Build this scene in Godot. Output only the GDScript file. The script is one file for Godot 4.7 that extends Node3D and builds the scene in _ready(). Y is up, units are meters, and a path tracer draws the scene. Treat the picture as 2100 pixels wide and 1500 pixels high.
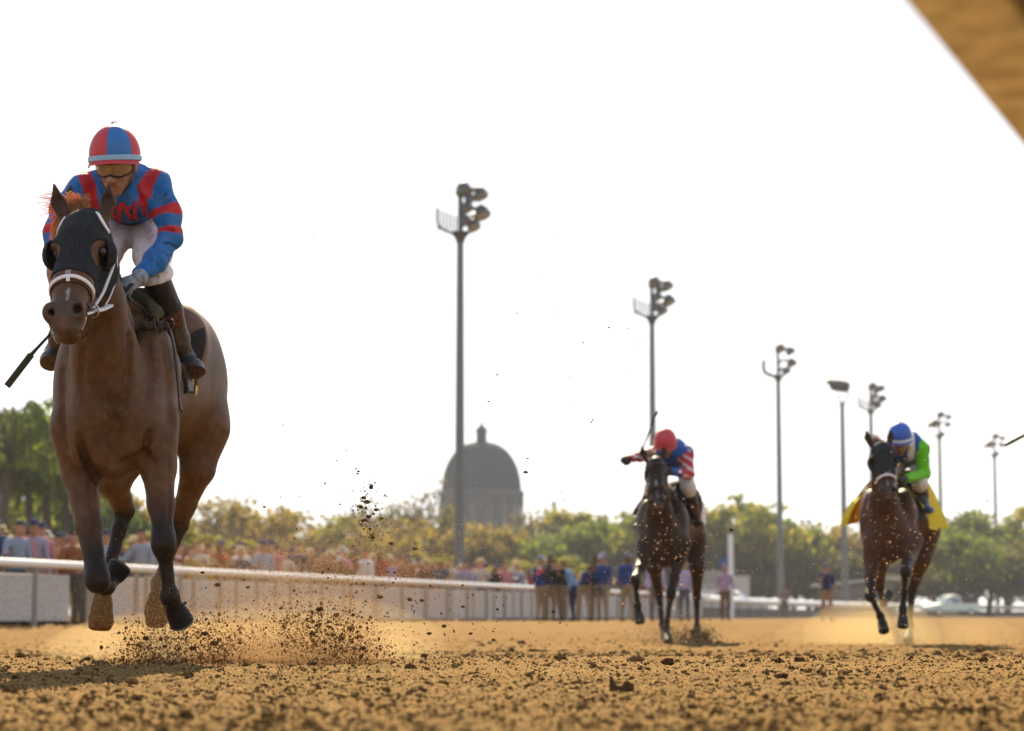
extends Node3D
# A finish straight seen from under the inner rail: three racehorses gallop towards the camera, backlit.
# World: metres, y up, the camera looks along -z from 0.225 m above the track.

const EYE := 0.225
const FOCAL := 4800.0            # in pixels of a 2100 x 1500 picture
const PITCH := 0.10627           # the horizon stands 512 of those pixels below the middle

var M := {}                      # materials
var taken := {}                  # names in use


func _ready():
	var cam := Camera3D.new()
	cam.name = "camera"
	cam.position = Vector3(0, EYE, 0)
	cam.rotation.x = PITCH
	cam.fov = rad_to_deg(2.0 * atan(750.0 / FOCAL))
	cam.near = 0.1
	cam.far = 3000.0
	var lens := CameraAttributesPhysical.new()
	lens.frustum_focal_length = 200.0
	lens.exposure_aperture = 9.0
	lens.frustum_focus_distance = 9.7
	cam.attributes = lens
	cam.current = true
	add_child(cam)
	cam.fov = rad_to_deg(2.0 * atan(750.0 / FOCAL))

	var env := Environment.new()
	env.background_mode = Environment.BG_SKY
	env.tonemap_mode = Environment.TONE_MAPPER_LINEAR
	env.tonemap_exposure = 3.3
	env.sdfgi_enabled = true
	env.ssao_enabled = true
	env.ssil_enabled = true
	var sm := ProceduralSkyMaterial.new()
	sm.sky_top_color = Color(0.50, 0.61, 0.80)
	sm.sky_horizon_color = Color(0.97, 0.965, 0.95)
	sm.sky_curve = 0.55
	sm.ground_bottom_color = Color(0.45, 0.38, 0.28)
	sm.ground_horizon_color = Color(0.80, 0.76, 0.70)
	sm.sun_angle_max = 1.0
	var sky := Sky.new()
	sky.sky_material = sm
	env.sky = sky
	env.background_energy_multiplier = 0.5
	env.fog_enabled = true
	env.fog_density = 0.00026
	env.fog_light_color = Color(0.91, 0.93, 0.96)
	env.volumetric_fog_enabled = true       # for the dust at the hooves only
	env.volumetric_fog_density = 0.0
	var we := WorldEnvironment.new()
	we.name = "world_environment"
	we.environment = env
	add_child(we)

	var sun := DirectionalLight3D.new()
	sun.name = "sun"
	sun.light_energy = 1.6
	sun.light_color = Color(1.0, 0.91, 0.76)
	sun.light_angular_distance = 0.5
	sun.shadow_enabled = true
	var towards := Vector3(-sin(0.10) * cos(0.63), sin(0.63), -cos(0.10) * cos(0.63))
	sun.look_at_from_position(towards * 100.0, Vector3.ZERO, Vector3.UP)
	add_child(sun)

	materials()
	build_scene()


# ---------------------------------------------------------------- helpers

## The point that lies at pixel (px, py) of a 2100 x 1500 picture when it stands d metres ahead.
func P(px: float, py: float, d: float) -> Vector3:
	var v := (750.0 - py) / FOCAL
	var up := sin(PITCH) + v * cos(PITCH)
	var ahead := cos(PITCH) - v * sin(PITCH)
	return Vector3((px - 1050.0) / FOCAL / ahead * d, EYE + up / ahead * d, -d)


func numbered(called: String) -> String:
	taken[called] = taken.get(called, 0) + 1
	return called if taken[called] == 1 else "%s_%03d" % [called, taken[called] - 1]


func tag(o: Node, label: String, category: String, group := "", kind := "") -> Node:
	if label != "":
		o.set_meta("label", label)
	if category != "":
		o.set_meta("category", category)
	if group != "":
		o.set_meta("group", group)
	if kind != "":
		o.set_meta("kind", kind)
	return o


## A Node3D at a thing's base; its children are its parts.
func thing(called: String, label: String, category: String, at := Vector3.ZERO, group := "") -> Node3D:
	var o := Node3D.new()
	o.name = numbered(called)
	o.position = at
	add_child(o)
	tag(o, label, category, group)
	return o


## One named mesh; parts keep the thing's own axes, so their vertices are given in world places less the thing's.
func obj(called: String, m: Mesh, mat: Material, parent: Node = null) -> MeshInstance3D:
	var o := MeshInstance3D.new()
	o.mesh = m
	o.material_override = mat
	if parent == null:
		o.name = numbered(called)
		add_child(o)
	else:
		o.name = called
		parent.add_child(o, true)
	return o


func lin(r: float, g: float, b: float) -> Color:
	return Color(r, g, b).linear_to_srgb()


func noise_tex(freq: float, octaves: int, ramp: Array, size := 512, kind := FastNoiseLite.TYPE_SIMPLEX_SMOOTH, sd := 1) -> NoiseTexture2D:
	var n := FastNoiseLite.new()
	n.seed = sd
	n.noise_type = kind
	n.frequency = freq
	n.fractal_octaves = octaves
	var t := NoiseTexture2D.new()
	t.width = size
	t.height = size
	t.seamless = true
	t.noise = n
	if ramp.size():
		var g := Gradient.new()
		var offs := PackedFloat32Array()
		var cols := PackedColorArray()
		for r in ramp:
			offs.append(r[0])
			cols.append(r[1])
		g.offsets = offs
		g.colors = cols
		t.color_ramp = g
	return t


func mat(called: String, c: Color, rough := 0.8, metal := 0.0) -> StandardMaterial3D:
	var m := StandardMaterial3D.new()
	m.resource_name = called
	m.albedo_color = c
	m.roughness = rough
	m.metallic = metal
	M[called] = m
	return m


func tinted(called: String, rough := 0.8) -> StandardMaterial3D:
	var m := mat(called, Color.WHITE, rough)
	m.vertex_color_use_as_albedo = true
	return m


func grained(m: StandardMaterial3D, t: Texture2D, scale: float, height := 0.0, bump: Texture2D = null) -> StandardMaterial3D:
	m.albedo_texture = t
	m.uv1_triplanar = true
	m.uv1_world_triplanar = true
	m.uv1_scale = Vector3.ONE * scale
	if height != 0.0:
		m.heightmap_enabled = true
		m.heightmap_texture = bump if bump else t
		m.heightmap_scale = height
	return m


class Builder:
	## Collects triangles; every face gets its own corners unless smooth normals are given.
	var v := PackedVector3Array()
	var n := PackedVector3Array()
	var c := PackedColorArray()
	var uv := PackedVector2Array()
	var ix := PackedInt32Array()
	var color := Color.WHITE
	var off := Vector3.ZERO

	func point(p: Vector3, normal: Vector3, t := Vector2.ZERO) -> int:
		v.append(p - off)
		n.append(normal)
		c.append(color)
		uv.append(t)
		return v.size() - 1

	func tri(a: int, b: int, d: int):
		ix.append(a)
		ix.append(b)
		ix.append(d)

	func face(pts: Array):
		var nn: Vector3 = (pts[2] - pts[0]).cross(pts[1] - pts[0])
		nn = nn.normalized() if nn.length() > 1e-12 else Vector3.UP
		var base := v.size()
		for p in pts:
			point(p, nn)
		for k in range(1, pts.size() - 1):
			tri(base, base + k, base + k + 1)

	func box(mid: Vector3, size: Vector3, b := Basis.IDENTITY, chamfer := 0.0):
		var h := size / 2.0
		var s := func(x, y, z): return mid + b * Vector3(x, y, z)
		if chamfer <= 0.0:
			for ax in 3:
				for sg in [-1.0, 1.0]:
					var u := (ax + 1) % 3
					var w := (ax + 2) % 3
					var q := []
					for k in [[-1, -1], [1, -1], [1, 1], [-1, 1]]:
						var p := Vector3.ZERO
						p[ax] = sg * h[ax]
						p[u] = k[0] * h[u]
						p[w] = k[1] * h[w]
						q.append(mid + b * p)
					if sg > 0:
						q.reverse()
					face(q)
			return
		var ch := minf(chamfer, minf(h.x, minf(h.y, h.z)) * 0.95)
		for ax in 3:
			var u := (ax + 1) % 3
			var w := (ax + 2) % 3
			for sg in [-1.0, 1.0]:
				var q := []
				for k in [[-1, -1], [1, -1], [1, 1], [-1, 1]]:
					var p := Vector3.ZERO
					p[ax] = sg * h[ax]
					p[u] = k[0] * (h[u] - ch)
					p[w] = k[1] * (h[w] - ch)
					q.append(mid + b * p)
				if sg > 0:
					q.reverse()
				face(q)
			for su in [-1.0, 1.0]:
				for sw in [-1.0, 1.0]:
					var q := []
					for e in [[-1, 0], [1, 0], [1, 1], [-1, 1]]:
						var p := Vector3.ZERO
						p[ax] = e[0] * (h[ax] - ch)
						p[u] = su * (h[u] - (ch if e[1] == 1 else 0.0))
						p[w] = sw * (h[w] - (0.0 if e[1] == 1 else ch))
						q.append(mid + b * p)
					if su * sw < 0:
						q.reverse()
					face(q)
		for sx in [-1.0, 1.0]:
			for sy in [-1.0, 1.0]:
				for sz in [-1.0, 1.0]:
					var q := [
						mid + b * Vector3(sx * h.x, sy * (h.y - ch), sz * (h.z - ch)),
						mid + b * Vector3(sx * (h.x - ch), sy * h.y, sz * (h.z - ch)),
						mid + b * Vector3(sx * (h.x - ch), sy * (h.y - ch), sz * h.z)]
					if sx * sy * sz > 0:
						q.reverse()
					face(q)

	## A tube along a path, with a radius at each point.
	func tube(path: PackedVector3Array, radii: PackedFloat32Array, sides := 8, caps := true, squash := 1.0):
		var first := v.size()
		var cnt := path.size()
		var side := Vector3.ZERO
		for i in cnt:
			var t: Vector3 = (path[mini(i + 1, cnt - 1)] - path[maxi(i - 1, 0)]).normalized()
			if side == Vector3.ZERO:
				side = t.cross(Vector3.UP if absf(t.y) < 0.9 else Vector3.RIGHT).normalized()
			side = (side - t * side.dot(t)).normalized()
			var other := t.cross(side)
			for k in sides + 1:
				var a := TAU * k / sides
				var dirn := side * cos(a) + other * sin(a) * squash
				point(path[i] + dirn * radii[i], (side * cos(a) * squash + other * sin(a)).normalized(), Vector2(float(k) / sides, float(i)))
		for i in cnt - 1:
			for k in sides:
				var a := first + i * (sides + 1) + k
				var b := a + sides + 1
				tri(a, b, a + 1)
				tri(a + 1, b, b + 1)
		if caps:
			for e: int in [0, cnt - 1]:
				var t: Vector3 = (path[1] - path[0]).normalized() * -1.0 if e == 0 else (path[cnt - 1] - path[cnt - 2]).normalized()
				var mid := point(path[e], t)
				for k in sides:
					var a := first + e * (sides + 1) + k
					var p := point(v[a] + off, t)
					var q := point(v[a + 1] + off, t)
					if e == 0:
						tri(mid, p, q)
					else:
						tri(mid, q, p)

	## A surface of revolution about a y axis through mid: profile of (radius, height).
	func lathe(mid: Vector3, profile: Array, sides := 16, b := Basis.IDENTITY, squash := Vector2.ONE):
		var first := v.size()
		var cnt := profile.size()
		for i in cnt:
			var p0: Vector2 = profile[maxi(i - 1, 0)]
			var p1: Vector2 = profile[mini(i + 1, cnt - 1)]
			var tn := (p1 - p0).normalized()
			for k in sides + 1:
				var a := TAU * k / sides
				var r := Vector3(cos(a), 0, sin(a))
				var q: Vector2 = profile[i]
				point(mid + b * Vector3(r.x * q.x * squash.x, q.y, r.z * q.x * squash.y), (b * (r * tn.y - Vector3.UP * tn.x)).normalized(), Vector2(float(k) / sides, float(i) / cnt))
		for i in cnt - 1:
			for k in sides:
				var a := first + i * (sides + 1) + k
				var d := a + sides + 1
				tri(a, a + 1, d)
				tri(a + 1, d + 1, d)

	## A strap: a flat band along a path, its broad side turned to the normals given.
	func strap(path: PackedVector3Array, ups: PackedVector3Array, width: float, thick: float):
		var cnt := path.size()
		var rings := []
		for i in cnt:
			var t: Vector3 = (path[mini(i + 1, cnt - 1)] - path[maxi(i - 1, 0)]).normalized()
			var up: Vector3 = (ups[i] - t * ups[i].dot(t)).normalized()
			var s := t.cross(up)
			rings.append([path[i] - s * width / 2 + up * thick * 0.3, path[i] - s * width * 0.4 + up * thick, path[i] + s * width * 0.4 + up * thick, path[i] + s * width / 2 + up * thick * 0.3, path[i] + s * width / 2 - up * thick * 0.5, path[i] - s * width / 2 - up * thick * 0.5])
		for i in cnt - 1:
			for k in 6:
				var k2 := (k + 1) % 6
				face([rings[i][k], rings[i + 1][k], rings[i + 1][k2], rings[i][k2]])
		var e: Array = rings[0].duplicate()
		e.reverse()
		face(e)
		face(rings[cnt - 1])

	func mesh() -> ArrayMesh:
		var m := ArrayMesh.new()
		if v.is_empty():
			return m
		var arr := []
		arr.resize(Mesh.ARRAY_MAX)
		arr[Mesh.ARRAY_VERTEX] = v
		arr[Mesh.ARRAY_NORMAL] = n
		arr[Mesh.ARRAY_COLOR] = c
		arr[Mesh.ARRAY_TEX_UV] = uv
		arr[Mesh.ARRAY_INDEX] = ix
		m.add_surface_from_arrays(Mesh.PRIMITIVE_TRIANGLES, arr)
		return m


## Points of a smooth curve through the given ones.
func smooth_path(pts: Array, per := 6) -> PackedVector3Array:
	var out := PackedVector3Array()
	for i in pts.size() - 1:
		var a: Vector3 = pts[maxi(i - 1, 0)]
		var b: Vector3 = pts[i]
		var c: Vector3 = pts[i + 1]
		var d: Vector3 = pts[mini(i + 2, pts.size() - 1)]
		for k in per:
			out.append(b.cubic_interpolate(c, a, d, float(k) / per))
	out.append(pts[pts.size() - 1])
	return out


func even(n: int, r: float) -> PackedFloat32Array:
	var a := PackedFloat32Array()
	a.resize(n)
	a.fill(r)
	return a


# ---------------------------------------------------------------- bodies: a smooth union of tapered capsules and ellipsoids, meshed as surface nets

class Field:
	var a := PackedVector3Array()
	var ba := PackedVector3Array()
	var ra := PackedFloat32Array()
	var dr := PackedFloat32Array()
	var il := PackedFloat32Array()
	var ck := PackedFloat32Array()
	var ec := PackedVector3Array()
	var eb: Array[Basis] = []
	var ei := PackedVector3Array()
	var ek := PackedFloat32Array()
	var n_cut := 0                      # carvings: same arrays, kept apart
	var xa := PackedVector3Array()
	var xba := PackedVector3Array()
	var xr := PackedFloat32Array()
	var xdr := PackedFloat32Array()
	var xil := PackedFloat32Array()
	var xk := PackedFloat32Array()
	var planes: Array[Plane] = []       # what lies in front of any of these is cut away
	var grow := 0.0
	var ripple: FastNoiseLite
	var ripple_by := 0.0
	var everything := [PackedInt32Array(), PackedInt32Array(), PackedInt32Array()]

	func cone(p: Vector3, q: Vector3, r0: float, r1: float, k := 0.04):
		everything[0].append(a.size())
		a.append(p)
		ba.append(q - p)
		ra.append(r0)
		dr.append(r1 - r0)
		il.append(1.0 / maxf((q - p).length_squared(), 1e-9))
		ck.append(k)

	func chain(pts: Array, radii: Array, k := 0.04):
		for i in pts.size() - 1:
			cone(pts[i], pts[i + 1], radii[i], radii[i + 1], k)

	func ell(mid: Vector3, r: Vector3, k := 0.04, turn := Basis.IDENTITY):
		everything[1].append(ec.size())
		ec.append(mid)
		eb.append(turn.inverse())
		ei.append(Vector3.ONE / r)
		ek.append(k)

	func carve(p: Vector3, q: Vector3, r0: float, r1: float, k := 0.02):
		everything[2].append(xa.size())
		xa.append(p)
		xba.append(q - p)
		xr.append(r0)
		xdr.append(r1 - r0)
		xil.append(1.0 / maxf((q - p).length_squared(), 1e-9))
		xk.append(k)

	func at(p: Vector3, of: Array) -> float:
		var d := 1e3
		for i in of[0]:
			var pa := p - a[i]
			var t := clampf(pa.dot(ba[i]) * il[i], 0.0, 1.0)
			var e := (pa - ba[i] * t).length() - ra[i] - dr[i] * t
			var h := ck[i] - absf(d - e)
			d = minf(d, e)
			if h > 0.0:
				d -= h * h * 0.25 / ck[i]
		for i in of[1]:
			var s: Vector3 = (eb[i] * (p - ec[i])) * ei[i]
			var k0 := s.length()
			var e := k0 * (k0 - 1.0) / maxf((s * ei[i]).length(), 1e-6)
			var h := ek[i] - absf(d - e)
			d = minf(d, e)
			if h > 0.0:
				d -= h * h * 0.25 / ek[i]
		d -= grow
		for i in of[2]:
			var pa := p - xa[i]
			var t := clampf(pa.dot(xba[i]) * xil[i], 0.0, 1.0)
			var e := xr[i] + xdr[i] * t - (pa - xba[i] * t).length()
			var h := xk[i] - absf(d - e)
			d = maxf(d, e)
			if h > 0.0:
				d += h * h * 0.25 / xk[i]
		return d

	func dist(p: Vector3) -> float:
		return at(p, everything)

	func normal(p: Vector3) -> Vector3:
		var h := 0.004
		return Vector3(dist(p + Vector3(h, 0, 0)) - dist(p - Vector3(h, 0, 0)), dist(p + Vector3(0, h, 0)) - dist(p - Vector3(0, h, 0)), dist(p + Vector3(0, 0, h)) - dist(p - Vector3(0, 0, h))).normalized()

	## The nearest point on the skin, moved out by lift.
	func onto(p: Vector3, lift := 0.0) -> Vector3:
		for i in 5:
			p -= normal(p) * (dist(p) - lift) * 0.9
		return p

	## Where a ray first meets the skin.
	func hit(from: Vector3, dirn: Vector3, lift := 0.0) -> Vector3:
		var p := from
		for i in 60:
			var d := dist(p) - lift
			if d < 0.0008:
				break
			p += dirn * d * 0.8
		return p

	func near(p: Vector3, reach: float, from: Array) -> Array:
		var d0 := PackedFloat32Array()
		var d1 := PackedFloat32Array()
		var least := 1e3
		for i in from[0]:
			var pa := p - a[i]
			var e := (pa - ba[i] * clampf(pa.dot(ba[i]) * il[i], 0.0, 1.0)).length() - ra[i] - dr[i] * clampf(pa.dot(ba[i]) * il[i], 0.0, 1.0)
			d0.append(e - ck[i])
			least = minf(least, e)
		for i in from[1]:
			var s: Vector3 = (eb[i] * (p - ec[i])) * ei[i]
			var k0 := s.length()
			var e := k0 * (k0 - 1.0) / maxf((s * ei[i]).length(), 1e-6)
			d1.append(e - ek[i])
			least = minf(least, e)
		var of := [PackedInt32Array(), PackedInt32Array(), PackedInt32Array(), least]
		if least > reach + 0.08 + grow:
			return of
		var most := maxf(least, -reach) + 2.0 * reach
		for i in d0.size():
			if d0[i] < most:
				of[0].append(from[0][i])
		for i in d1.size():
			if d1[i] < most:
				of[1].append(from[1][i])
		for i in from[2]:
			var pa := p - xa[i]
			var t := clampf(pa.dot(xba[i]) * xil[i], 0.0, 1.0)
			if (pa - xba[i] * t).length() - xr[i] - xdr[i] * t < reach + xk[i]:
				of[2].append(i)
		return of

	const B := 4

	## One layer of blocks of the grid: its values, and which blocks the skin may cross.
	func slab(bz: int, nb: Vector3i, lo: Vector3, cell: float) -> Array:
		var sy := nb.x * B
		var sz := nb.x * B * nb.y * B
		var g := PackedFloat32Array()
		g.resize(sz * B)
		g.fill(1.0)
		var live := PackedByteArray()
		live.resize(nb.x * nb.y)
		var half := cell * B * 0.5
		var reach := half * 1.7321 + cell
		var wide := {}
		var S := 4
		var slack := 0.3 * cell + ripple_by
		for by in nb.y:
			for bx in nb.x:
				var key := Vector2i(bx / S, by / S)
				if not wide.has(key):
					wide[key] = near(lo + Vector3((key.x + 0.5) * S, (key.y + 0.5) * S, bz + 0.5) * cell * B, half * S * 1.5 + cell, everything)
				var some: Array = wide[key]
				if some[0].size() + some[1].size() == 0:
					continue
				var mid := lo + Vector3(bx + 0.5, by + 0.5, bz + 0.5) * cell * B
				var of := near(mid, reach, some)
				if of[0].size() + of[1].size() == 0:
					continue
				var d := at(mid, of)
				var gone := false
				var cut := false
				for pl in planes:
					var far := pl.distance_to(mid)
					if far > reach:
						gone = true
					elif far > -reach:
						cut = true
				if gone or d > reach + slack:
					continue
				var start := bx * B + by * B * sy
				if d < -reach - slack and not cut:
					for z in B:
						for y in B:
							for x in B:
								g[start + x + y * sy + z * sz] = -1.0
					continue
				live[bx + by * nb.x] = 1
				for z in B:
					for y in B:
						for x in B:
							var p := lo + Vector3(bx * B + x, by * B + y, bz * B + z) * cell
							var e := at(p, of)
							if ripple_by > 0.0 and absf(e) < cell * 3.0:
								e += ripple.get_noise_3dv(p) * ripple_by
							for pl in planes:
								e = maxf(e, pl.distance_to(p))
							g[start + x + y * sy + z * sz] = e
		return [g, live]

	## into: a Builder that takes the triangles; paint(p, n) gives each point its colour.
	func fill(into: Builder, cell: float, paint: Callable, lo := Vector3.INF, hi := -Vector3.INF):
		if lo == Vector3.INF:
			for i in a.size():
				var r := maxf(ra[i], ra[i] + dr[i]) + grow
				lo = lo.min(a[i].min(a[i] + ba[i]) - Vector3.ONE * r)
				hi = hi.max(a[i].max(a[i] + ba[i]) + Vector3.ONE * r)
			for i in ec.size():
				var r2 := Vector3.ONE / ei[i]
				var r := maxf(r2.x, maxf(r2.y, r2.z)) + grow
				lo = lo.min(ec[i] - Vector3.ONE * r)
				hi = hi.max(ec[i] + Vector3.ONE * r)
			lo -= Vector3.ONE * (cell * 2 + 0.015)
			hi += Vector3.ONE * (cell * 2 + 0.015)
		var nb := Vector3i(((hi - lo) / (cell * B)).ceil())
		var nx := nb.x * B
		var ny := nb.y * B
		var nz := nb.z * B
		var sy := nx
		var sz := nx * ny
		var slabs := []
		for bz in nb.z:
			slabs.append(slab(bz, nb, lo, cell))
		var g := PackedFloat32Array()
		var live := PackedByteArray()
		for s in slabs:
			g.append_array(s[0])
			live.append_array(s[1])
		var at_cell := {}
		var base := into.v.size()
		for bz in nb.z:
			for by in nb.y:
				for bx in nb.x:
					if live[bx + by * nb.x + bz * nb.x * nb.y] == 0:
						var any := false
						for s in [Vector3i(1, 0, 0), Vector3i(0, 1, 0), Vector3i(0, 0, 1), Vector3i(1, 1, 0), Vector3i(1, 0, 1), Vector3i(0, 1, 1), Vector3i(1, 1, 1)]:
							var q: Vector3i = Vector3i(bx, by, bz) + s
							if q.x < nb.x and q.y < nb.y and q.z < nb.z and live[q.x + q.y * nb.x + q.z * nb.x * nb.y] == 1:
								any = true
								break
						if not any:
							continue
					for z in range(bz * B, mini(bz * B + B, nz - 1)):
						for y in range(by * B, mini(by * B + B, ny - 1)):
							for x in range(bx * B, mini(bx * B + B, nx - 1)):
								var i := x + y * sy + z * sz
								var v0 := g[i]
								var v1 := g[i + 1]
								var v2 := g[i + sy]
								var v3 := g[i + sy + 1]
								var v4 := g[i + sz]
								var v5 := g[i + sz + 1]
								var v6 := g[i + sz + sy]
								var v7 := g[i + sz + sy + 1]
								var inside := int(v0 < 0) + int(v1 < 0) + int(v2 < 0) + int(v3 < 0) + int(v4 < 0) + int(v5 < 0) + int(v6 < 0) + int(v7 < 0)
								if inside == 0 or inside == 8:
									continue
								var sum := Vector3.ZERO
								var cnt := 0
								if (v0 < 0) != (v1 < 0):
									sum += Vector3(v0 / (v0 - v1), 0, 0); cnt += 1
								if (v2 < 0) != (v3 < 0):
									sum += Vector3(v2 / (v2 - v3), 1, 0); cnt += 1
								if (v4 < 0) != (v5 < 0):
									sum += Vector3(v4 / (v4 - v5), 0, 1); cnt += 1
								if (v6 < 0) != (v7 < 0):
									sum += Vector3(v6 / (v6 - v7), 1, 1); cnt += 1
								if (v0 < 0) != (v2 < 0):
									sum += Vector3(0, v0 / (v0 - v2), 0); cnt += 1
								if (v1 < 0) != (v3 < 0):
									sum += Vector3(1, v1 / (v1 - v3), 0); cnt += 1
								if (v4 < 0) != (v6 < 0):
									sum += Vector3(0, v4 / (v4 - v6), 1); cnt += 1
								if (v5 < 0) != (v7 < 0):
									sum += Vector3(1, v5 / (v5 - v7), 1); cnt += 1
								if (v0 < 0) != (v4 < 0):
									sum += Vector3(0, 0, v0 / (v0 - v4)); cnt += 1
								if (v1 < 0) != (v5 < 0):
									sum += Vector3(1, 0, v1 / (v1 - v5)); cnt += 1
								if (v2 < 0) != (v6 < 0):
									sum += Vector3(0, 1, v2 / (v2 - v6)); cnt += 1
								if (v3 < 0) != (v7 < 0):
									sum += Vector3(1, 1, v3 / (v3 - v7)); cnt += 1
								var nn := Vector3(v1 + v3 + v5 + v7 - v0 - v2 - v4 - v6, v2 + v3 + v6 + v7 - v0 - v1 - v4 - v5, v4 + v5 + v6 + v7 - v0 - v1 - v2 - v3).normalized()
								var p := lo + (Vector3(x, y, z) + sum / cnt) * cell
								into.color = paint.call(p, nn)
								at_cell[i] = into.point(p, nn)
		for i in at_cell:
			# the three edges that leave this cell's lowest corner
			var x: int = i % nx
			var y: int = (i / nx) % ny
			var z: int = i / sz
			var here := g[i] < 0.0
			if y > 0 and z > 0 and here != (g[i + 1] < 0.0):
				quad(into, at_cell, i, i - sy, i - sy - sz, i - sz, here)
			if x > 0 and z > 0 and here != (g[i + sy] < 0.0):
				quad(into, at_cell, i, i - sz, i - sz - 1, i - 1, here)
			if x > 0 and y > 0 and here != (g[i + sz] < 0.0):
				quad(into, at_cell, i, i - 1, i - 1 - sy, i - sy, here)

	func quad(into: Builder, at_cell: Dictionary, i: int, j: int, k: int, l: int, flip: bool):
		if not (at_cell.has(j) and at_cell.has(k) and at_cell.has(l)):
			return
		var p: int = at_cell[i]
		var q: int = at_cell[j]
		var r: int = at_cell[k]
		var s: int = at_cell[l]
		if flip:
			into.tri(p, r, q)
			into.tri(p, s, r)
		else:
			into.tri(p, q, r)
			into.tri(p, r, s)


# ---------------------------------------------------------------- materials

func materials():
	var soft_grain := noise_tex(0.09, 4, [[0.0, Color(0.62, 0.62, 0.62)], [0.5, Color(0.86, 0.86, 0.86)], [1.0, Color(1, 1, 1)]], 512, FastNoiseLite.TYPE_SIMPLEX_SMOOTH, 3)
	var fine := noise_tex(0.22, 3, [[0.0, Color(0.5, 0.5, 0.5)], [0.45, Color(0.85, 0.85, 0.85)], [1.0, Color(1, 1, 1)]], 512, FastNoiseLite.TYPE_SIMPLEX, 5)
	var coat_grain := noise_tex(0.16, 3, [[0.0, Color(0.58, 0.56, 0.54)], [0.5, Color(0.78, 0.78, 0.78)], [0.78, Color(0.88, 0.87, 0.86)], [0.86, Color(1, 0.98, 0.95)], [1.0, Color(1, 1, 1)]], 1024, FastNoiseLite.TYPE_SIMPLEX, 7)
	var specks := noise_tex(0.12, 2, [[0.0, Color(0.1, 0.11, 0.115)], [0.66, Color(0.13, 0.135, 0.14)], [0.78, Color(0.24, 0.235, 0.22)], [0.9, Color(0.45, 0.42, 0.37)], [1.0, Color(0.8, 0.75, 0.65)]], 1024, FastNoiseLite.TYPE_SIMPLEX, 11)
	var cloth := noise_tex(0.3, 2, [[0.0, Color(0.72, 0.72, 0.72)], [0.5, Color(0.93, 0.93, 0.93)], [1.0, Color(1, 1, 1)]], 512, FastNoiseLite.TYPE_SIMPLEX, 13)
	var dirty := noise_tex(0.035, 5, [[0.0, Color(0.45, 0.38, 0.3)], [0.32, Color(0.7, 0.64, 0.56)], [0.5, Color(0.96, 0.95, 0.93)], [1.0, Color(1, 1, 1)]], 512, FastNoiseLite.TYPE_SIMPLEX_SMOOTH, 17)
	var folds := noise_tex(0.008, 3, [], 512, FastNoiseLite.TYPE_SIMPLEX_SMOOTH, 19)
	(folds.noise as FastNoiseLite).fractal_type = FastNoiseLite.FRACTAL_RIDGED
	(folds.noise as FastNoiseLite).domain_warp_enabled = true
	(folds.noise as FastNoiseLite).domain_warp_amplitude = 40.0
	M["t_soft"] = soft_grain
	M["t_fine"] = fine

	var coat := grained(tinted("coat", 0.5), coat_grain, 1.9, 0.14)
	coat.uv1_scale = Vector3(4.6, 1.5, 4.6)
	var hood := grained(mat("hood_cloth", Color(0.86, 0.88, 0.92), 0.95), specks, 1.1, 0.25)
	var silk := grained(tinted("silk", 0.62), cloth, 1.6, 1.1, folds)
	grained(tinted("breeches_cloth", 0.85), cloth, 1.4, 1.0, folds)
	grained(tinted("skin", 0.55), soft_grain, 4.0, 0.05)
	grained(tinted("boot_leather", 0.42), dirty, 3.2, 0.35, folds)
	grained(tinted("glove_cloth", 0.85), soft_grain, 5.0, 0.15)
	grained(mat("white_strap", lin(0.86, 0.82, 0.80), 0.6), soft_grain, 9.0, 0.1)
	grained(mat("brown_strap", lin(0.06, 0.035, 0.02), 0.5), soft_grain, 9.0, 0.1)
	grained(mat("black_strap", lin(0.015, 0.015, 0.016), 0.45), soft_grain, 9.0, 0.1)
	grained(mat("olive_cloth", lin(0.10, 0.11, 0.065), 0.85), soft_grain, 3.0, 0.3)
	grained(mat("saddle_cloth", lin(0.02, 0.02, 0.021), 0.85), soft_grain, 5.0, 0.3)
	mat("gold_thread", lin(0.75, 0.5, 0.06), 0.6)
	grained(mat("whip_leather", lin(0.05, 0.055, 0.03), 0.6), soft_grain, 8.0, 0.1)
	mat("steel", lin(0.45, 0.44, 0.42), 0.3, 1.0)
	mat("eye", lin(0.008, 0.005, 0.004), 0.05)
	grained(tinted("hoof_horn", 0.6), soft_grain, 9.0, 0.2)
	var hair := tinted("hair_strand", 0.5)
	hair.backlight_enabled = true
	hair.backlight = Color(1.0, 0.8, 0.6)
	var lens := mat("goggle_lens", Color(0.55, 0.42, 0.26, 0.45), 0.08)
	lens.transparency = BaseMaterial3D.TRANSPARENCY_ALPHA
	grained(tinted("helmet_cloth", 0.6), cloth, 3.5, 0.12)
	tinted("plain_tint", 0.8)
	mat("black_plastic", lin(0.012, 0.012, 0.013), 0.4)

	grained(tinted("dirt_coat", 0.97), soft_grain, 12.0, 0.4)
	for k in ["coat", "hood_cloth", "brown_strap", "black_strap", "saddle_cloth", "silk", "breeches_cloth", "glove_cloth", "hoof_horn", "whip_leather", "black_plastic", "olive_cloth"]:
		M[k].metallic_specular = 0.28
	M.coat.metallic_specular = 0.26
	M.boot_leather.metallic_specular = 0.32
	var dirt_fine := noise_tex(0.05, 5, [[0.0, Color(0.55, 0.5, 0.45)], [0.4, Color(0.85, 0.83, 0.8)], [0.6, Color(0.95, 0.94, 0.92)], [1.0, Color(1, 1, 1)]], 1024, FastNoiseLite.TYPE_SIMPLEX_SMOOTH, 23)
	grained(tinted("dirt", 0.97), dirt_fine, 1.3, 0.6)
	grained(tinted("clod", 0.97), dirt_fine, 7.0, 0.4)
	var wall := grained(mat("panel_white", lin(0.47, 0.46, 0.45), 0.7), soft_grain, 0.25)
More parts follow.
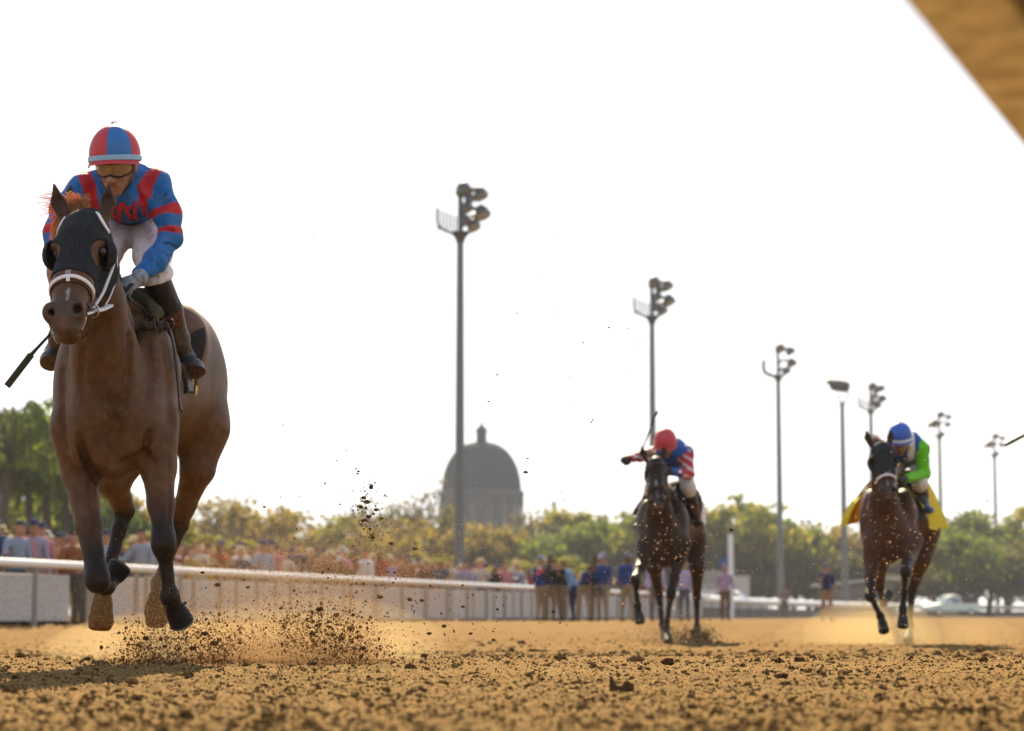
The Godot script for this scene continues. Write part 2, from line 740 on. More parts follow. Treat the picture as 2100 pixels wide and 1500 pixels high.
	wall.uv1_triplanar = true
	grained(mat("rail_white", lin(0.8, 0.8, 0.78), 0.35), soft_grain, 1.0)
	grained(mat("post_grey", lin(0.26, 0.23, 0.2), 0.6), soft_grain, 1.5)
	grained(mat("pole_steel", lin(0.12, 0.135, 0.13), 0.55), soft_grain, 0.6)
	mat("lamp_housing", lin(0.03, 0.033, 0.033), 0.6)
	mat("lamp_glass", lin(0.25, 0.26, 0.26), 0.12)
	grained(mat("dome_copper", lin(0.030, 0.047, 0.066), 0.8), soft_grain, 0.12)
	grained(mat("dome_stone", lin(0.085, 0.10, 0.115), 0.85), soft_grain, 0.1)
	mat("dark_glass", lin(0.02, 0.022, 0.025), 0.15)
	var leaf := tinted("leaf", 0.6)
	leaf.backlight_enabled = true
	leaf.backlight = Color(0.95, 0.95, 0.7)
	grained(tinted("bark", 0.95), soft_grain, 0.8, 2.0)
	mat("car_paint_white", lin(0.40, 0.41, 0.41), 0.4).clearcoat_enabled = true
	mat("car_paint_green", lin(0.42, 0.5, 0.42), 0.3).clearcoat_enabled = true
	mat("rubber", lin(0.015, 0.015, 0.015), 0.85)
	var glass := mat("car_glass", Color(0.55, 0.65, 0.7, 0.35), 0.05)
	glass.transparency = BaseMaterial3D.TRANSPARENCY_ALPHA
	grained(mat("grey_wall", lin(0.2, 0.18, 0.16), 0.9), soft_grain, 0.5)
	grained(mat("fence_paint", lin(0.5, 0.47, 0.42), 0.6), soft_grain, 1.0)
	grained(tinted("person_cloth", 0.85), cloth, 1.5)
	grained(mat("yellow_cloth", lin(0.8, 0.62, 0.02), 0.8), cloth, 3.0, 0.4, folds).backlight_enabled = true
	M["yellow_cloth"].backlight = Color(0.7, 0.6, 0.1)
	grained(mat("rail_cover", lin(0.92, 0.87, 0.75), 0.6), soft_grain, 0.3)
	grained(mat("grass_blade", lin(0.09, 0.14, 0.03), 0.7), soft_grain, 1.0)
	for k in 3:
		var q: float = [0.75, 1.0, 1.3][k]
		grained(tinted("clod_%d" % k, 0.97), dirt_fine, 7.0, 0.4).albedo_color = lin(0.150 * q, 0.086 * q, 0.036 * q)
	grained(mat("bark_plain", lin(0.06, 0.045, 0.04), 0.95), soft_grain, 0.8)
	mat("flag_blue", lin(0.03, 0.07, 0.2), 0.8)
	var sand := tinted("sand_grain", 0.9)
	sand.backlight_enabled = true
	sand.backlight = Color(1.0, 0.9, 0.75)
	for k in ["dirt", "clod", "clod_0", "clod_1", "clod_2", "dirt_coat", "person_cloth", "grey_wall", "bark", "dome_copper", "dome_stone", "leaf"]:
		M[k].metallic_specular = 0.08

# ---------------------------------------------------------------- the track

var n_low: FastNoiseLite
var n_mid: FastNoiseLite
var n_cell: FastNoiseLite
var n_cell2: FastNoiseLite


func noises():
	n_low = FastNoiseLite.new()
	n_low.seed = 2
	n_low.frequency = 0.8
	n_low.fractal_octaves = 3
	n_mid = FastNoiseLite.new()
	n_mid.seed = 3
	n_mid.frequency = 9.0
	n_mid.fractal_octaves = 3
	n_cell = FastNoiseLite.new()
	n_cell.seed = 4
	n_cell.noise_type = FastNoiseLite.TYPE_CELLULAR
	n_cell.cellular_return_type = FastNoiseLite.RETURN_DISTANCE
	n_cell.fractal_type = FastNoiseLite.FRACTAL_NONE
	n_cell.frequency = 38.0
	n_cell2 = n_cell.duplicate()
	n_cell2.seed = 9
	n_cell2.frequency = 75.0


func smooth01(a: float, b: float, x: float) -> float:
	var t := clampf((x - a) / (b - a), 0.0, 1.0)
	return t * t * (3.0 - 2.0 * t)


## The lie of the track: level here, a shallow dip where the others gallop, then up to the outer rail.
func lie(d: float) -> float:
	return -0.075 * smooth01(11.0, 18.0, d) + 0.12 * smooth01(28.0, 46.0, d)


func ground_y(x: float, d: float, fine := true, plain := false) -> float:
	var y := lie(d) + 0.012 * n_low.get_noise_2d(x, d)
	if plain:
		return y
	if d < 62.0:
		var rough := 0.55 + 0.45 * n_low.get_noise_2d(x * 1.7 + 40.0, d * 1.7)
		y += (0.014 if fine else 0.024) * n_mid.get_noise_2d(x, d)
		var lump := clampf(-n_cell.get_noise_2d(x, d) - 0.25, 0.0, 1.0) if fine else clampf(-n_cell.get_noise_2d(x * 0.29, d * 0.29) - 0.25, 0.0, 1.0)
		y += (0.026 if fine else 0.085) * lump * lump * rough
		if fine:
			var bit := clampf(-n_cell2.get_noise_2d(x, d) - 0.2, 0.0, 1.0)
			y += 0.008 * bit * rough
	return y


func ground_patch(b: Builder, x0: float, x1: float, d0: float, d1: float, sx: float, sd: float, fine: bool):
	var nx := int((x1 - x0) / sx)
	var nd := int((d1 - d0) / sd)
	var first := b.v.size()
	var hs := PackedFloat32Array()
	hs.resize((nx + 1) * (nd + 1))
	for i in nd + 1:
		for k in nx + 1:
			hs[i * (nx + 1) + k] = ground_y(x0 + k * (x1 - x0) / nx, d0 + i * (d1 - d0) / nd, fine, sx > 0.3)
	for i in nd + 1:
		for k in nx + 1:
			var x := x0 + k * (x1 - x0) / nx
			var d := d0 + i * (d1 - d0) / nd
			var at := i * (nx + 1) + k
			var dx := (hs[at + (1 if k < nx else 0)] - hs[at - (1 if k > 0 else 0)]) / (2.0 * sx)
			var dd := (hs[at + (nx + 1 if i < nd else 0)] - hs[at - (nx + 1 if i > 0 else 0)]) / (2.0 * sd)
			var w := n_low.get_noise_2d(x * 3.0 + 9.0, d * 3.0)
			var v := n_mid.get_noise_2d(x * 2.5 + 5.0, d * 2.5)
			b.color = Color(0.245, 0.158, 0.062).lerp(Color(0.165, 0.100, 0.040), clampf(0.30 + 0.35 * w + 0.5 * v, 0.0, 1.0))
			b.point(Vector3(x, hs[at], -d), Vector3(-dx, 1, dd).normalized())
	for i in nd:
		for k in nx:
			var p := first + i * (nx + 1) + k
			var q := p + nx + 1
			b.tri(p, q, p + 1)
			b.tri(p + 1, q, q + 1)


func track():
	var b := Builder.new()
	ground_patch(b, -2.4, 2.4, 3.6, 8.8, 0.0082, 0.0115, true)
	ground_patch(b, -4.6, 4.6, 8.8, 19.0, 0.017, 0.025, true)
	ground_patch(b, -9.0, 9.0, 19.0, 34.0, 0.04, 0.055, false)
	ground_patch(b, -15.0, 17.0, 34.0, 62.0, 0.13, 0.15, false)
	ground_patch(b, -40.0, 60.0, 62.0, 110.0, 0.6, 0.5, false)
	for e in [[-40.0, -2.4, 0.3, 8.8], [2.4, 60.0, 0.3, 8.8], [-2.4, 2.4, 0.3, 3.6], [-40.0, -4.6, 8.8, 19.0], [4.6, 60.0, 8.8, 19.0], [-40.0, -9.0, 19.0, 34.0], [9.0, 60.0, 19.0, 34.0], [-40.0, -15.0, 34.0, 62.0], [17.0, 60.0, 34.0, 62.0]]:
		ground_patch(b, e[0], e[1], e[2], e[3], 0.4, 0.4, false)
	obj("racetrack", b.mesh(), M.dirt).set_meta("kind", "structure")
	var g := Builder.new()
	g.color = Color(0.12, 0.10, 0.05)
	g.face([Vector3(-1200, -0.16, 400), Vector3(-1200, -0.16, -1800), Vector3(1200, -0.16, -1800), Vector3(1200, -0.16, 400)])
	obj("ground", g.mesh(), M.dirt).set_meta("kind", "structure")
	var far := Builder.new()
	far.color = Color(0.15, 0.105, 0.05)
	far.face([Vector3(-1000, 0.035, -109.9), Vector3(-1000, 0.035, -1500), Vector3(1000, 0.035, -1500), Vector3(1000, 0.035, -109.9)])
	obj("infield_ground", far.mesh(), M.dirt).set_meta("kind", "structure")


## A lump of dirt: a sphere pushed in and out, with facets.
func clod_mesh(sd: int, rough := 0.55) -> ArrayMesh:
	var n := FastNoiseLite.new()
	n.seed = sd
	n.frequency = 0.9
	n.fractal_octaves = 3
	var b := Builder.new()
	var rows := 8
	var cols := 11
	var pts := []
	for i in rows + 1:
		var row := []
		for k in cols:
			var e := PI * (float(i) / rows - 0.5)
			var a := TAU * (k + 0.5 * (i % 2)) / cols
			var d := Vector3(cos(a) * cos(e), sin(e), sin(a) * cos(e))
			row.append(d * (1.0 + rough * n.get_noise_3dv(d * 1.4 + Vector3(sd, 0, 0)) * 1.6))
		pts.append(row)
	for i in rows:
		for k in cols:
			var k2 := (k + 1) % cols
			b.color = Color.WHITE * (0.8 + 0.4 * absf(n.get_noise_2d(i * 9.0, k * 9.0)))
			b.color.a = 1.0
			b.face([pts[i][k], pts[i + 1][k], pts[i + 1][k2], pts[i][k2]])
	return b.mesh()


func clods():
	var rng := RandomNumberGenerator.new()
	rng.seed = 77
	var kinds := []
	for s in 5:
		kinds.append(clod_mesh(100 + s))
	M["clod_kinds"] = kinds
	# uncountable crumbs: one object for each shape
	for s in 5:
		var mm := MultiMesh.new()
		mm.transform_format = MultiMesh.TRANSFORM_3D
		mm.use_colors = true
		mm.mesh = kinds[s]
		mm.instance_count = 11000
		for i in 11000:
			var d := 4.3 * pow(28.0 / 4.3, pow(rng.randf(), 1.05))
			var x := rng.randf_range(-0.27, 0.27) * d
			var r := 0.0019 * clampf(d / 9.0, 1.0, 2.2) * exp(absf(rng.randfn(0.0, 0.60))) * (1.0 + 0.5 * n_low.get_noise_2d(x * 2.0, d * 2.0))
			var t := Transform3D(Basis.from_euler(Vector3(rng.randf() * TAU, rng.randf() * TAU, rng.randf() * TAU)).scaled(Vector3(1, 0.8, 1) * r), Vector3(x, ground_y(x, d) + r * 0.25, -d))
			mm.set_instance_transform(i, t)
			var k := rng.randf_range(0.6, 1.25)
			mm.set_instance_color(i, Color(0.215 * k, 0.136 * k, 0.053 * k))
		var o := MultiMeshInstance3D.new()
		o.name = numbered("dirt_crumbs")
		o.multimesh = mm
		o.material_override = M.clod
		add_child(o)
		tag(o, "loose crumbs of dirt strewn over the harrowed track", "dirt", "", "stuff")
	# the clods that stand out
	var seen := [[1305, 1360, 13], [1150, 1357, 11], [270, 1410, 13], [1370, 1367, 10], [1240, 1346, 8], [380, 1476, 13], [460, 1342, 8], [1640, 1362, 10], [40, 1352, 9], [155, 1346, 7], [780, 1402, 9], [1730, 1390, 9], [1575, 1388, 9], [1810, 1422, 11], [560, 1452, 10], [905, 1462, 9], [1990, 1404, 9], [2050, 1372, 8], [1480, 1452, 11], [1905, 1462, 10], [95, 1470, 11], [700, 1442, 9], [1090, 1386, 8], [935, 1372, 8], [840, 1376, 9], [1205, 1406, 9], [1450, 1400, 9], [20, 1432, 15], [330, 1345, 7], [640, 1368, 8]]
	for i in 90:
		var py := 1340.0 + 150.0 * pow(rng.randf(), 1.3)
		seen.append([rng.randf_range(10, 2090), py, rng.randf_range(4.0, 8.5)])
	for s in seen:
		var ray := P(s[0], s[1], 1.0)
		var d := EYE / (EYE - ray.y)
		var p := P(s[0], s[1], d)
		var r: float = s[2] / FOCAL * d
		var o := obj("dirt_clod", kinds[rng.randi() % 5], M["clod_%d" % (rng.randi() % 3)])
		o.basis = Basis.from_euler(Vector3(rng.randf() * TAU, rng.randf() * TAU, rng.randf() * TAU)).scaled(Vector3(1.1, 0.85, 1.0) * r)
		o.position = Vector3(p.x, ground_y(p.x, -p.z) + r * 0.35, p.z)
		tag(o, "dark damp clod of dirt lying on the track", "clod", "dirt clods on the track")
	# a curved scrap of bark or hoof horn among them
	var cp := P(1275, 1424, 6.85)
	var cb := Builder.new()
	cb.off = Vector3.ZERO
	for k in 12:
		var a0 := lerpf(-2.6, -0.54, k / 12.0)
		var a1 := lerpf(-2.6, -0.54, (k + 1) / 12.0)
		var h0 := 0.036 + 0.010 * cos(a0 * 5.0)
		var h1 := 0.036 + 0.010 * cos(a1 * 5.0)
		var q0 := Vector3(cos(a0) * 0.042, 0, -sin(a0) * 0.020)
		var q1 := Vector3(cos(a1) * 0.042, 0, -sin(a1) * 0.020)
		cb.color = Color(0.10, 0.062, 0.032)
		cb.face([q0, q0 + Vector3(0, h0 * (0.7 + 0.5 * absf(cos(a0))), 0), q1 + Vector3(0, h1 * (0.7 + 0.5 * absf(cos(a1))), 0), q1])
		cb.face([q0 * 0.8, q1 * 0.8, q1 * 0.8 + Vector3(0, h1 * (0.7 + 0.5 * absf(cos(a1))), 0), q0 * 0.8 + Vector3(0, h0 * (0.7 + 0.5 * absf(cos(a0))), 0)])
		cb.face([q0 + Vector3(0, h0 * (0.7 + 0.5 * absf(cos(a0))), 0), q0 * 0.8 + Vector3(0, h0 * (0.7 + 0.5 * absf(cos(a0))), 0), q1 * 0.8 + Vector3(0, h1 * (0.7 + 0.5 * absf(cos(a1))), 0), q1 + Vector3(0, h1 * (0.7 + 0.5 * absf(cos(a1))), 0)])
	var co := obj("bark_scrap", cb.mesh(), M.clod)
	co.position = Vector3(cp.x, ground_y(cp.x, 6.85) - 0.004, cp.z)
	tag(co, "curled brown scrap lying among the clods on the track", "scrap")


# ---------------------------------------------------------------- rails and panels

func outer_line(d: float) -> Vector3:
	return Vector3(-8.2 + 0.249 * (d - 37.5), 0.05, -d)


func outer_rail():
	var u := Vector3(0.249, 0, -1).normalized()
	var side := Vector3(u.z, 0, -u.x)        # towards the crowd
	var rail := thing("white_rail", "white running rail on posts in front of the panelled fence and the crowd", "rail", outer_line(36))
	var tb := Builder.new()
	tb.off = rail.position
	var path := PackedVector3Array()
	for i in 40:
		path.append(outer_line(30.0 + i * 1.95) + Vector3(0, 1.02, 0))
	tb.tube(path, even(40, 0.068), 10)
	obj("top_rail", tb.mesh(), M.rail_white, rail)
	var post := Builder.new()
	post.tube(PackedVector3Array([Vector3.ZERO, Vector3(0, 0.62, 0), Vector3(0, 0.99, 0)]), PackedFloat32Array([0.045, 0.045, 0.04]), 8)
	var pm := post.mesh()
	var d := 30.6
	while d < 106.0:
		var o := obj("post", pm, M.post_grey, rail)
		o.position = outer_line(d) - rail.position
		d += 2.05
	var fence := thing("panel_fence", "row of pale fence panels standing between the white rail and the crowd", "fence", outer_line(36) + side * 0.6)
	var pb := Builder.new()
	var turn := Basis(u, Vector3.UP, -side)
	pb.box(Vector3(0, 0.47, 0), Vector3(2.30, 0.80, 0.04), turn, 0.008)
	var panel := pb.mesh()
	var qb := Builder.new()
	qb.box(Vector3(0, 0.46, 0), Vector3(0.11, 0.92, 0.09), turn, 0.01)
	var stud := qb.mesh()
	var s := -8.0
	var k := 0
	while s < 74.0:
		var at: Vector3 = outer_line(36) + side * 0.6 + u * s - fence.position
		var pn := obj("panel", panel, M.panel_white, fence)
		pn.position = at + u * 1.2
		if k == 5:
			pn.scale = Vector3(0.6, 1, 0.6)
			pn.position = at + u * 0.72
		obj("stud", stud, M.post_grey, fence).position = at
		s += 2.42
		k += 1
	# beyond the staff the rail goes on round the bend
	var far := thing("bend_rail", "far white rail on posts above a brown bank, round the bend beyond the horses", "rail", P(1560, 1262, 140) * Vector3(1, 0, 1))
	var fb := Builder.new()
	fb.off = far.position
	var pts := []
	for e in [[1380, 104], [1460, 122], [1560, 145], [1680, 172], [1800, 200], [1920, 226], [2040, 250], [2160, 268]]:
		var q := P(e[0], 1262, e[1])
		pts.append(Vector3(q.x, 1.02, q.z))
	var fp := smooth_path(pts, 5)
	fb.tube(fp, even(fp.size(), 0.22), 8)
	obj("top_rail", fb.mesh(), M.rail_white, far)
	var bank := Builder.new()
	bank.off = far.position
	for i in fp.size() - 1:
		var a := fp[i]
		var c := fp[i + 1]
		bank.face([Vector3(a.x, -0.1, a.z), Vector3(a.x, 0.62, a.z - 0.4), Vector3(c.x, 0.62, c.z - 0.4), Vector3(c.x, -0.1, c.z)])
		bank.face([Vector3(a.x, 0.62, a.z - 0.4), Vector3(a.x, 0.62, a.z - 1.6), Vector3(c.x, 0.62, c.z - 1.6), Vector3(c.x, 0.62, c.z - 0.4)])
	obj("bank", bank.mesh(), M.grey_wall, far)
	for i in range(0, fp.size(), 1):
		var o := obj("post", pm, M.post_grey, far)
		o.position = Vector3(fp[i].x, 0.02, fp[i].z) - far.position


func inner_rail():
	# the rail of the infield runs over the camera, its underside lit by the track
	var u := Vector3(sin(0.3648), 0, -cos(0.3648))
	var a := P(1840, 0, 2.48)
	var right := Vector3(-u.z, 0, u.x)
	var root := thing("overhead_rail", "blurred white inner rail with a groove, passing overhead at the track's edge", "rail", Vector3(a.x, a.y, a.z))
	var prof := []
	for k in 9:                                   # rounded lip
		var t := PI * 0.5 * k / 8.0
		prof.append(Vector2(0.016 - 0.016 * sin(t), 0.016 - 0.016 * cos(t) * 1.0))
	prof.reverse()
	var outline: Array = [Vector2(0.0, 0.075), Vector2(0.0, 0.016)]
	for k in 7:
		var t := PI * 0.5 * k / 6.0
		outline.append(Vector2(0.016 - 0.016 * cos(t), 0.016 - 0.016 * sin(t)))
	outline.append(Vector2(0.108, 0.0))
	outline.append(Vector2(0.112, 0.004))
	outline.append(Vector2(0.112, 0.075))
	for part in [["rail_cover", outline, 0.0], ["rail_flange", [Vector2(0.0, 0.08), Vector2(0.0, 0.006), Vector2(0.006, 0.0), Vector2(0.16, 0.0), Vector2(0.16, 0.08)], 0.130]]:
		var b := Builder.new()
		b.off = root.position
		var o2: Array = part[1]
		for i in o2.size():
			var p: Vector2 = o2[i]
			var q: Vector2 = o2[(i + 1) % o2.size()]
			var w := func(v: Vector2, s: float) -> Vector3: return a + right * (v.x + part[2]) + Vector3(0, v.y, 0) + u * s
			b.face([w.call(p, -1.9), w.call(p, 14.0), w.call(q, 14.0), w.call(q, -1.9)])
		obj(part[0], b.mesh(), M.rail_cover, root)
	var br := Builder.new()
	br.off = root.position
	br.face([a + right * 0.10 + Vector3(0, 0.07, 0) + u * -1.9, a + right * 0.10 + Vector3(0, 0.07, 0) + u * 14.0, a + right * 0.14 + Vector3(0, 0.07, 0) + u * 14.0, a + right * 0.14 + Vector3(0, 0.07, 0) + u * -1.9])
	obj("groove", br.mesh(), M.black_plastic, root)
	for s: float in [3.4, 6.2, 9.0, 11.8]:
		var pb := Builder.new()
		pb.off = root.position
		var top := a + right * 0.2 + u * s + Vector3(0, 0.04, 0)
		var base := Vector3(top.x, -0.1, top.z) + right * 0.5
		pb.tube(smooth_path([base, base + Vector3(0, 0.55, 0), base.lerp(top, 0.5) + Vector3(0, 0.36, 0) + right * 0.08, top], 5), even(16, 0.028), 8)
		obj("post", pb.mesh(), M.rail_white, root)


# ---------------------------------------------------------------- floodlight masts

func drum_lamp(parent: Node3D, at: Vector3, aim: Vector3, r: float):
	var b := Builder.new()
	var basis := from_to(aim, Vector3.UP if absf(aim.normalized().y) < 0.9 else Vector3.RIGHT)
	b.lathe(at, [Vector2(0.0, -r * 1.1), Vector2(r * 0.5, -r * 1.0), Vector2(r * 0.85, -r * 0.4), Vector2(r, r * 0.2), Vector2(r * 1.04, r * 0.3)], 12, basis)
	var o := obj("floodlight", b.mesh(), M.lamp_housing, parent)
	var g := Builder.new()
	g.lathe(at, [Vector2(r * 1.0, r * 0.26), Vector2(r * 0.6, r * 0.34), Vector2(0.0, r * 0.38)], 12, basis)
	obj("lens", g.mesh(), M.lamp_glass, o)


func mast(called: String, label: String, at: Vector3, h: float, style: int):
	var root := thing(called, label, "floodlight", at, "floodlight masts along the track")
	var b := Builder.new()
	b.tube(PackedVector3Array([Vector3.ZERO, Vector3(0, h * 0.4, 0), Vector3(0, h * 0.88, 0), Vector3(0, h * 0.895, 0)]), PackedFloat32Array([0.33, 0.27, 0.20, 0.32]), 10)
	obj("pole", b.mesh(), M.pole_steel, root)
	var y := h * 0.89
	if style == 3:
		var f := Builder.new()
		f.tube(PackedVector3Array([Vector3(0, y - 0.1, 0), Vector3(-0.4, y + 1.0, 0)]), even(2, 0.08), 6)
		f.tube(PackedVector3Array([Vector3(0, y - 0.1, 0), Vector3(0.7, y + 1.0, 0)]), even(2, 0.08), 6)
		obj("bracket", f.mesh(), M.pole_steel, root)
		var box := Builder.new()
		box.box(Vector3(-0.2, y + 1.7, 0), Vector3(1.9, 1.0, 0.9), Basis.from_euler(Vector3(0.3, 0.2, -0.12)), 0.25)
		box.box(Vector3(-1.0, y + 2.0, 0.1), Vector3(1.0, 0.55, 0.7), Basis.from_euler(Vector3(0.3, 0.2, -0.35)), 0.2)
		var hd := obj("floodlight", box.mesh(), M.lamp_housing, root)
		var gl := Builder.new()
		gl.box(Vector3(-0.2, y + 1.19, 0.1), Vector3(1.5, 0.03, 0.7), Basis.from_euler(Vector3(0.3, 0.2, -0.12)))
		obj("lens", gl.mesh(), M.lamp_glass, hd)
		return
	# a basket of steel below, a frame of rods on one side, hooked arms of floodlights on the other
	var bas := Builder.new()
	bas.lathe(Vector3(0, y, 0), [Vector2(0.20, -0.45), Vector2(0.34, -0.1), Vector2(0.55, 0.1), Vector2(0.58, 0.2), Vector2(0.2, 0.22)], 10)
	obj("basket", bas.mesh(), M.lamp_housing, root)
	var arm := Builder.new()
	arm.tube(smooth_path([Vector3(0, y, 0), Vector3(-0.8, y + 0.25, 0), Vector3(-1.25, y + 0.6, 0), Vector3(-1.28, y + 1.55, 0)], 5), even(16, 0.09 if style != 1 else 0.17), 6)
	arm.tube(PackedVector3Array([Vector3(0, y, 0), Vector3(0, y + 2.7, 0)]), even(2, 0.14), 8)
	obj("frame", arm.mesh(), M.lamp_housing, root)
	if style == 0:
		for k in 6:
			var r := Builder.new()
			var x := -1.25 + 0.2 * k
			r.tube(PackedVector3Array([Vector3(x, y + 0.3, 0.05), Vector3(x, y + 1.5 - 0.08 * k, 0.05)]), even(2, 0.05), 5)
			obj("rod", r.mesh(), M.lamp_housing, root)
	var ends := [[1.15, 2.35, 0.42], [1.25, 1.25, 0.46], [0.75, 0.55, 0.40]] if style != 2 else [[1.2, 2.3, 0.36], [1.1, 1.4, 0.36], [-0.75, 1.5, 0.55], [0.3, 0.2, 0.4]]
	for e in ends:
		var hook := Builder.new()
		hook.tube(smooth_path([Vector3(0, y + e[1] - 0.3, 0), Vector3(0.25 * signf(e[0]), y + e[1] + 0.22, 0), Vector3(0.7 * e[0], y + e[1] + 0.26, 0), Vector3(e[0], y + e[1], 0)], 5), even(16, 0.11), 6)
		var hk := obj("arm", hook.mesh(), M.lamp_housing, root)
		for z in [-0.35, 0.35]:
			drum_lamp(root, Vector3(e[0], y + e[1] - 0.05, z), Vector3(0.45 * signf(e[0]), -1, 0.25), e[2])
	drum_lamp(root, Vector3(0.2, y + 2.55, 0.1), Vector3(0.2, -1, 0.4), 0.5)
	if style == 0:
		for e in [[0.55, 2.0, 0.3, 0.34], [0.42, 1.45, 0.5, 0.36], [0.35, 0.75, 0.4, 0.36], [0.85, 0.95, -0.1, 0.32]]:
			drum_lamp(root, Vector3(e[0], y + e[1], e[2]), Vector3(0.6, -1, 0.4), e[3])


func masts():
	var text := ["tall grey floodlight mast standing beside the dome", "floodlight mast rising behind the jockey in the red helmet", "floodlight mast with a hooked arm and no rods, beyond the staff", "grey mast carrying a single box-shaped lamp", "floodlight mast seen just above the jockey in the blue helmet", "floodlight mast with a square lamp, beyond the yellow saddle cloth", "small floodlight mast in the distance beside the raised whip"]
	var spots := [[942, 130, 24.1, 0], [1341, 167, 24.1, 0], [1602, 209, 24.1, 1], [1734, 215, 22.0, 3], [1793, 244, 24.1, 0], [1934, 279, 24.1, 2], [2047, 313, 24.1, 2]]
	for i in spots.size():
		var s: Array = spots[i]
		var p := P(s[0], 1262, s[1])
		mast("floodlight_mast", text[i], Vector3(p.x, 0, p.z), s[2], s[3])


# ---------------------------------------------------------------- the domed building

func dome():
	var base := P(987, 1262, 420) * Vector3(1, 0, 1)
	var root := thing("domed_building", "grey building with a tall ribbed dome and a lantern, far behind the trees", "building", base)
	var w := Builder.new()
	w.lathe(Vector3.ZERO, [Vector2(7.3, 0), Vector2(7.3, 21.2), Vector2(7.7, 21.4), Vector2(7.7, 22.2), Vector2(7.1, 22.5)], 48)
	obj("drum", w.mesh(), M.dome_stone, root)
	var d := Builder.new()
	var prof := [Vector2(7.05, 22.5)]
	for k in range(1, 15):
		var t := k / 14.0 * 1.36
		prof.append(Vector2(7.0 * pow(cos(t), 0.82), 22.5 + 8.6 * sin(t)))
	d.lathe(Vector3.ZERO, prof, 48)
	var sh := obj("dome", d.mesh(), M.dome_copper, root)
	for k in 16:
		var a := TAU * k / 16
		var rb := Builder.new()
		var pts := PackedVector3Array()
		for p in prof:
			pts.append(Vector3(cos(a) * p.x, p.y, sin(a) * p.x))
		rb.tube(pts, even(pts.size(), 0.14), 5)
		obj("rib", rb.mesh(), M.dome_copper, sh)
	var l := Builder.new()
	l.lathe(Vector3.ZERO, [Vector2(1.5, 30.7), Vector2(1.5, 31.1), Vector2(0.95, 31.2), Vector2(0.95, 33.0), Vector2(1.25, 33.1), Vector2(0.8, 33.7), Vector2(0.2, 34.3), Vector2(0.06, 35.2), Vector2(0.0, 35.3)], 16)
	obj("lantern", l.mesh(), M.dome_copper, root)
	for k in 16:
		var a := TAU * (k + 0.5) / 16
		var r := Vector3(cos(a), 0, sin(a))
		var basis := Basis(Vector3(-r.z, 0, r.x), Vector3.UP, r)
		var wn := Builder.new()
		wn.box(r * 7.32 + Vector3(0, 17.0, 0), Vector3(1.1, 5.0, 0.12), basis)
		var f := obj("window", wn.mesh(), M.dark_glass, root)
		var sill := Builder.new()
		sill.box(r * 7.4 + Vector3(0, 14.35, 0), Vector3(1.5, 0.25, 0.35), basis)
		obj("sill", sill.mesh(), M.dome_stone, f)
		var a2 := TAU * k / 16
		var r2 := Vector3(cos(a2), 0, sin(a2))
		var pl := Builder.new()
		pl.box(r2 * 7.4 + Vector3(0, 15.0, 0), Vector3(0.6, 12.4, 0.4), Basis(Vector3(-r2.z, 0, r2.x), Vector3.UP, r2), 0.05)
		obj("pilaster", pl.mesh(), M.dome_stone, root)


# ---------------------------------------------------------------- trees

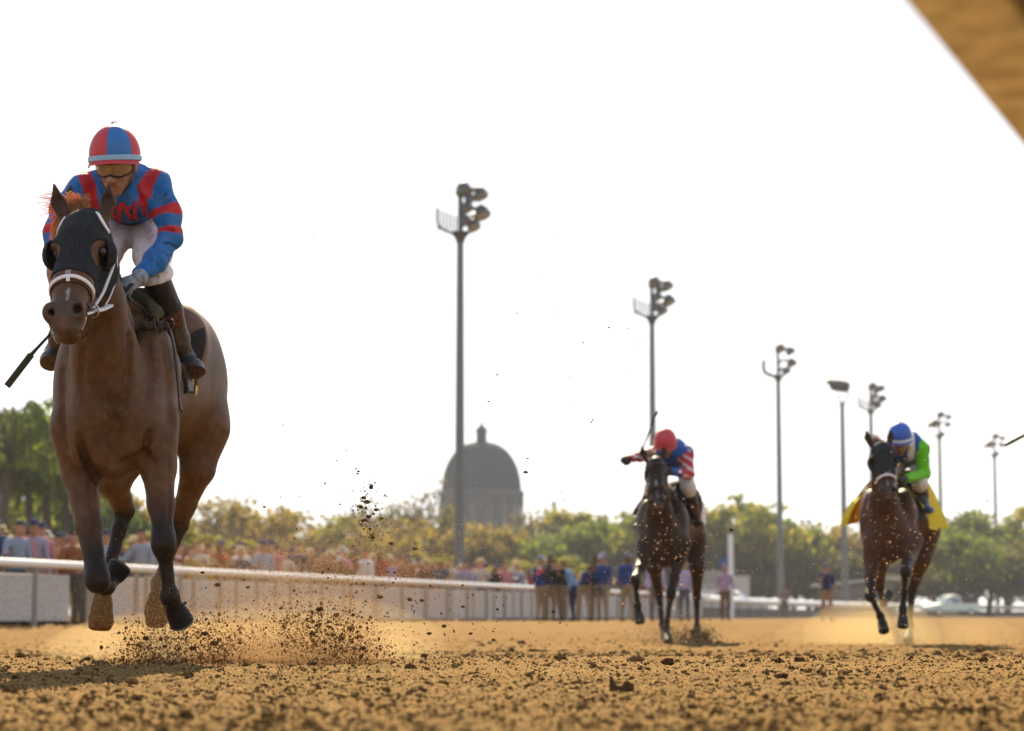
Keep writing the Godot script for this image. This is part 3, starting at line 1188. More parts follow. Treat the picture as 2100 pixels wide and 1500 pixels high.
## kind 0 dense, 1 loose, 2 nearly bare, 3 drooping
func tree_meshes(sd: int, kind: int, green: Color, other: Color) -> Array:
	var rng := RandomNumberGenerator.new()
	rng.seed = sd
	var t := Builder.new()
	var c := Builder.new()
	t.color = Color(0.07, 0.055, 0.042)
	var h := 1.0                                   # a tree of one metre, scaled when it is planted
	var tops := []
	var lean := Vector3(rng.randf_range(-0.03, 0.03), 0, rng.randf_range(-0.03, 0.03))
	var fork := Vector3(0, 0.28, 0) + lean
	t.tube(smooth_path([Vector3.ZERO, fork * 0.5, fork, fork * 1.7 + lean], 4), PackedFloat32Array([0.030, 0.026, 0.024, 0.023, 0.022, 0.021, 0.020, 0.019, 0.018, 0.015, 0.013, 0.011, 0.010]), 7)
	var limbs: int = [9, 9, 14, 10][kind]
	for i in limbs:
		var a := TAU * i / limbs + rng.randf_range(-0.3, 0.3)
		var reach := rng.randf_range(0.18, 0.36)
		var rise := rng.randf_range(0.25, 0.62) if kind != 3 else rng.randf_range(0.3, 0.55)
		var from := fork * rng.randf_range(0.8, 1.6)
		var to := from + Vector3(cos(a) * reach, rise * rng.randf_range(0.5, 1.0), sin(a) * reach)
		to.y = minf(to.y, 0.93)
		var mid := from.lerp(to, 0.5) + Vector3(rng.randf_range(-0.03, 0.03), 0.04, rng.randf_range(-0.03, 0.03))
		t.tube(smooth_path([from, mid, to], 4), PackedFloat32Array([0.011, 0.010, 0.009, 0.008, 0.007, 0.006, 0.005, 0.004, 0.003]), 5)
		tops.append(to)
		for k in (5 if kind != 2 else 9):
			var e := mid.lerp(to, rng.randf()) + Vector3(rng.randf_range(-0.13, 0.13), rng.randf_range(-0.06, 0.13), rng.randf_range(-0.13, 0.13))
			var s := mid.lerp(to, rng.randf())
			t.tube(PackedVector3Array([s, s.lerp(e, 0.5) + Vector3(0, 0.012, 0), e]), PackedFloat32Array([0.0035, 0.0026, 0.0012]), 4, false)
			tops.append(e)
	var per: int = [85, 34, 7, 60][kind]
	var size: float = [0.017, 0.017, 0.014, 0.013][kind]
	for p in tops:
		var clump := rng.randf_range(0.055, 0.10) * (1.15 if kind == 0 else 1.0)
		var tone := rng.randf()
		for k in per:
			var off := Vector3(rng.randfn(), rng.randfn() * 0.7, rng.randfn()) * clump * 0.55
			var at: Vector3 = p + off
			if kind == 3:
				at.y -= absf(rng.randfn()) * 0.10
			var n := Vector3(rng.randfn(), rng.randfn() + 0.4, rng.randfn()).normalized()
			var s := n.cross(Vector3.UP if absf(n.y) < 0.9 else Vector3.RIGHT).normalized()
			var u := s.cross(n)
			if kind == 3:
				u = Vector3(rng.randf_range(-0.2, 0.2), -1, rng.randf_range(-0.2, 0.2))
				s = Vector3(cos(k * 2.4), 0, sin(k * 2.4))
			var w := size * rng.randf_range(0.6, 1.3)
			var l := w * (1.5 if kind != 3 else 4.5)
			c.color = green.lerp(other, clampf(tone * 0.6 + rng.randf() * 0.5, 0.0, 1.0)) * rng.randf_range(0.75, 1.2)
			c.color.a = 1.0
			c.face([at - u * l, at + s * w, at + u * l, at - s * w])
	return [t.mesh(), c.mesh()]


## A palm: a slim ringed trunk and two dozen arching fronds with hanging leaflets; one metre tall.
func palm_meshes(sd: int) -> Array:
	var rng := RandomNumberGenerator.new()
	rng.seed = sd
	var t := Builder.new()
	t.color = Color(0.12, 0.10, 0.08)
	var rad := PackedFloat32Array()
	var pts := PackedVector3Array()
	for i in 17:
		pts.append(Vector3(0.02 * sin(i * 0.2), 0.70 * i / 16.0, 0))
		rad.append(lerpf(0.026, 0.017, i / 16.0) * (1.0 + 0.06 * (i % 2)))
	t.tube(pts, rad, 8)
	var top := pts[16]
	var c := Builder.new()
	for i in 26:
		var a := TAU * i / 26.0 * 5.0 + rng.randf_range(-0.2, 0.2)
		var rise := rng.randf_range(0.02, 0.30)
		var reach := rng.randf_range(0.22, 0.34)
		var out := Vector3(cos(a), 0, sin(a))
		var rib := smooth_path([top, top + out * reach * 0.45 + Vector3(0, rise, 0), top + out * reach * 0.85 + Vector3(0, rise * 0.8, 0), top + out * reach * 1.05 + Vector3(0, rise * 0.3 - 0.10, 0)], 6)
		t.tube(rib, even(rib.size(), 0.004), 4, false)
		for k in range(2, rib.size()):
			for s in [-1.0, 1.0]:
				for r in 2:
					var side: Vector3 = out.cross(Vector3.UP) * s
					var l := 0.085 * sin(PI * (0.15 + 0.8 * k / rib.size())) * rng.randf_range(0.7, 1.1)
					var from := rib[k] + out * 0.008 * r
					var tip: Vector3 = from + side * l * 0.6 + Vector3(0, -l * rng.randf_range(0.5, 1.1), 0) + out * l * 0.3
					c.color = Color(0.09, 0.15, 0.03).lerp(Color(0.24, 0.28, 0.05), rng.randf())
					c.face([from, from.lerp(tip, 0.4) + out * 0.010, tip, from.lerp(tip, 0.4) - out * 0.010])
	return [t.mesh(), c.mesh()]


func trees():
	var kinds := {
		"dense_green": tree_meshes(1, 0, Color(0.085, 0.125, 0.030), Color(0.18, 0.21, 0.042)),
		"dense_yellow": tree_meshes(2, 0, Color(0.15, 0.17, 0.035), Color(0.28, 0.25, 0.045)),
		"loose_olive": tree_meshes(3, 1, Color(0.17, 0.145, 0.040), Color(0.26, 0.19, 0.055)),
		"loose_green": tree_meshes(4, 1, Color(0.11, 0.14, 0.036), Color(0.22, 0.22, 0.048)),
		"bare": tree_meshes(5, 2, Color(0.10, 0.080, 0.045), Color(0.14, 0.12, 0.055)),
		"palm": palm_meshes(12),
		"drooping": tree_meshes(6, 3, Color(0.024, 0.048, 0.020), Color(0.055, 0.085, 0.025)),
	}
	var says := {
		"dense_green": "full dark green tree", "dense_yellow": "full yellow-green tree", "loose_olive": "thin brownish olive tree",
		"loose_green": "loose green tree", "bare": "almost bare twiggy tree", "drooping": "dark tree with drooping leaves", "palm": "palm tree with arching drooping fronds"}
	# pixel of the stem, pixel of the top, distance, kind, breadth
	var where := [
		[8, 826, 100, "palm", 1.0], [88, 862, 108, "palm", 1.0], [-70, 850, 105, "palm", 1.1], [52, 905, 104, "palm", 1.1], [130, 925, 112, "palm", 1.0], [20, 985, 118, "loose_green", 1.5], [110, 1000, 122, "drooping", 1.4], [-70, 980, 122, "loose_green", 1.4], [150, 1010, 150, "loose_green", 1.1], [215, 1005, 165, "loose_olive", 1.0],
		[70, 985, 135, "loose_green", 1.2],
		[300, 1030, 190, "loose_olive", 1.1], [385, 1002, 200, "bare", 1.0], [440, 1020, 205, "loose_olive", 1.0], [520, 1032, 210, "loose_olive", 1.2], [600, 1044, 215, "loose_olive", 1.3], [660, 1062, 215, "loose_green", 1.3],
		[735, 1010, 230, "bare", 1.0], [800, 985, 235, "bare", 0.9], [870, 980, 235, "bare", 0.9], [760, 1085, 210, "loose_olive", 1.3], [845, 1070, 225, "loose_olive", 1.3],
		[898, 1045, 250, "loose_green", 0.9], [955, 1072, 240, "loose_olive", 1.2], [1030, 1080, 240, "loose_olive", 1.3], [1085, 1052, 250, "loose_green", 1.0], [1125, 1005, 245, "bare", 1.0],
		[1165, 1060, 235, "dense_green", 1.2], [1225, 1045, 240, "dense_yellow", 1.2], [1290, 1012, 250, "loose_green", 1.0], [1345, 1050, 240, "dense_green", 1.2], [1420, 1040, 245, "dense_yellow", 1.1],
		[1480, 1012, 245, "loose_green", 1.1], [1545, 1030, 250, "dense_yellow", 1.2], [1615, 1045, 255, "dense_green", 1.2], [1675, 1075, 260, "loose_olive", 1.2], [1725, 1050, 270, "bare", 1.0], [1760, 1080, 270, "loose_olive", 1.2],
		[1850, 1075, 280, "loose_olive", 1.2], [1935, 1050, 275, "loose_green", 1.0], [2000, 1045, 270, "dense_green", 1.4], [2065, 1055, 275, "loose_green", 1.1], [2130, 1040, 270, "dense_yellow", 1.1], [1990, 1090, 235, "dense_green", 1.3],
	]
	var marks := [[130, "behind the crowd beside the leading horse"], [260, "seen between the leading horse's legs"], [480, "just behind the leading horse's quarters"], [720, "between the leading horse and the dome"], [890, "beside the dome, on the leading horse's side"], [1090, "in front of the dome"], [1310, "between the dome and the dark horse"], [1490, "behind the dark horse"], [1770, "between the two trailing horses"], [1940, "behind the horse with the yellow cloth"], [9999, "past the horse with the yellow cloth"]]
	var place := func(x: float) -> String:
		for q in marks:
			if x < q[0]:
				return q[1]
		return ""
	for s in where:
		var p := P(s[0], 1262, s[2])
		var h: float = P(s[0], s[1], s[2]).y
		var root := thing("tree", says[s[3]] + " " + place.call(s[0]), "tree", Vector3(p.x, 0, p.z), "trees beyond the track")
		var k: Array = kinds[s[3]]
		h /= maxf((k[0] as Mesh).get_aabb().end.y, (k[1] as Mesh).get_aabb().end.y) * 0.97
		for i in 2:
			var o := obj(["trunk", "crown"][i], k[i], M.bark if i == 0 else M.leaf, root)
			o.basis = Basis.from_euler(Vector3(0, fmod(absf(s[0]) * 0.37, TAU), 0)).scaled(Vector3(h * s[4] * 1.05, h, h * s[4] * 1.05))
	# low bright shrubs behind the crowd
	var sk := tree_meshes(8, 0, Color(0.16, 0.17, 0.03), Color(0.24, 0.22, 0.04))
	for s in [[440, 1080, 120], [880, 1120, 150], [1060, 1135, 160], [1130, 1128, 170], [300, 1070, 110]]:
		var p := P(s[0], 1262, s[2])
		var h: float = P(s[0], s[1], s[2]).y
		var root := thing("shrub", "low bright yellow-green shrub " + place.call(s[0]), "shrub", Vector3(p.x, 0, p.z), "shrubs behind the crowd")
		for i in 2:
			var o := obj(["stem", "foliage"][i], sk[i], M.bark if i == 0 else M.leaf, root)
			o.basis = Basis.from_euler(Vector3(0, s[0], 0)).scaled(Vector3(h * 1.5, h, h * 1.5))
	# scrub that closes the gaps under the crowns
	var bk := tree_meshes(9, 0, Color(0.075, 0.085, 0.030), Color(0.13, 0.11, 0.040))
	var x := -80.0
	var k := 0
	while x < 2200.0:
		var d := 262.0 + 18.0 * sin(k * 1.9)
		var p := P(x, 1262, d)
		var h := 8.6 + 2.0 * sin(k * 2.7)
		var root := thing("bush", "olive scrub bush under the trees " + place.call(x), "bush", Vector3(p.x, -0.8, p.z), "scrub under the trees")
		for i in 2:
			var o := obj(["stem", "foliage"][i], bk[i], M.bark if i == 0 else M.leaf, root)
			o.basis = Basis.from_euler(Vector3(0, k * 1.3, 0)).scaled(Vector3(h * 1.7, h, h * 1.7))
		x += 50.0 + 12.0 * sin(k * 3.1)
		k += 1

# ---------------------------------------------------------------- people in the distance

## A whole clothed figure as one mesh, 1.75 m tall, facing +z. pose: angles of the arms and a stoop.
func figure(cell: float, shirt: Color, legs: Color, hair: Color, skin: Color, arm_l: Vector3, arm_r: Vector3, stoop := 0.0, stride := 0.0, shorts := false, sleeves := true) -> ArrayMesh:
	var f := Field.new()
	var hip := Vector3(0, 0.95, 0)
	var chest := hip + Vector3(0, 0.42 * cos(stoop), 0.42 * sin(stoop))
	var neck := chest + Vector3(0, 0.10 * cos(stoop), 0.10 * sin(stoop))
	var head := neck + Vector3(0, 0.16 * cos(stoop * 0.6), 0.02 + 0.16 * sin(stoop * 0.6))
	f.cone(hip, hip.lerp(chest, 0.55), 0.145, 0.13, 0.05)
	f.cone(hip.lerp(chest, 0.5), chest, 0.135, 0.15, 0.05)
	f.cone(chest + Vector3(-0.15, 0.04, 0), chest + Vector3(0.15, 0.04, 0), 0.075, 0.075, 0.06)
	f.cone(neck - Vector3(0, 0.04, 0), head, 0.055, 0.055, 0.03)
	f.ell(head + Vector3(0, 0.03, 0), Vector3(0.078, 0.115, 0.095), 0.02)
	f.ell(head + Vector3(0, -0.045, 0.03), Vector3(0.058, 0.06, 0.06), 0.02)
	f.cone(head + Vector3(0, 0.01, 0.09), head + Vector3(0, -0.03, 0.11), 0.012, 0.015, 0.01)
	var wrists := []
	for s in [[-1.0, arm_l], [1.0, arm_r]]:
		var sh := chest + Vector3(0.19 * s[0], 0.04, 0)
		var a: Vector3 = s[1]                              # x: out, y: forward swing, z: bend of the elbow
		var up := Vector3(sin(a.x) * s[0], -cos(a.x) * cos(a.y), cos(a.x) * sin(a.y))
		var el := sh + up * 0.29
		var fore := (up + Vector3(-0.25 * s[0] * sin(a.z), 2.2 * sin(a.z) * maxf(0.3, a.y), 1.4 * sin(a.z))).normalized()
		var wr := el + fore * 0.25
		f.cone(sh, el, 0.062, 0.048, 0.03)
		f.cone(el, wr, 0.046, 0.032, 0.02)
		f.ell(wr + fore * 0.06, Vector3(0.036, 0.036, 0.036), 0.02)
		f.cone(wr + fore * 0.04, wr + fore * 0.13, 0.026, 0.018, 0.02)
		wrists.append([el, wr, wr + fore * 0.13])
	for s in [-1.0, 1.0]:
		var h := hip + Vector3(0.085 * s, -0.04, 0)
		var kn := Vector3(0.10 * s, 0.50, 0.04 + stride * s * 0.6)
		var an := Vector3(0.105 * s, 0.09, stride * s)
		f.cone(h, kn, 0.098, 0.066, 0.04)
		f.cone(kn, an, 0.064, 0.045, 0.03)
		f.cone(an + Vector3(0, -0.045, -0.03), an + Vector3(0.01 * s, -0.055, 0.15), 0.043, 0.036, 0.02)
	var b := Builder.new()
	f.fill(b, cell, func(p: Vector3, nn: Vector3) -> Color:
		var c := shirt
		if p.distance_to(head) < 0.19 and p.y > neck.y + 0.02:
			c = skin
			if p.y > head.y + 0.075 or (p.z < head.z - 0.02 and p.y > head.y - 0.06):
				c = hair
		elif p.y < hip.y + 0.02 and p.y > 0.0:
			c = legs
			if p.y < 0.09:
				c = Color(0.04, 0.03, 0.025)
			elif shorts and p.y < 0.52:
				c = skin
		for w in wrists:
			var on := along(p, w)
			if on[0] < 0.06 and (p.y > hip.y - 0.3):
				if on[1] > 0.24 or (not sleeves and on[1] > 0.02):
					c = skin
				elif p.distance_to(w[1]) < 0.2:
					c = shirt
		return c)
	return b.mesh()


func hat_mesh(kind: int) -> ArrayMesh:
	var b := Builder.new()
	var at := Vector3(0, 1.66, 0.02)
	if kind == 0:      # broad straw hat
		b.color = Color(0.62, 0.47, 0.26)
		b.lathe(at, [Vector2(0.19, 0.02), Vector2(0.20, 0.035), Vector2(0.12, 0.045), Vector2(0.10, 0.05), Vector2(0.098, 0.13), Vector2(0.07, 0.155), Vector2(0.0, 0.16)], 16)
	elif kind == 1:    # cap
		b.color = Color(0.07, 0.08, 0.13)
		b.lathe(at, [Vector2(0.094, 0.03), Vector2(0.096, 0.06), Vector2(0.08, 0.12), Vector2(0.04, 0.145), Vector2(0.0, 0.15)], 14)
		b.box(at + Vector3(0, 0.045, 0.13), Vector3(0.13, 0.014, 0.12), Basis.from_euler(Vector3(0.25, 0, 0)), 0.004)
	else:              # white sun hat
		b.color = Color(0.55, 0.50, 0.43)
		b.lathe(at, [Vector2(0.17, 0.0), Vector2(0.175, 0.012), Vector2(0.11, 0.04), Vector2(0.096, 0.10), Vector2(0.06, 0.13), Vector2(0.0, 0.135)], 16)
	return b.mesh()


func crowd():
	var rng := RandomNumberGenerator.new()
	rng.seed = 9
	var skins := [Color(0.42, 0.22, 0.14), Color(0.36, 0.18, 0.11), Color(0.18, 0.085, 0.05), Color(0.48, 0.27, 0.18)]
	var hairs := [Color(0.03, 0.018, 0.012), Color(0.10, 0.05, 0.025), Color(0.30, 0.18, 0.08), Color(0.015, 0.012, 0.01)]
	var shirts := [
		["white", Color(0.70, 0.69, 0.68)], ["navy", Color(0.02, 0.035, 0.11)], ["red", Color(0.30, 0.035, 0.03)], ["pale blue", Color(0.26, 0.32, 0.42)], ["pink", Color(0.55, 0.22, 0.24)], ["mustard", Color(0.42, 0.26, 0.06)],
		["black", Color(0.015, 0.015, 0.018)], ["lilac", Color(0.36, 0.31, 0.42)], ["brown", Color(0.16, 0.075, 0.04)], ["cream", Color(0.58, 0.50, 0.38)], ["slate", Color(0.06, 0.09, 0.17)], ["rust", Color(0.26, 0.10, 0.045)]]
	var poses := [[Vector3(0.15, 0.1, 0.3), Vector3(0.15, 0.1, 0.3)], [Vector3(0.2, 0.9, 0.9), Vector3(0.2, 0.9, 0.9)], [Vector3(0.15, 0.2, 0.3), Vector3(0.3, 1.3, 0.9)], [Vector3(0.4, 0.6, 0.8), Vector3(0.15, 0.1, 0.2)]]
	var bodies := []
	for i in shirts.size():
		var ps: Array = poses[i % 4]
		bodies.append(figure(0.034, shirts[i][1] * 0.8, [Color(0.05, 0.06, 0.09), Color(0.30, 0.24, 0.16), Color(0.03, 0.03, 0.035)][i % 3], hairs[i % 4], skins[(i * 3) % 4], ps[0], ps[1], 0.08, 0.05))
	var hats := [hat_mesh(0), hat_mesh(1), hat_mesh(2)]
	var hat_text := ["and a straw hat", "and a dark cap", "and a pale sun hat"]
	var u := Vector3(0.249, 0, -1).normalized()
	var side := Vector3(u.z, 0, -u.x)
	var d := 38.2
	while d < 101.0:
		var rows := 4 if d < 52 else 3
		for row in rows:
			if rng.randf() < 0.10:
				continue
			var i := rng.randi() % shirts.size()
			var h: int = [0, 0, 0, 1, 1, 2, 3, 3, 3, 3, 3, 3, 3, 3][rng.randi() % 14]
			var says := "%s spectator at the fence in a %s top" % [["front-row", "second-row", "third-row", "back-row"][row], shirts[i][0]]
			if h < 3:
				says += " " + hat_text[h]
			var at := outer_line(d + rng.randf_range(-0.3, 0.3)) + side * (1.35 + 0.80 * row + rng.randf_range(-0.2, 0.2))
			at.y = 0.04
			var root := thing("person", says, "person", at, "spectators behind the fence")
			root.rotation.y = rng.randf_range(-0.7, 0.9)
			root.scale = Vector3.ONE * rng.randf_range(0.90, 1.08)
			obj("body", bodies[i], M.person_cloth, root)
			if h < 3:
				obj("hat", hats[h], M.person_cloth, root)
		d += 0.66 * (1.0 + (d - 33.0) / 120.0)


func staff():
	var khaki := Color(0.27, 0.20, 0.12)
	var blue := Color(0.022, 0.045, 0.17)
	var tan := Color(0.36, 0.19, 0.12)
	var dark := Color(0.15, 0.07, 0.045)
	var black_hair := Color(0.02, 0.015, 0.012)
	var still := Vector3(0.14, 0.1, 0.25)
	var blue_cap := hat_mesh(1)
	# pixel of the feet, distance, turn, mesh, label, hat tint
	var list := [
		[1108, 64, 0.7, figure(0.03, blue, khaki, black_hair, tan, still, Vector3(0.2, 0.8, 0.9)), "track worker in a blue shirt and khaki trousers, first of the group at the fence", Color(0.16, 0.17, 0.30)],
		[1128, 63, 0.2, figure(0.03, Color(0.018, 0.022, 0.05), Color(0.20, 0.14, 0.085), black_hair, dark, Vector3(0.3, 0.9, 0.9), still), "bare-headed track worker in a dark shirt beside a blue-shirted one", null],
		[1153, 62, -0.5, figure(0.03, Color(0.012, 0.012, 0.015), Color(0.16, 0.11, 0.07), black_hair, tan, Vector3(0.3, 1.0, 0.8), Vector3(0.3, 0.9, 0.7), 0.75, 0.12), "stooping person in black with a red cap among the track workers", Color(0.42, 0.04, 0.03)],
		[1176, 63.5, -0.9, figure(0.03, Color(0.20, 0.34, 0.55), Color(0.02, 0.025, 0.08), black_hair, tan, Vector3(0.3, 0.9, 0.9), still, 0.65, 0.1), "stooping person in a pale blue shirt and navy trousers among the track workers", null],
		[1196, 62, 0.5, figure(0.03, Color(0.018, 0.03, 0.10), khaki, black_hair, dark, Vector3(0.3, 0.7, 0.9), still, 0.95, 0.14), "crouching track worker in navy bent low between two others", null],
		[1222, 63, -0.4, figure(0.03, Color(0.02, 0.02, 0.035), Color(0.17, 0.125, 0.075), black_hair, dark, still, Vector3(0.2, 0.8, 0.9)), "dark-haired track worker in a black shirt beside a blue-capped one", null],
		[1236, 62, -0.3, figure(0.03, blue, khaki, black_hair, tan, Vector3(0.15, 0.3, 0.6), still), "blue-capped track worker in a blue shirt whose arm is bent", Color(0.20, 0.22, 0.42)],
		[1287, 61, 0.35, figure(0.026, blue, Color(0.24, 0.185, 0.11), black_hair, dark, still, Vector3(0.16, 0.2, 0.4), 0.0, 0.14), "track worker in a blue shirt standing alone in front of the fence", Color(0.10, 0.11, 0.19)],
		[1345, 66, 0.1, figure(0.03, Color(0.36, 0.32, 0.48), Color(0.12, 0.10, 0.10), black_hair, tan, still, still), "person in a lilac shirt seen between the legs of the dark horse", null],
		[1404, 70, -0.2, figure(0.03, Color(0.34, 0.30, 0.44), Color(0.08, 0.08, 0.10), black_hair, tan, still, still), "person in a lilac shirt and grey trousers just behind the dark horse", null],
		[1488, 76, 0.0, figure(0.03, Color(0.30, 0.21, 0.30), Color(0.12, 0.075, 0.05), Color(0.10, 0.045, 0.02), tan, still, Vector3(0.14, 0.1, 0.4)), "person in a purple shirt and brown hat by the white car", Color(0.20, 0.08, 0.03)],
		[1696, 74, 0.2, figure(0.026, Color(0.02, 0.03, 0.075), Color(0.25, 0.15, 0.075), black_hair, tan, Vector3(0.3, 0.9, 0.8), still, 0.0, 0.1, true, false), "man in a navy shirt and tan shorts standing alone on the track", Color(0.035, 0.05, 0.12)],
		[1609, 128, 0.0, figure(0.04, Color(0.20, 0.14, 0.15), Color(0.14, 0.10, 0.08), Color(0.12, 0.05, 0.03), tan, still, still), "small figure in dull purple beyond the far rail", null],
	]
	for s in list:
		var p := P(s[0], 1262, s[1])
		var root := thing("person", s[4], "person", Vector3(p.x, ground_y(p.x, s[1], false), p.z), "people standing on the track")
		root.rotation.y = s[2]
		obj("body", s[3], M.person_cloth, root)
		if s[5] != null:
			var o := obj("cap", blue_cap, grained(mat("cap_%d" % s[0], (s[5] as Color).linear_to_srgb(), 0.8), M.t_soft, 4.0), root)
			if s[4].begins_with("stooping"):
				o.position = Vector3(0, -0.23, 0.46)
				o.rotation.x = 0.45


# ---------------------------------------------------------------- cars and fences behind the rail

func car(called: String, label: String, at: Vector3, turn: float, paint: Material, pickup: bool) -> Node3D:
	var root := thing(called, label, "car", at, "")
	root.rotation.y = turn
	# side outline from the front (x = -2.2) to the back, then extruded across the car and rounded in
	var top := [Vector2(-2.2, 0.45), Vector2(-2.22, 0.75), Vector2(-2.05, 0.92), Vector2(-1.1, 1.05), Vector2(2.15, 1.08), Vector2(2.25, 0.9), Vector2(2.22, 0.45)]
	var cabin := [Vector2(-1.15, 1.04), Vector2(-0.45, 1.62), Vector2(0.1, 1.72), Vector2(1.5, 1.70), Vector2(1.95, 1.55), Vector2(2.15, 1.06)] if not pickup else [Vector2(-1.0, 1.04), Vector2(-0.45, 1.62), Vector2(0.35, 1.70), Vector2(0.62, 1.06)]
	var b := Builder.new()
	var shell := func(pts: Array, w0: float, w1: float, roof: bool):
		for i in pts.size() - 1:
			var p: Vector2 = pts[i]
			var q: Vector2 = pts[i + 1]
			var wp: float = lerpf(w0, w1, clampf((p.y - pts[0].y) / 0.6, 0, 1))
			var wq: float = lerpf(w0, w1, clampf((q.y - pts[0].y) / 0.6, 0, 1))
			b.face([Vector3(p.x, p.y, -wp), Vector3(q.x, q.y, -wq), Vector3(q.x, q.y, wq), Vector3(p.x, p.y, wp)])
		for s in [-1.0, 1.0]:
			var poly := []
			for p in pts:
				poly.append(Vector3(p.x, p.y, s * lerpf(w0, w1, clampf((p.y - pts[0].y) / 0.6, 0, 1))))
			if s > 0:
				poly.reverse()
			b.face(poly)
	shell.call(top, 0.88, 0.86, false)
	obj("body", b.mesh(), paint, root)
	b = Builder.new()
	# pillars and roof
	for s in [-1.0, 1.0]:
		for i in cabin.size() - 1:
			var p: Vector2 = cabin[i]
			var q: Vector2 = cabin[i + 1]
			var wp: float = lerpf(0.84, 0.66, clampf((p.y - 1.04) / 0.6, 0, 1)) * s
			var wq: float = lerpf(0.84, 0.66, clampf((q.y - 1.04) / 0.6, 0, 1)) * s
			b.tube(PackedVector3Array([Vector3(p.x, p.y, wp), Vector3(q.x, q.y, wq)]), even(2, 0.055), 6)
		b.tube(PackedVector3Array([Vector3(0.45, 1.06, 0.84 * s), Vector3(0.5, 1.70, 0.67 * s)]), even(2, 0.05), 6)
	var rf := [cabin[1], cabin[2], cabin[3]] if not pickup else [cabin[1], cabin[2]]
	for i in rf.size() - 1:
		b.box(Vector3((rf[i].x + rf[i + 1].x) / 2, (rf[i].y + rf[i + 1].y) / 2 + 0.02, 0), Vector3(absf(rf[i + 1].x - rf[i].x) + 0.02, 0.05, 1.36), Basis.from_euler(Vector3(0, 0, atan2(rf[i + 1].y - rf[i].y, rf[i + 1].x - rf[i].x))), 0.02)
	obj("roof", b.mesh(), paint, root)
	b = Builder.new()
	var ws: Vector2 = cabin[0]
	var we: Vector2 = cabin[1]
	b.face([Vector3(ws.x, ws.y, -0.8), Vector3(we.x, we.y, -0.63), Vector3(we.x, we.y, 0.63), Vector3(ws.x, ws.y, 0.8)])
	obj("windscreen", b.mesh(), M.car_glass, root)
	for s in [-1.0, 1.0]:
		b = Builder.new()
		var poly := []
		for p in cabin:
			poly.append(Vector3(p.x, p.y - 0.02, s * (lerpf(0.83, 0.65, clampf((p.y - 1.04) / 0.6, 0, 1)))))
		b.face(poly)
		obj("side_window", b.mesh(), M.car_glass, root)
		for x in [-1.4, 1.4]:
			b = Builder.new()
			b.lathe(Vector3(x, 0.34, 0.80 * s), [Vector2(0.0, -0.1), Vector2(0.30, -0.1), Vector2(0.34, -0.06), Vector2(0.34, 0.06), Vector2(0.30, 0.1), Vector2(0.0, 0.1)], 18, Basis.from_euler(Vector3(PI / 2, 0, 0)))
			var wheel := obj("wheel", b.mesh(), M.rubber, root)
			b = Builder.new()
			b.lathe(Vector3(x, 0.34, 0.905 * s), [Vector2(0.0, -0.01), Vector2(0.20, -0.01), Vector2(0.2, 0.01), Vector2(0.0, 0.02)], 14, Basis.from_euler(Vector3(PI / 2, 0, 0)))
			obj("rim", b.mesh(), M.steel, wheel)
		b = Builder.new()
		b.box(Vector3(-2.16, 0.78, 0.62 * s), Vector3(0.12, 0.14, 0.32), Basis.IDENTITY, 0.03)
		obj("headlight", b.mesh(), M.lamp_glass, root)
	return root


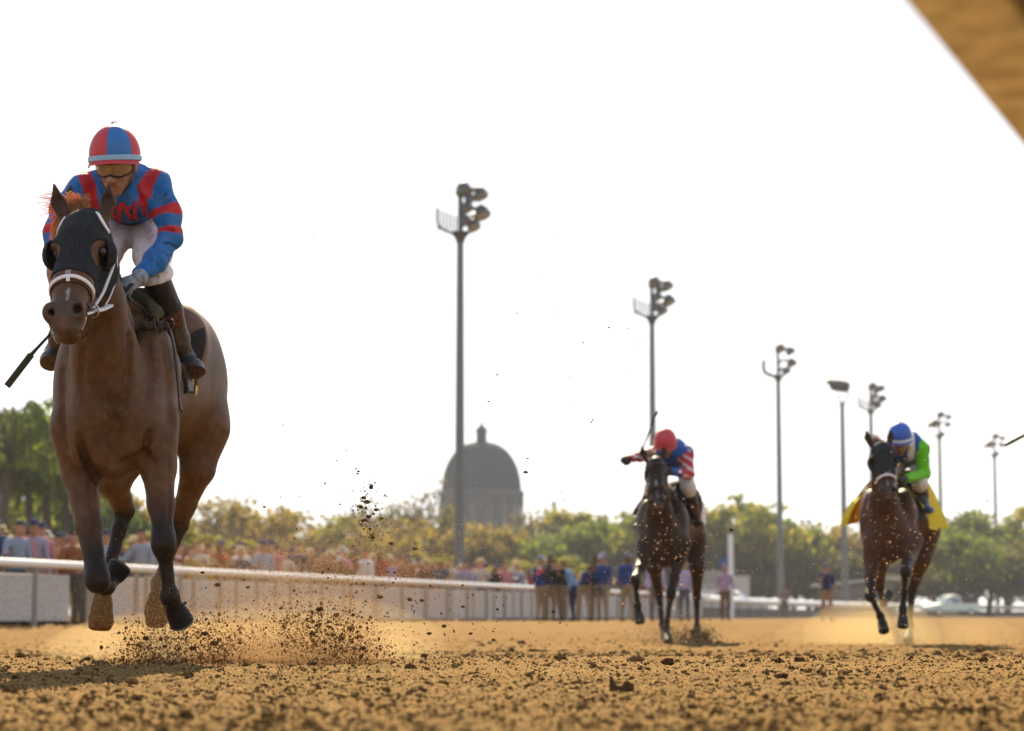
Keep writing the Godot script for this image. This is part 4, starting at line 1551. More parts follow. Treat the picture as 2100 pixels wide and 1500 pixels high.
func behind_the_rail():
	var p := P(1500, 1262, 150)
	car("parked_car", "white car with a sloping windscreen parked beyond the rail", Vector3(p.x, 0.04, p.z), PI - 0.35, M.car_paint_white, false)
	var p2 := P(1432, 1262, 138)
	car("parked_car", "white car behind the dark horse, beyond the rail", Vector3(p2.x, 0.04, p2.z), PI + 0.2, M.car_paint_white, false)
	var p3 := P(1950, 1262, 190)
	var truck := car("pickup_truck", "pale green pickup with a dark load, far beyond the rail", Vector3(p3.x, 0.1, p3.z), 0.25, M.car_paint_green, true)
	var cargo := Builder.new()
	cargo.box(Vector3(1.3, 1.35, 0), Vector3(1.7, 0.6, 1.5), Basis.IDENTITY, 0.15)
	obj("load", cargo.mesh(), M.bark_plain, truck)
	# picket fence, wall and flag pole beyond the cars
	var a := P(1430, 1262, 165)
	var root := thing("picket_fence", "pale picket fence beyond the parked cars", "fence", Vector3(a.x, 0.04, a.z))
	var pk := Builder.new()
	pk.box(Vector3(0, 1.65, 0), Vector3(0.12, 3.3, 0.06), Basis.IDENTITY, 0.01)
	var pm := pk.mesh()
	for k in 14:
		obj("picket", pm, M.fence_paint, root).position = Vector3(k * 0.22 - 0.3, 0, 0)
	for y in [0.6, 2.2]:
		var rb := Builder.new()
		rb.box(Vector3(1.2, y, -0.06), Vector3(3.4, 0.12, 0.05), Basis.IDENTITY, 0.01)
		obj("crossbar", rb.mesh(), M.fence_paint, root)
	var w := P(1522, 1262, 168)
	var wall := thing("screen_wall", "short pale wall beside the picket fence", "wall", Vector3(w.x, 0.04, w.z))
	var wb := Builder.new()
	wb.box(Vector3(0, 1.45, 0), Vector3(1.1, 2.9, 0.2), Basis.IDENTITY, 0.02)
	obj("slab", wb.mesh(), M.fence_paint, wall)
	var cb := Builder.new()
	cb.box(Vector3(0, 2.94, 0), Vector3(1.24, 0.08, 0.3), Basis.IDENTITY, 0.01)
	obj("coping", cb.mesh(), M.fence_paint, wall)
	var q := P(1500, 1262, 120)
	var pole := thing("flag_pole", "thick white pole with a small blue flag beside the white car", "pole", Vector3(q.x, 0.04, q.z))
	var pb := Builder.new()
	pb.tube(PackedVector3Array([Vector3.ZERO, Vector3(0, 4.3, 0)]), even(2, 0.14), 10)
	obj("shaft", pb.mesh(), M.rail_white, pole)
	var fl := Builder.new()
	for k in 6:
		var x0 := -0.14 - k * 0.07
		fl.face([Vector3(x0, 2.7 - k * 0.05, 0.05 * sin(k)), Vector3(x0, 3.3 - k * 0.06, 0.05 * sin(k)), Vector3(x0 - 0.07, 3.3 - (k + 1) * 0.06, 0.05 * sin(k + 1)), Vector3(x0 - 0.07, 2.7 - (k + 1) * 0.05, 0.05 * sin(k + 1))])
	obj("flag", fl.mesh(), M.flag_blue, pole)
	# low grey shed in the distance, between the two riders at the back
	var e := P(1755, 1262, 235)
	var shed := thing("shed", "low grey shed with a flat sloping roof in the distance", "building", Vector3(e.x, 0.04, e.z))
	var sb := Builder.new()
	sb.box(Vector3(0, 1.6, 0), Vector3(7.0, 3.2, 4.0), Basis.IDENTITY, 0.02)
	obj("wall", sb.mesh(), M.grey_wall, shed)
	var rb2 := Builder.new()
	rb2.box(Vector3(0, 3.5, 0.3), Vector3(8.4, 0.25, 5.4), Basis.from_euler(Vector3(0, 0, 0.10)), 0.03)
	obj("roof", rb2.mesh(), M.fence_paint, shed)
	for x in [-2.2, 0.0, 2.2]:
		var win := Builder.new()
		win.box(Vector3(x, 1.8, 2.02), Vector3(1.2, 1.0, 0.08), Basis.IDENTITY, 0.01)
		obj("window", win.mesh(), M.dark_glass, shed)
	# the tip of another rider's whip
	var w0 := P(2061, 914, 20.0)
	var w1 := P(2190, 846, 20.0)
	var whip := thing("riding_whip", "thin dark whip slanting in above the distant floodlights", "whip", w0)
	var s := Builder.new()
	s.off = whip.position
	s.tube(PackedVector3Array([w0, w0.lerp(w1, 0.12), w0.lerp(w1, 0.5), w1]), PackedFloat32Array([0.014, 0.017, 0.014, 0.012]), 8)
	obj("shaft", s.mesh(), M.whip_leather, whip)

# ---------------------------------------------------------------- horses

const BROWN := Color(0.138, 0.066, 0.029)
const DARK := Color(0.027, 0.018, 0.012)

## Trunk, neck and legs. T places the body; legs are given as joints in the world.
func horse_field(T: Callable, L: Dictionary) -> Field:
	var f := Field.new()
	# barrel and thorax
	f.ell(T.call(240, 800, 10.55), Vector3(0.250, 0.36, 0.42), 0.08)
	f.cone(T.call(250, 790, 10.6), T.call(318, 805, 11.15), 0.250, 0.285, 0.10)
	# shoulders
	f.ell(T.call(163, 800, 10.26), Vector3(0.112, 0.30, 0.20), 0.07)
	f.ell(T.call(314, 800, 10.26), Vector3(0.106, 0.30, 0.20), 0.07)
	f.cone(T.call(258, 655, 10.52), T.call(262, 740, 10.42), 0.095, 0.16, 0.08)
	f.cone(T.call(268, 650, 10.52), T.call(322, 760, 10.3), 0.06, 0.09, 0.07)
	# breast
	f.ell(T.call(236, 855, 10.07), Vector3(0.19, 0.20, 0.14), 0.06)
	f.ell(T.call(186, 895, 10.05), Vector3(0.10, 0.15, 0.085), 0.04)
	f.ell(T.call(286, 888, 10.045), Vector3(0.10, 0.155, 0.09), 0.04)
	f.ell(T.call(236, 930, 10.12), Vector3(0.10, 0.125, 0.16), 0.035)
	# neck: throat and crest
	f.chain([T.call(228, 815, 10.10), T.call(213, 715, 9.99), T.call(199, 620, 9.88), T.call(186, 540, 9.80)], [0.19, 0.132, 0.108, 0.095], 0.06)
	f.chain([T.call(252, 650, 10.50), T.call(210, 545, 10.12), T.call(184, 465, 9.90)], [0.062, 0.058, 0.060], 0.06)
	f.cone(T.call(238, 710, 10.25), T.call(200, 560, 9.97), 0.11, 0.08, 0.06)
	# hindquarters
	f.cone(T.call(340, 700, 10.9), T.call(350, 705, 11.5), 0.20, 0.20, 0.09)
	f.ell(T.call(392, 790, 11.36), Vector3(0.175, 0.31, 0.28), 0.08)
	f.ell(T.call(308, 790, 11.36), Vector3(0.175, 0.31, 0.28), 0.08)
	f.ell(T.call(408, 860, 11.30), Vector3(0.135, 0.19, 0.17), 0.05)
	f.ell(T.call(290, 860, 11.30), Vector3(0.135, 0.19, 0.17), 0.05)
	# grooves: between the breast muscles, inside the elbows, in front of the shoulders, along the neck
	f.carve(T.call(236, 840, 9.90), T.call(240, 955, 9.945), 0.010, 0.026, 0.045)
	f.carve(T.call(276, 948, 9.93), T.call(300, 955, 10.0), 0.022, 0.03, 0.03)
	f.carve(T.call(168, 905, 9.93), T.call(196, 968, 9.95), 0.010, 0.022, 0.03)
	f.carve(T.call(266, 650, 10.26), T.call(262, 760, 10.09), 0.026, 0.024, 0.05)
	f.carve(T.call(205, 880, 9.885), T.call(225, 930, 9.9), 0.006, 0.01, 0.02)
	f.carve(T.call(345, 905, 10.05), T.call(352, 985, 10.04), 0.006, 0.008, 0.02)
	for key in ["fl", "fr"]:
		var j: Array = L[key]         # shoulder, elbow, knee, fetlock, coronet, toe
		var sh: Vector3 = j[0]
		var el: Vector3 = j[1]
		var kn: Vector3 = j[2]
		var fe: Vector3 = j[3]
		var co: Vector3 = j[4]
		var axis := (kn - el).normalized()
		f.cone(sh, el, 0.105, 0.078, 0.05)
		f.cone(el, el.lerp(kn, 0.5), 0.074, 0.056, 0.03)
		f.cone(el.lerp(kn, 0.5), kn - axis * 0.03, 0.054, 0.044, 0.03)
		f.cone(el.lerp(kn, 0.1) + Vector3(-0.022, 0, 0.03), el.lerp(kn, 0.7) + Vector3(-0.01, 0, 0.02), 0.032, 0.02, 0.015)
		f.cone(el.lerp(kn, 0.1) + Vector3(0.026, 0, 0.022), el.lerp(kn, 0.65) + Vector3(0.014, 0, 0.016), 0.032, 0.018, 0.015)
		f.cone(kn - axis * 0.035, kn + axis * 0.02, 0.051, 0.050, 0.015)
		f.cone(kn + axis * 0.0 + Vector3(0, 0, 0.012), kn.lerp(fe, 0.12), 0.046, 0.038, 0.03)
		f.cone(kn.lerp(fe, 0.05), fe, 0.032, 0.028, 0.03)
		var back := (fe - kn).cross(Vector3.RIGHT).normalized()
		if back.z > 0.0:
			back = -back
		f.cone(kn.lerp(fe, 0.1) + back * 0.024, fe + back * 0.012, 0.020, 0.021, 0.006)
		f.ell(fe, Vector3(0.042, 0.042, 0.044), 0.02)
		f.cone(fe, co, 0.034, 0.037, 0.02)
	for key in ["hl", "hr"]:
		var j: Array = L[key]         # thigh, gaskin, hock, fetlock, coronet, toe
		f.cone(j[0], j[1], 0.135, 0.082, 0.05)
		f.cone(j[1], Vector3(j[1]).lerp(j[2], 0.7), 0.080, 0.048, 0.03)
		f.cone(Vector3(j[1]).lerp(j[2], 0.65), j[2], 0.05, 0.045, 0.03)
		var shank: Vector3 = (j[3] - j[2]).normalized()
		f.cone(j[2], Vector3(j[2]) - shank * 0.045 + Vector3(0, 0, -0.035), 0.040, 0.026, 0.02)   # point of the hock
		f.cone(j[2], Vector3(j[2]).lerp(j[3], 0.3), 0.044, 0.034, 0.03)
		f.cone(Vector3(j[2]).lerp(j[3], 0.25), j[3], 0.033, 0.031, 0.02)
		f.ell(j[3], Vector3(0.043, 0.043, 0.045), 0.02)
		f.cone(j[3], j[4], 0.036, 0.039, 0.02)
	return f


## A hoof: a slanted, flat-soled cone from the coronet to the toe, with a rim of horn.
func hoof(parent: Node3D, co: Vector3, toe: Vector3, front: Vector3, tone: Color, rim: Color, label := ""):
	var b := Builder.new()
	b.off = parent.position
	var down := (toe - co).normalized()
	var fwd := (front - down * front.dot(down)).normalized()
	var basis := Basis(down.cross(fwd).normalized() * -1.0, -down, fwd)
	var h := (toe - co).length()
	# profile in the hoof's axes, slanting forward towards the toe
	var sides := 20
	var rows := [[0.0, 0.041, 0.0], [0.012, 0.046, 0.002], [h * 0.5, 0.051, 0.010], [h - 0.012, 0.055, 0.018], [h - 0.002, 0.0545, 0.019], [h + 0.004, 0.050, 0.019], [h - 0.006, 0.044, 0.024], [h - 0.010, 0.0, 0.02]]
	var first := 0
	for r in rows:
		b.color = rim if r[0] >= h - 0.011 else tone
		for k in sides + 1:
			var a := TAU * k / sides
			var sq := 1.0 if sin(a) > -0.2 else 0.86
			b.point(co + basis * Vector3(cos(a) * r[1] * 0.97, -r[0], sin(a) * r[1] * 1.06 * sq + r[2]), basis * Vector3(cos(a), 0.25, sin(a)).normalized())
	for i in rows.size() - 1:
		for k in sides:
			var p := first + i * (sides + 1) + k
			var q := p + sides + 1
			b.tri(p, q, p + 1)
			b.tri(p + 1, q, q + 1)
	var o := obj("hoof", b.mesh(), M.hoof_horn, parent)
	if label != "":
		o.set_meta("label", label)


## A hoof and pastern under a coat of damp dirt.
func caked_hoof(parent: Node3D, j: Array, label: String):
	var f := Field.new()
	var co: Vector3 = j[4]
	var toe: Vector3 = j[5]
	f.cone(j[3], co, 0.034, 0.040, 0.02)
	f.ell(co.lerp(toe, 0.58), Vector3(0.055, 0.062, 0.060), 0.03)
	f.cone(co, toe + Vector3(0, 0.03, 0.012), 0.040, 0.050, 0.03)
	f.planes.append(Plane((toe - co).normalized(), toe + (toe - co).normalized() * 0.004))
	f.ripple = FastNoiseLite.new()
	f.ripple.frequency = 22.0
	f.ripple.fractal_octaves = 3
	f.ripple_by = 0.010
	f.planes.append(Plane((Vector3(j[3]) - co).normalized(), Vector3(j[3]).lerp(co, 0.3)))
	var b := Builder.new()
	b.off = parent.position
	f.fill(b, 0.007, func(p: Vector3, _n) -> Color:
		var w := f.ripple.get_noise_3dv(p * 2.0)
		var c := Color(0.25, 0.135, 0.048).lerp(Color(0.10, 0.055, 0.024), clampf(0.25 + w, 0.0, 0.8))
		c.a = 1.0
		return c)
	var o := obj("hoof", b.mesh(), M.dirt_coat, parent)
	o.set_meta("label", label)


func coat_paint(L: Dictionary, brown: Color, dark: Color, dusty_hinds: bool) -> Callable:
	var legs := []
	for key in ["fl", "fr", "hl", "hr"]:
		var j: Array = L[key]
		legs.append([[j[1], j[2], j[3], j[4]], Vector3(j[1]).distance_to(j[2]), key[0] == "h"])
	var n := FastNoiseLite.new()
	n.seed = 31
	n.frequency = 5.0
	n.fractal_octaves = 4
	var dust := Color(0.30, 0.18, 0.085)
	return func(p: Vector3, _nn: Vector3) -> Color:
		var w := n.get_noise_3dv(p)
		var v := n.get_noise_3dv(p * 4.0 + Vector3(7, 3, 1))
		var c := brown * (1.0 + 0.35 * w + 0.2 * v)
		c = c.lerp(dust, clampf(0.02 + 0.3 * v, 0.0, 0.14))
		for q in legs:
			if p.distance_squared_to(q[0][1]) > 0.36:
				continue
			var on := along(p, q[0])
			if on[0] > 0.115:
				continue
			var t: float = on[1] / q[1]
			c = c.lerp(dark * (1.0 + 0.4 * w), clampf((t - (0.62 if q[2] else 0.38)) / 0.45 + w * 0.25, 0.0, 0.97))
			if q[2] and dusty_hinds:
				c = c.lerp(dust * (1.0 + 0.4 * v), clampf((0.16 - p.distance_to(q[0][3])) / 0.05 + w * 0.8, 0.0, 0.85))
		c.a = 1.0
		return c


func head_field(T: Callable, ears := true) -> Field:
	var f := Field.new()
	f.ell(T.call(172, 492, 9.74), Vector3(0.100, 0.125, 0.11), 0.04)
	f.chain([T.call(164, 500, 9.66), T.call(148, 585, 9.53), T.call(139, 640, 9.45)], [0.088, 0.077, 0.066], 0.04)
	f.ell(T.call(136, 655, 9.43), Vector3(0.074, 0.072, 0.068), 0.03)
	f.ell(T.call(137, 676, 9.41), Vector3(0.052, 0.036, 0.046), 0.02)
	f.ell(T.call(140, 690, 9.46), Vector3(0.050, 0.034, 0.05), 0.012)
	f.cone(T.call(192, 560, 9.80), T.call(152, 650, 9.55), 0.088, 0.045, 0.05)
	f.ell(T.call(212, 560, 9.80), Vector3(0.045, 0.095, 0.085), 0.04)
	f.ell(T.call(158, 565, 9.78), Vector3(0.055, 0.095, 0.085), 0.04)
	f.cone(T.call(176, 500, 9.80), T.call(186, 540, 9.95), 0.10, 0.10, 0.05)
	f.cone(T.call(183, 465, 9.86), T.call(195, 500, 10.0), 0.075, 0.08, 0.05)
	# brows and cheek ridges
	f.ell(T.call(206, 503, 9.69), Vector3(0.032, 0.03, 0.045), 0.03)
	f.ell(T.call(118, 508, 9.66), Vector3(0.03, 0.03, 0.045), 0.03)
	f.cone(T.call(196, 545, 9.66), T.call(176, 590, 9.55), 0.016, 0.010, 0.03)
	# nostrils: a flared rim round a hole
	for s in [[157, 636, 0.0], [103, 641, 0.0]]:
		f.ell(T.call(s[0], s[1], 9.405), Vector3(0.034, 0.042, 0.034), 0.02)
	f.carve(T.call(157, 637, 9.355), T.call(160, 634, 9.42), 0.019, 0.013, 0.012)
	f.carve(T.call(154, 643, 9.355), T.call(158, 630, 9.38), 0.014, 0.016, 0.012)
	f.carve(T.call(104, 642, 9.36), T.call(107, 640, 9.42), 0.014, 0.010, 0.012)
	f.carve(T.call(131, 642, 9.33), T.call(133, 622, 9.36), 0.012, 0.014, 0.03)
	# the mouth
	f.carve(T.call(112, 683, 9.42), T.call(137, 691, 9.36), 0.004, 0.004, 0.01)
	f.carve(T.call(137, 691, 9.36), T.call(164, 682, 9.43), 0.004, 0.004, 0.01)
	# eye sockets
	f.carve(T.call(216, 516, 9.62), T.call(214, 518, 9.66), 0.014, 0.014, 0.02)
	f.carve(T.call(106, 520, 9.60), T.call(108, 520, 9.64), 0.014, 0.014, 0.02)
	if ears:
		for s in [[134, 452, 119, 415, 110, 377, 1], [214, 447, 222, 412, 223, 378, -1]]:
			var base: Vector3 = T.call(s[0], s[1], 9.80)
			var mid: Vector3 = T.call(s[2], s[3], 9.80)
			var tip: Vector3 = T.call(s[4], s[5], 9.78)
			f.cone(base, mid, 0.024, 0.032, 0.03)
			f.cone(mid, tip, 0.032, 0.004, 0.012)
			f.carve(base.lerp(mid, 0.55) + Vector3(0.002 * s[6], 0, 0.032), mid + Vector3(0.004 * s[6], 0.005, 0.030), 0.016, 0.023, 0.008)
			f.carve(mid + Vector3(0.004 * s[6], 0.005, 0.030), mid.lerp(tip, 0.8) + Vector3(0.002 * s[6], 0, 0.018), 0.023, 0.007, 0.008)
	return f


func head_paint(T: Callable, brown: Color) -> Callable:
	var muzzle: Vector3 = T.call(136, 650, 9.40)
	var star: Vector3 = T.call(143, 550, 9.50)
	var snip: Vector3 = T.call(128, 665, 9.36)
	var strip: Vector3 = T.call(139, 603, 9.42)
	var ear1: Vector3 = T.call(119, 412, 9.8)
	var ear2: Vector3 = T.call(222, 410, 9.8)
	var n := FastNoiseLite.new()
	n.seed = 41
	n.frequency = 14.0
	n.fractal_octaves = 4
	return func(p: Vector3, _nn: Vector3) -> Color:
		var w := n.get_noise_3dv(p)
		var c := brown * (1.0 + 0.35 * w)
		var low := clampf(1.0 - p.distance_to(muzzle) / 0.14 + w * 0.3, 0.0, 1.0)
		c = c.lerp(Color(0.095, 0.072, 0.056) * (1.0 + 0.5 * w), low)
		if absf(p.x - star.x) < 0.010 + 0.006 * w and absf(p.y - star.y) < 0.03 or absf(p.x - strip.x) < 0.005 + 0.004 * w and absf(p.y - strip.y) < 0.03:
			c = c.lerp(Color(0.5, 0.47, 0.44), 0.55 + 0.5 * w)
		var pink := clampf(1.0 - p.distance_to(snip) / 0.032 + w * 0.5, 0.0, 0.8)
		c = c.lerp(Color(0.26, 0.12, 0.08), pink)
		if p.distance_to(ear1) < 0.075 or p.distance_to(ear2) < 0.075:
			c = c.lerp(Color(0.05, 0.035, 0.028), 0.6)
		c.a = 1.0
		return c


## A hollow in the coat along a line, found by looking at the body from the front.
func groove(f: Field, pts: Array, deep: float, r: float, k := 0.03):
	var last := Vector3.INF
	for s in pts:
		var from := P(s[0], s[1], 9.2)
		var dirn := (from - Vector3(0, EYE, 0)).normalized()
		var p := f.hit(from, dirn)
		if f.dist(p) > 0.01:
			last = Vector3.INF
			continue
		p += f.normal(p) * (r - deep)
		if last != Vector3.INF:
			f.carve(last, p, r, r, k)
		last = p


func strap_on(parent: Node3D, called: String, f: Field, pts: Array, width: float, thick: float, m: Material, lift := 0.006, hit_dir := Vector3.ZERO) -> MeshInstance3D:
	var b := Builder.new()
	b.off = parent.position
	var path := smooth_path(pts, 7)
	var ups := PackedVector3Array()
	for i in path.size():
		if hit_dir != Vector3.ZERO:
			var was := path[i]
			path[i] = f.hit(was - hit_dir * 0.25, hit_dir, lift)
			if f.dist(path[i]) > lift + 0.01:
				path[i] = f.onto(was, lift)
		else:
			path[i] = f.onto(path[i], lift)
		ups.append(f.normal(path[i]))
	b.strap(path, ups, width, thick)
	return obj(called, b.mesh(), m, parent)


func cord(parent: Node3D, called: String, pts: Array, r: float, m: Material, squash := 1.0, sides := 7) -> MeshInstance3D:
	var b := Builder.new()
	b.off = parent.position
	var path := smooth_path(pts, 7)
	b.tube(path, even(path.size(), r), sides, true, squash)
	return obj(called, b.mesh(), m, parent)


## Blinker cup: a quarter of a bowl that stands out beside the eye.
func cup(parent: Node3D, mid: Vector3, side: float, size: float, m: Material):
	var b := Builder.new()
	b.off = parent.position
	var rows := 9
	var cols := 9
	var grid := []
	for layer in 2:
		var r := size + 0.004 * layer
		for i in rows:
			var row := []
			for k in cols:
				var u := lerpf(-1.25, 1.25, float(i) / (rows - 1))
				var t := lerpf(-1.55, 1.05, float(k) / (cols - 1))     # from behind, round the outside, towards the front
				row.append(mid + Vector3(side * cos(t) * cos(u) * r * 0.86, sin(u) * r * 1.12, (sin(t) * cos(u) - 0.35) * r))
			grid.append(row)
	for layer in 2:
		for i in rows - 1:
			for k in cols - 1:
				var g0: Array = grid[layer * rows + i]
				var g1: Array = grid[layer * rows + i + 1]
				var q := [g0[k], g0[k + 1], g1[k + 1], g1[k]]
				if (layer == 1) == (side > 0):
					q.reverse()
				b.face(q)
	for i in rows - 1:
		for k in [0, cols - 1]:
			b.face([grid[i][k], grid[i + 1][k], grid[rows + i + 1][k], grid[rows + i][k]])
	for k in cols - 1:
		for i in [0, rows - 1]:
			b.face([grid[i][k], grid[i][k + 1], grid[rows + i][k + 1], grid[rows + i][k]])
	obj("blinker_cup", b.mesh(), m, parent)


func hair(parent: Node3D, called: String, roots: Callable, count: int, sd: int, color_a: Color, color_b: Color):
	var rng := RandomNumberGenerator.new()
	rng.seed = sd
	var b := Builder.new()
	b.off = parent.position
	for i in count:
		var pts: Array = roots.call(rng)
		b.color = color_a.lerp(color_b, rng.randf())
		var path := smooth_path(pts, 4)
		var rad := PackedFloat32Array()
		for k in path.size():
			rad.append(lerpf(0.0016, 0.0005, float(k) / path.size()))
		b.tube(path, rad, 3, false)
	obj(called, b.mesh(), M.hair_strand, parent)


func first_horse():
	var L := {
		"fl": [P(152, 880, 10.14), P(164, 972, 10.14), P(199, 1186, 9.95), P(216, 1203, 10.22), P(232, 1186, 10.28), P(247, 1164, 10.30)],
		"fr": [P(318, 870, 10.14), P(324, 958, 10.12), P(335, 1112, 10.00), P(348, 1224, 10.03), P(357, 1246, 10.06), P(371, 1276, 10.10)],
		"hl": [P(275, 900, 11.30), P(232, 985, 11.20), P(255, 1046, 11.38), P(213, 1206, 11.24), P(209, 1245, 11.20), P(206, 1291, 11.18)],
		"hr": [P(412, 885, 11.28), P(405, 962, 11.24), P(366, 1076, 11.44), P(327, 1196, 11.40), P(322, 1232, 11.37), P(321, 1284, 11.34)],
	}
	var root := thing("racehorse", "bay racehorse in a dusty dark blinker hood and white bridle, leading the race", "horse", P(235, 1370, 10.4) * Vector3(1, 0, 1), "galloping racehorses")
	var f := horse_field(P, L)
	for g in [[[[236, 825], [239, 890], [232, 950]], 0.010, 0.022, 0.04], [[[160, 895], [172, 940], [196, 972]], 0.012, 0.016, 0.025], [[[306, 890], [296, 935], [272, 962]], 0.014, 0.018, 0.025], [[[204, 750], [218, 820], [236, 862]], 0.008, 0.014, 0.03],
			[[[266, 690], [262, 770], [250, 835]], 0.012, 0.016, 0.03], [[[332, 700], [346, 780], [350, 870]], 0.006, 0.014, 0.03], [[[128, 760], [126, 840], [138, 920]], 0.006, 0.014, 0.03], [[[345, 945], [349, 1010], [346, 1075]], 0.006, 0.008, 0.014],
			[[[312, 945], [318, 1010], [322, 1075]], 0.006, 0.009, 0.014], [[[184, 990], [194, 1070], [204, 1140]], 0.007, 0.009, 0.014], [[[300, 700], [312, 760], [300, 830]], 0.005, 0.014, 0.03], [[[172, 720], [166, 790], [180, 860]], 0.005, 0.014, 0.03], [[[222, 660], [226, 720], [222, 780]], 0.005, 0.012, 0.03]]:
		groove(f, g[0], g[1] * 1.7, g[2], g[3] * 0.75)
	groove(f, [[258, 952], [276, 946], [296, 930]], 0.026, 0.024, 0.02)
	groove(f, [[168, 915], [182, 955], [198, 985]], 0.020, 0.020, 0.02)
	var hf := head_field(P)
	var b := Builder.new()
	b.off = root.position
	f.fill(b, 0.0105, coat_paint(L, BROWN, DARK, true))
	hf.fill(b, 0.0055, head_paint(P, BROWN))
	obj("body", b.mesh(), M.coat, root)
	hoof(root, L.fl[4], L.fl[5], Vector3(0.3, 0.5, 0.5), Color(0.010, 0.010, 0.011), Color(0.16, 0.14, 0.12), "black hoof folded up behind the bent knee")
	hoof(root, L.fr[4], L.fr[5], Vector3(0.35, -0.2, 1), Color(0.012, 0.011, 0.011), Color(0.2, 0.17, 0.13))
	caked_hoof(root, L.hl, "hind hoof caked in tan dirt")
	caked_hoof(root, L.hr, "hind hoof caked in tan dirt")
	# eyes
	for e in [P(209, 517, 9.645), P(116, 520, 9.66)]:
		var eb := Builder.new()
		eb.off = root.position
		var prof := []
		for k in 9:
			prof.append(Vector2(0.021 * sin(PI * k / 8.0), -0.021 * cos(PI * k / 8.0)))
		eb.lathe(e, prof, 14)
		obj("eye", eb.mesh(), M.eye, root)
	# blinker hood: the head grown by the cloth, cut open over the nose, the eyes and the ears
	var hood := head_field(P, false)
	hood.grow = 0.006
	hood.carve(P(152, 590, 9.53), P(136, 700, 9.46), 0.083, 0.12, 0.006)
	hood.carve(P(152, 590, 9.40), P(136, 700, 9.30), 0.083, 0.12, 0.006)
	hood.carve(P(203, 518, 9.66), P(207, 521, 9.60), 0.052, 0.052, 0.008)
	hood.carve(P(112, 521, 9.64), P(104, 523, 9.58), 0.046, 0.046, 0.008)
	hood.carve(P(134, 440, 9.8), P(130, 420, 9.8), 0.036, 0.045, 0.008)
	hood.carve(P(215, 438, 9.8), P(218, 415, 9.8), 0.036, 0.045, 0.008)
	hood.planes.append(Plane(Vector3(0, -1, 0.5).normalized(), P(170, 628, 9.7)))
	hood.planes.append(Plane(Vector3(0, 0.15, -1).normalized(), P(180, 500, 9.88)))
	var hb := Builder.new()
	hb.off = root.position
	hood.fill(hb, 0.0055, func(_p, _n): return Color.WHITE)
	obj("blinker_hood", hb.mesh(), M.hood_cloth, root)
	cup(root, P(211, 519, 9.67), 1.0, 0.060, M.hood_cloth)
	cup(root, P(109, 522, 9.66), -1.0, 0.056, M.hood_cloth)
	# bridle
	var dirn := Vector3(0.0, 0.06, -1).normalized()
	strap_on(root, "noseband", hf, [P(105, 606, 9.52), P(113, 586, 9.48), P(130, 571, 9.45), P(150, 566, 9.44), P(172, 575, 9.46), P(188, 592, 9.5), P(198, 612, 9.56)], 0.017, 0.005, M.white_strap, 0.006)
	strap_on(root, "noseband", hf, [P(106, 612, 9.52), P(118, 590, 9.48), P(135, 580, 9.45), P(152, 578, 9.44), P(170, 585, 9.46), P(186, 603, 9.5), P(196, 622, 9.56)], 0.008, 0.003, M.brown_strap, 0.004)
	var loop := Builder.new()
	loop.off = root.position
	var lp := hf.onto(P(140, 575, 9.44), 0.012)
	loop.box(lp, Vector3(0.016, 0.022, 0.006), Basis.IDENTITY, 0.002)
	obj("strap_keeper", loop.mesh(), M.white_strap, root)
	strap_on(root, "browband", hood, [P(191, 447, 9.72), P(201, 455, 9.70), P(211, 466, 9.70), P(219, 478, 9.72)], 0.019, 0.004, M.white_strap, 0.004)
	strap_on(root, "browband", hood, [P(139, 452, 9.72), P(130, 461, 9.70), P(122, 472, 9.70), P(117, 482, 9.72)], 0.016, 0.004, M.white_strap, 0.004)
	cord(root, "cheek_strap", [P(234, 528, 9.75), P(231, 548, 9.72), P(221, 575, 9.67), P(211, 600, 9.62), P(199, 620, 9.57), P(190, 632, 9.53)], 0.007, M.white_strap, 0.5)
	cord(root, "cheek_strap", [P(239, 525, 9.80), P(240, 548, 9.80), P(238, 572, 9.80), P(232, 592, 9.78), P(224, 612, 9.74), P(216, 626, 9.70)], 0.005, M.white_strap, 0.6)
	cord(root, "cheek_strap", [P(170, 598, 9.50), P(177, 610, 9.50), P(180, 624, 9.50), P(184, 636, 9.51)], 0.006, M.brown_strap, 0.6)
	cord(root, "curb_strap", [P(186, 642, 9.50), P(187, 662, 9.50), P(181, 682, 9.50), P(170, 692, 9.50), P(160, 698, 9.5)], 0.004, M.brown_strap)
	cord(root, "curb_strap", [P(176, 650, 9.47), P(172, 664, 9.46), P(167, 676, 9.46)], 0.004, M.white_strap)
	# bit rings
	for s in [[192, 638, 9.53, 0.4]]:
		var ring := []
		var c := P(s[0], s[1], s[2])
		for k in 15:
			var a := TAU * k / 14.0
			ring.append(c + Vector3(cos(a) * 0.022, sin(a) * 0.024, sin(a + 1.0) * 0.008))
		cord(root, "bit_ring", ring, 0.0036, M.steel)
	cord(root, "bit_mouthpiece", [P(192, 640, 9.52), P(176, 645, 9.46)], 0.008, M.steel)
	# reins: white rubber from the bit, black leather near the hand
	var up := Vector3(0.1, 0.5, 0.8).normalized()
	var rb := Builder.new()
	rb.off = root.position
	var rp := smooth_path([P(196, 638, 9.55), P(212, 634, 9.66), P(228, 626, 9.80), P(242, 616, 9.905)], 6)
	var ups := PackedVector3Array()
	for i in rp.size():
		ups.append(up)
	rb.strap(rp, ups, 0.021, 0.006)
	obj("rein", rb.mesh(), M.white_strap, root)
	var rb2 := Builder.new()
	rb2.off = root.position
	var rp2 := smooth_path([P(240, 617, 9.90), P(250, 609, 9.93), P(258, 600, 9.98), P(264, 591, 10.04), P(270, 584, 10.10)], 6)
	ups.clear()
	for i in rp2.size():
		ups.append(up)
	rb2.strap(rp2, ups, 0.022, 0.007)
	obj("rein", rb2.mesh(), M.black_strap, root)
	cord(root, "rein", [P(97, 645, 9.54), P(100, 660, 9.75), P(108, 668, 10.0), P(116, 668, 10.2)], 0.007, M.brown_strap, 0.5)
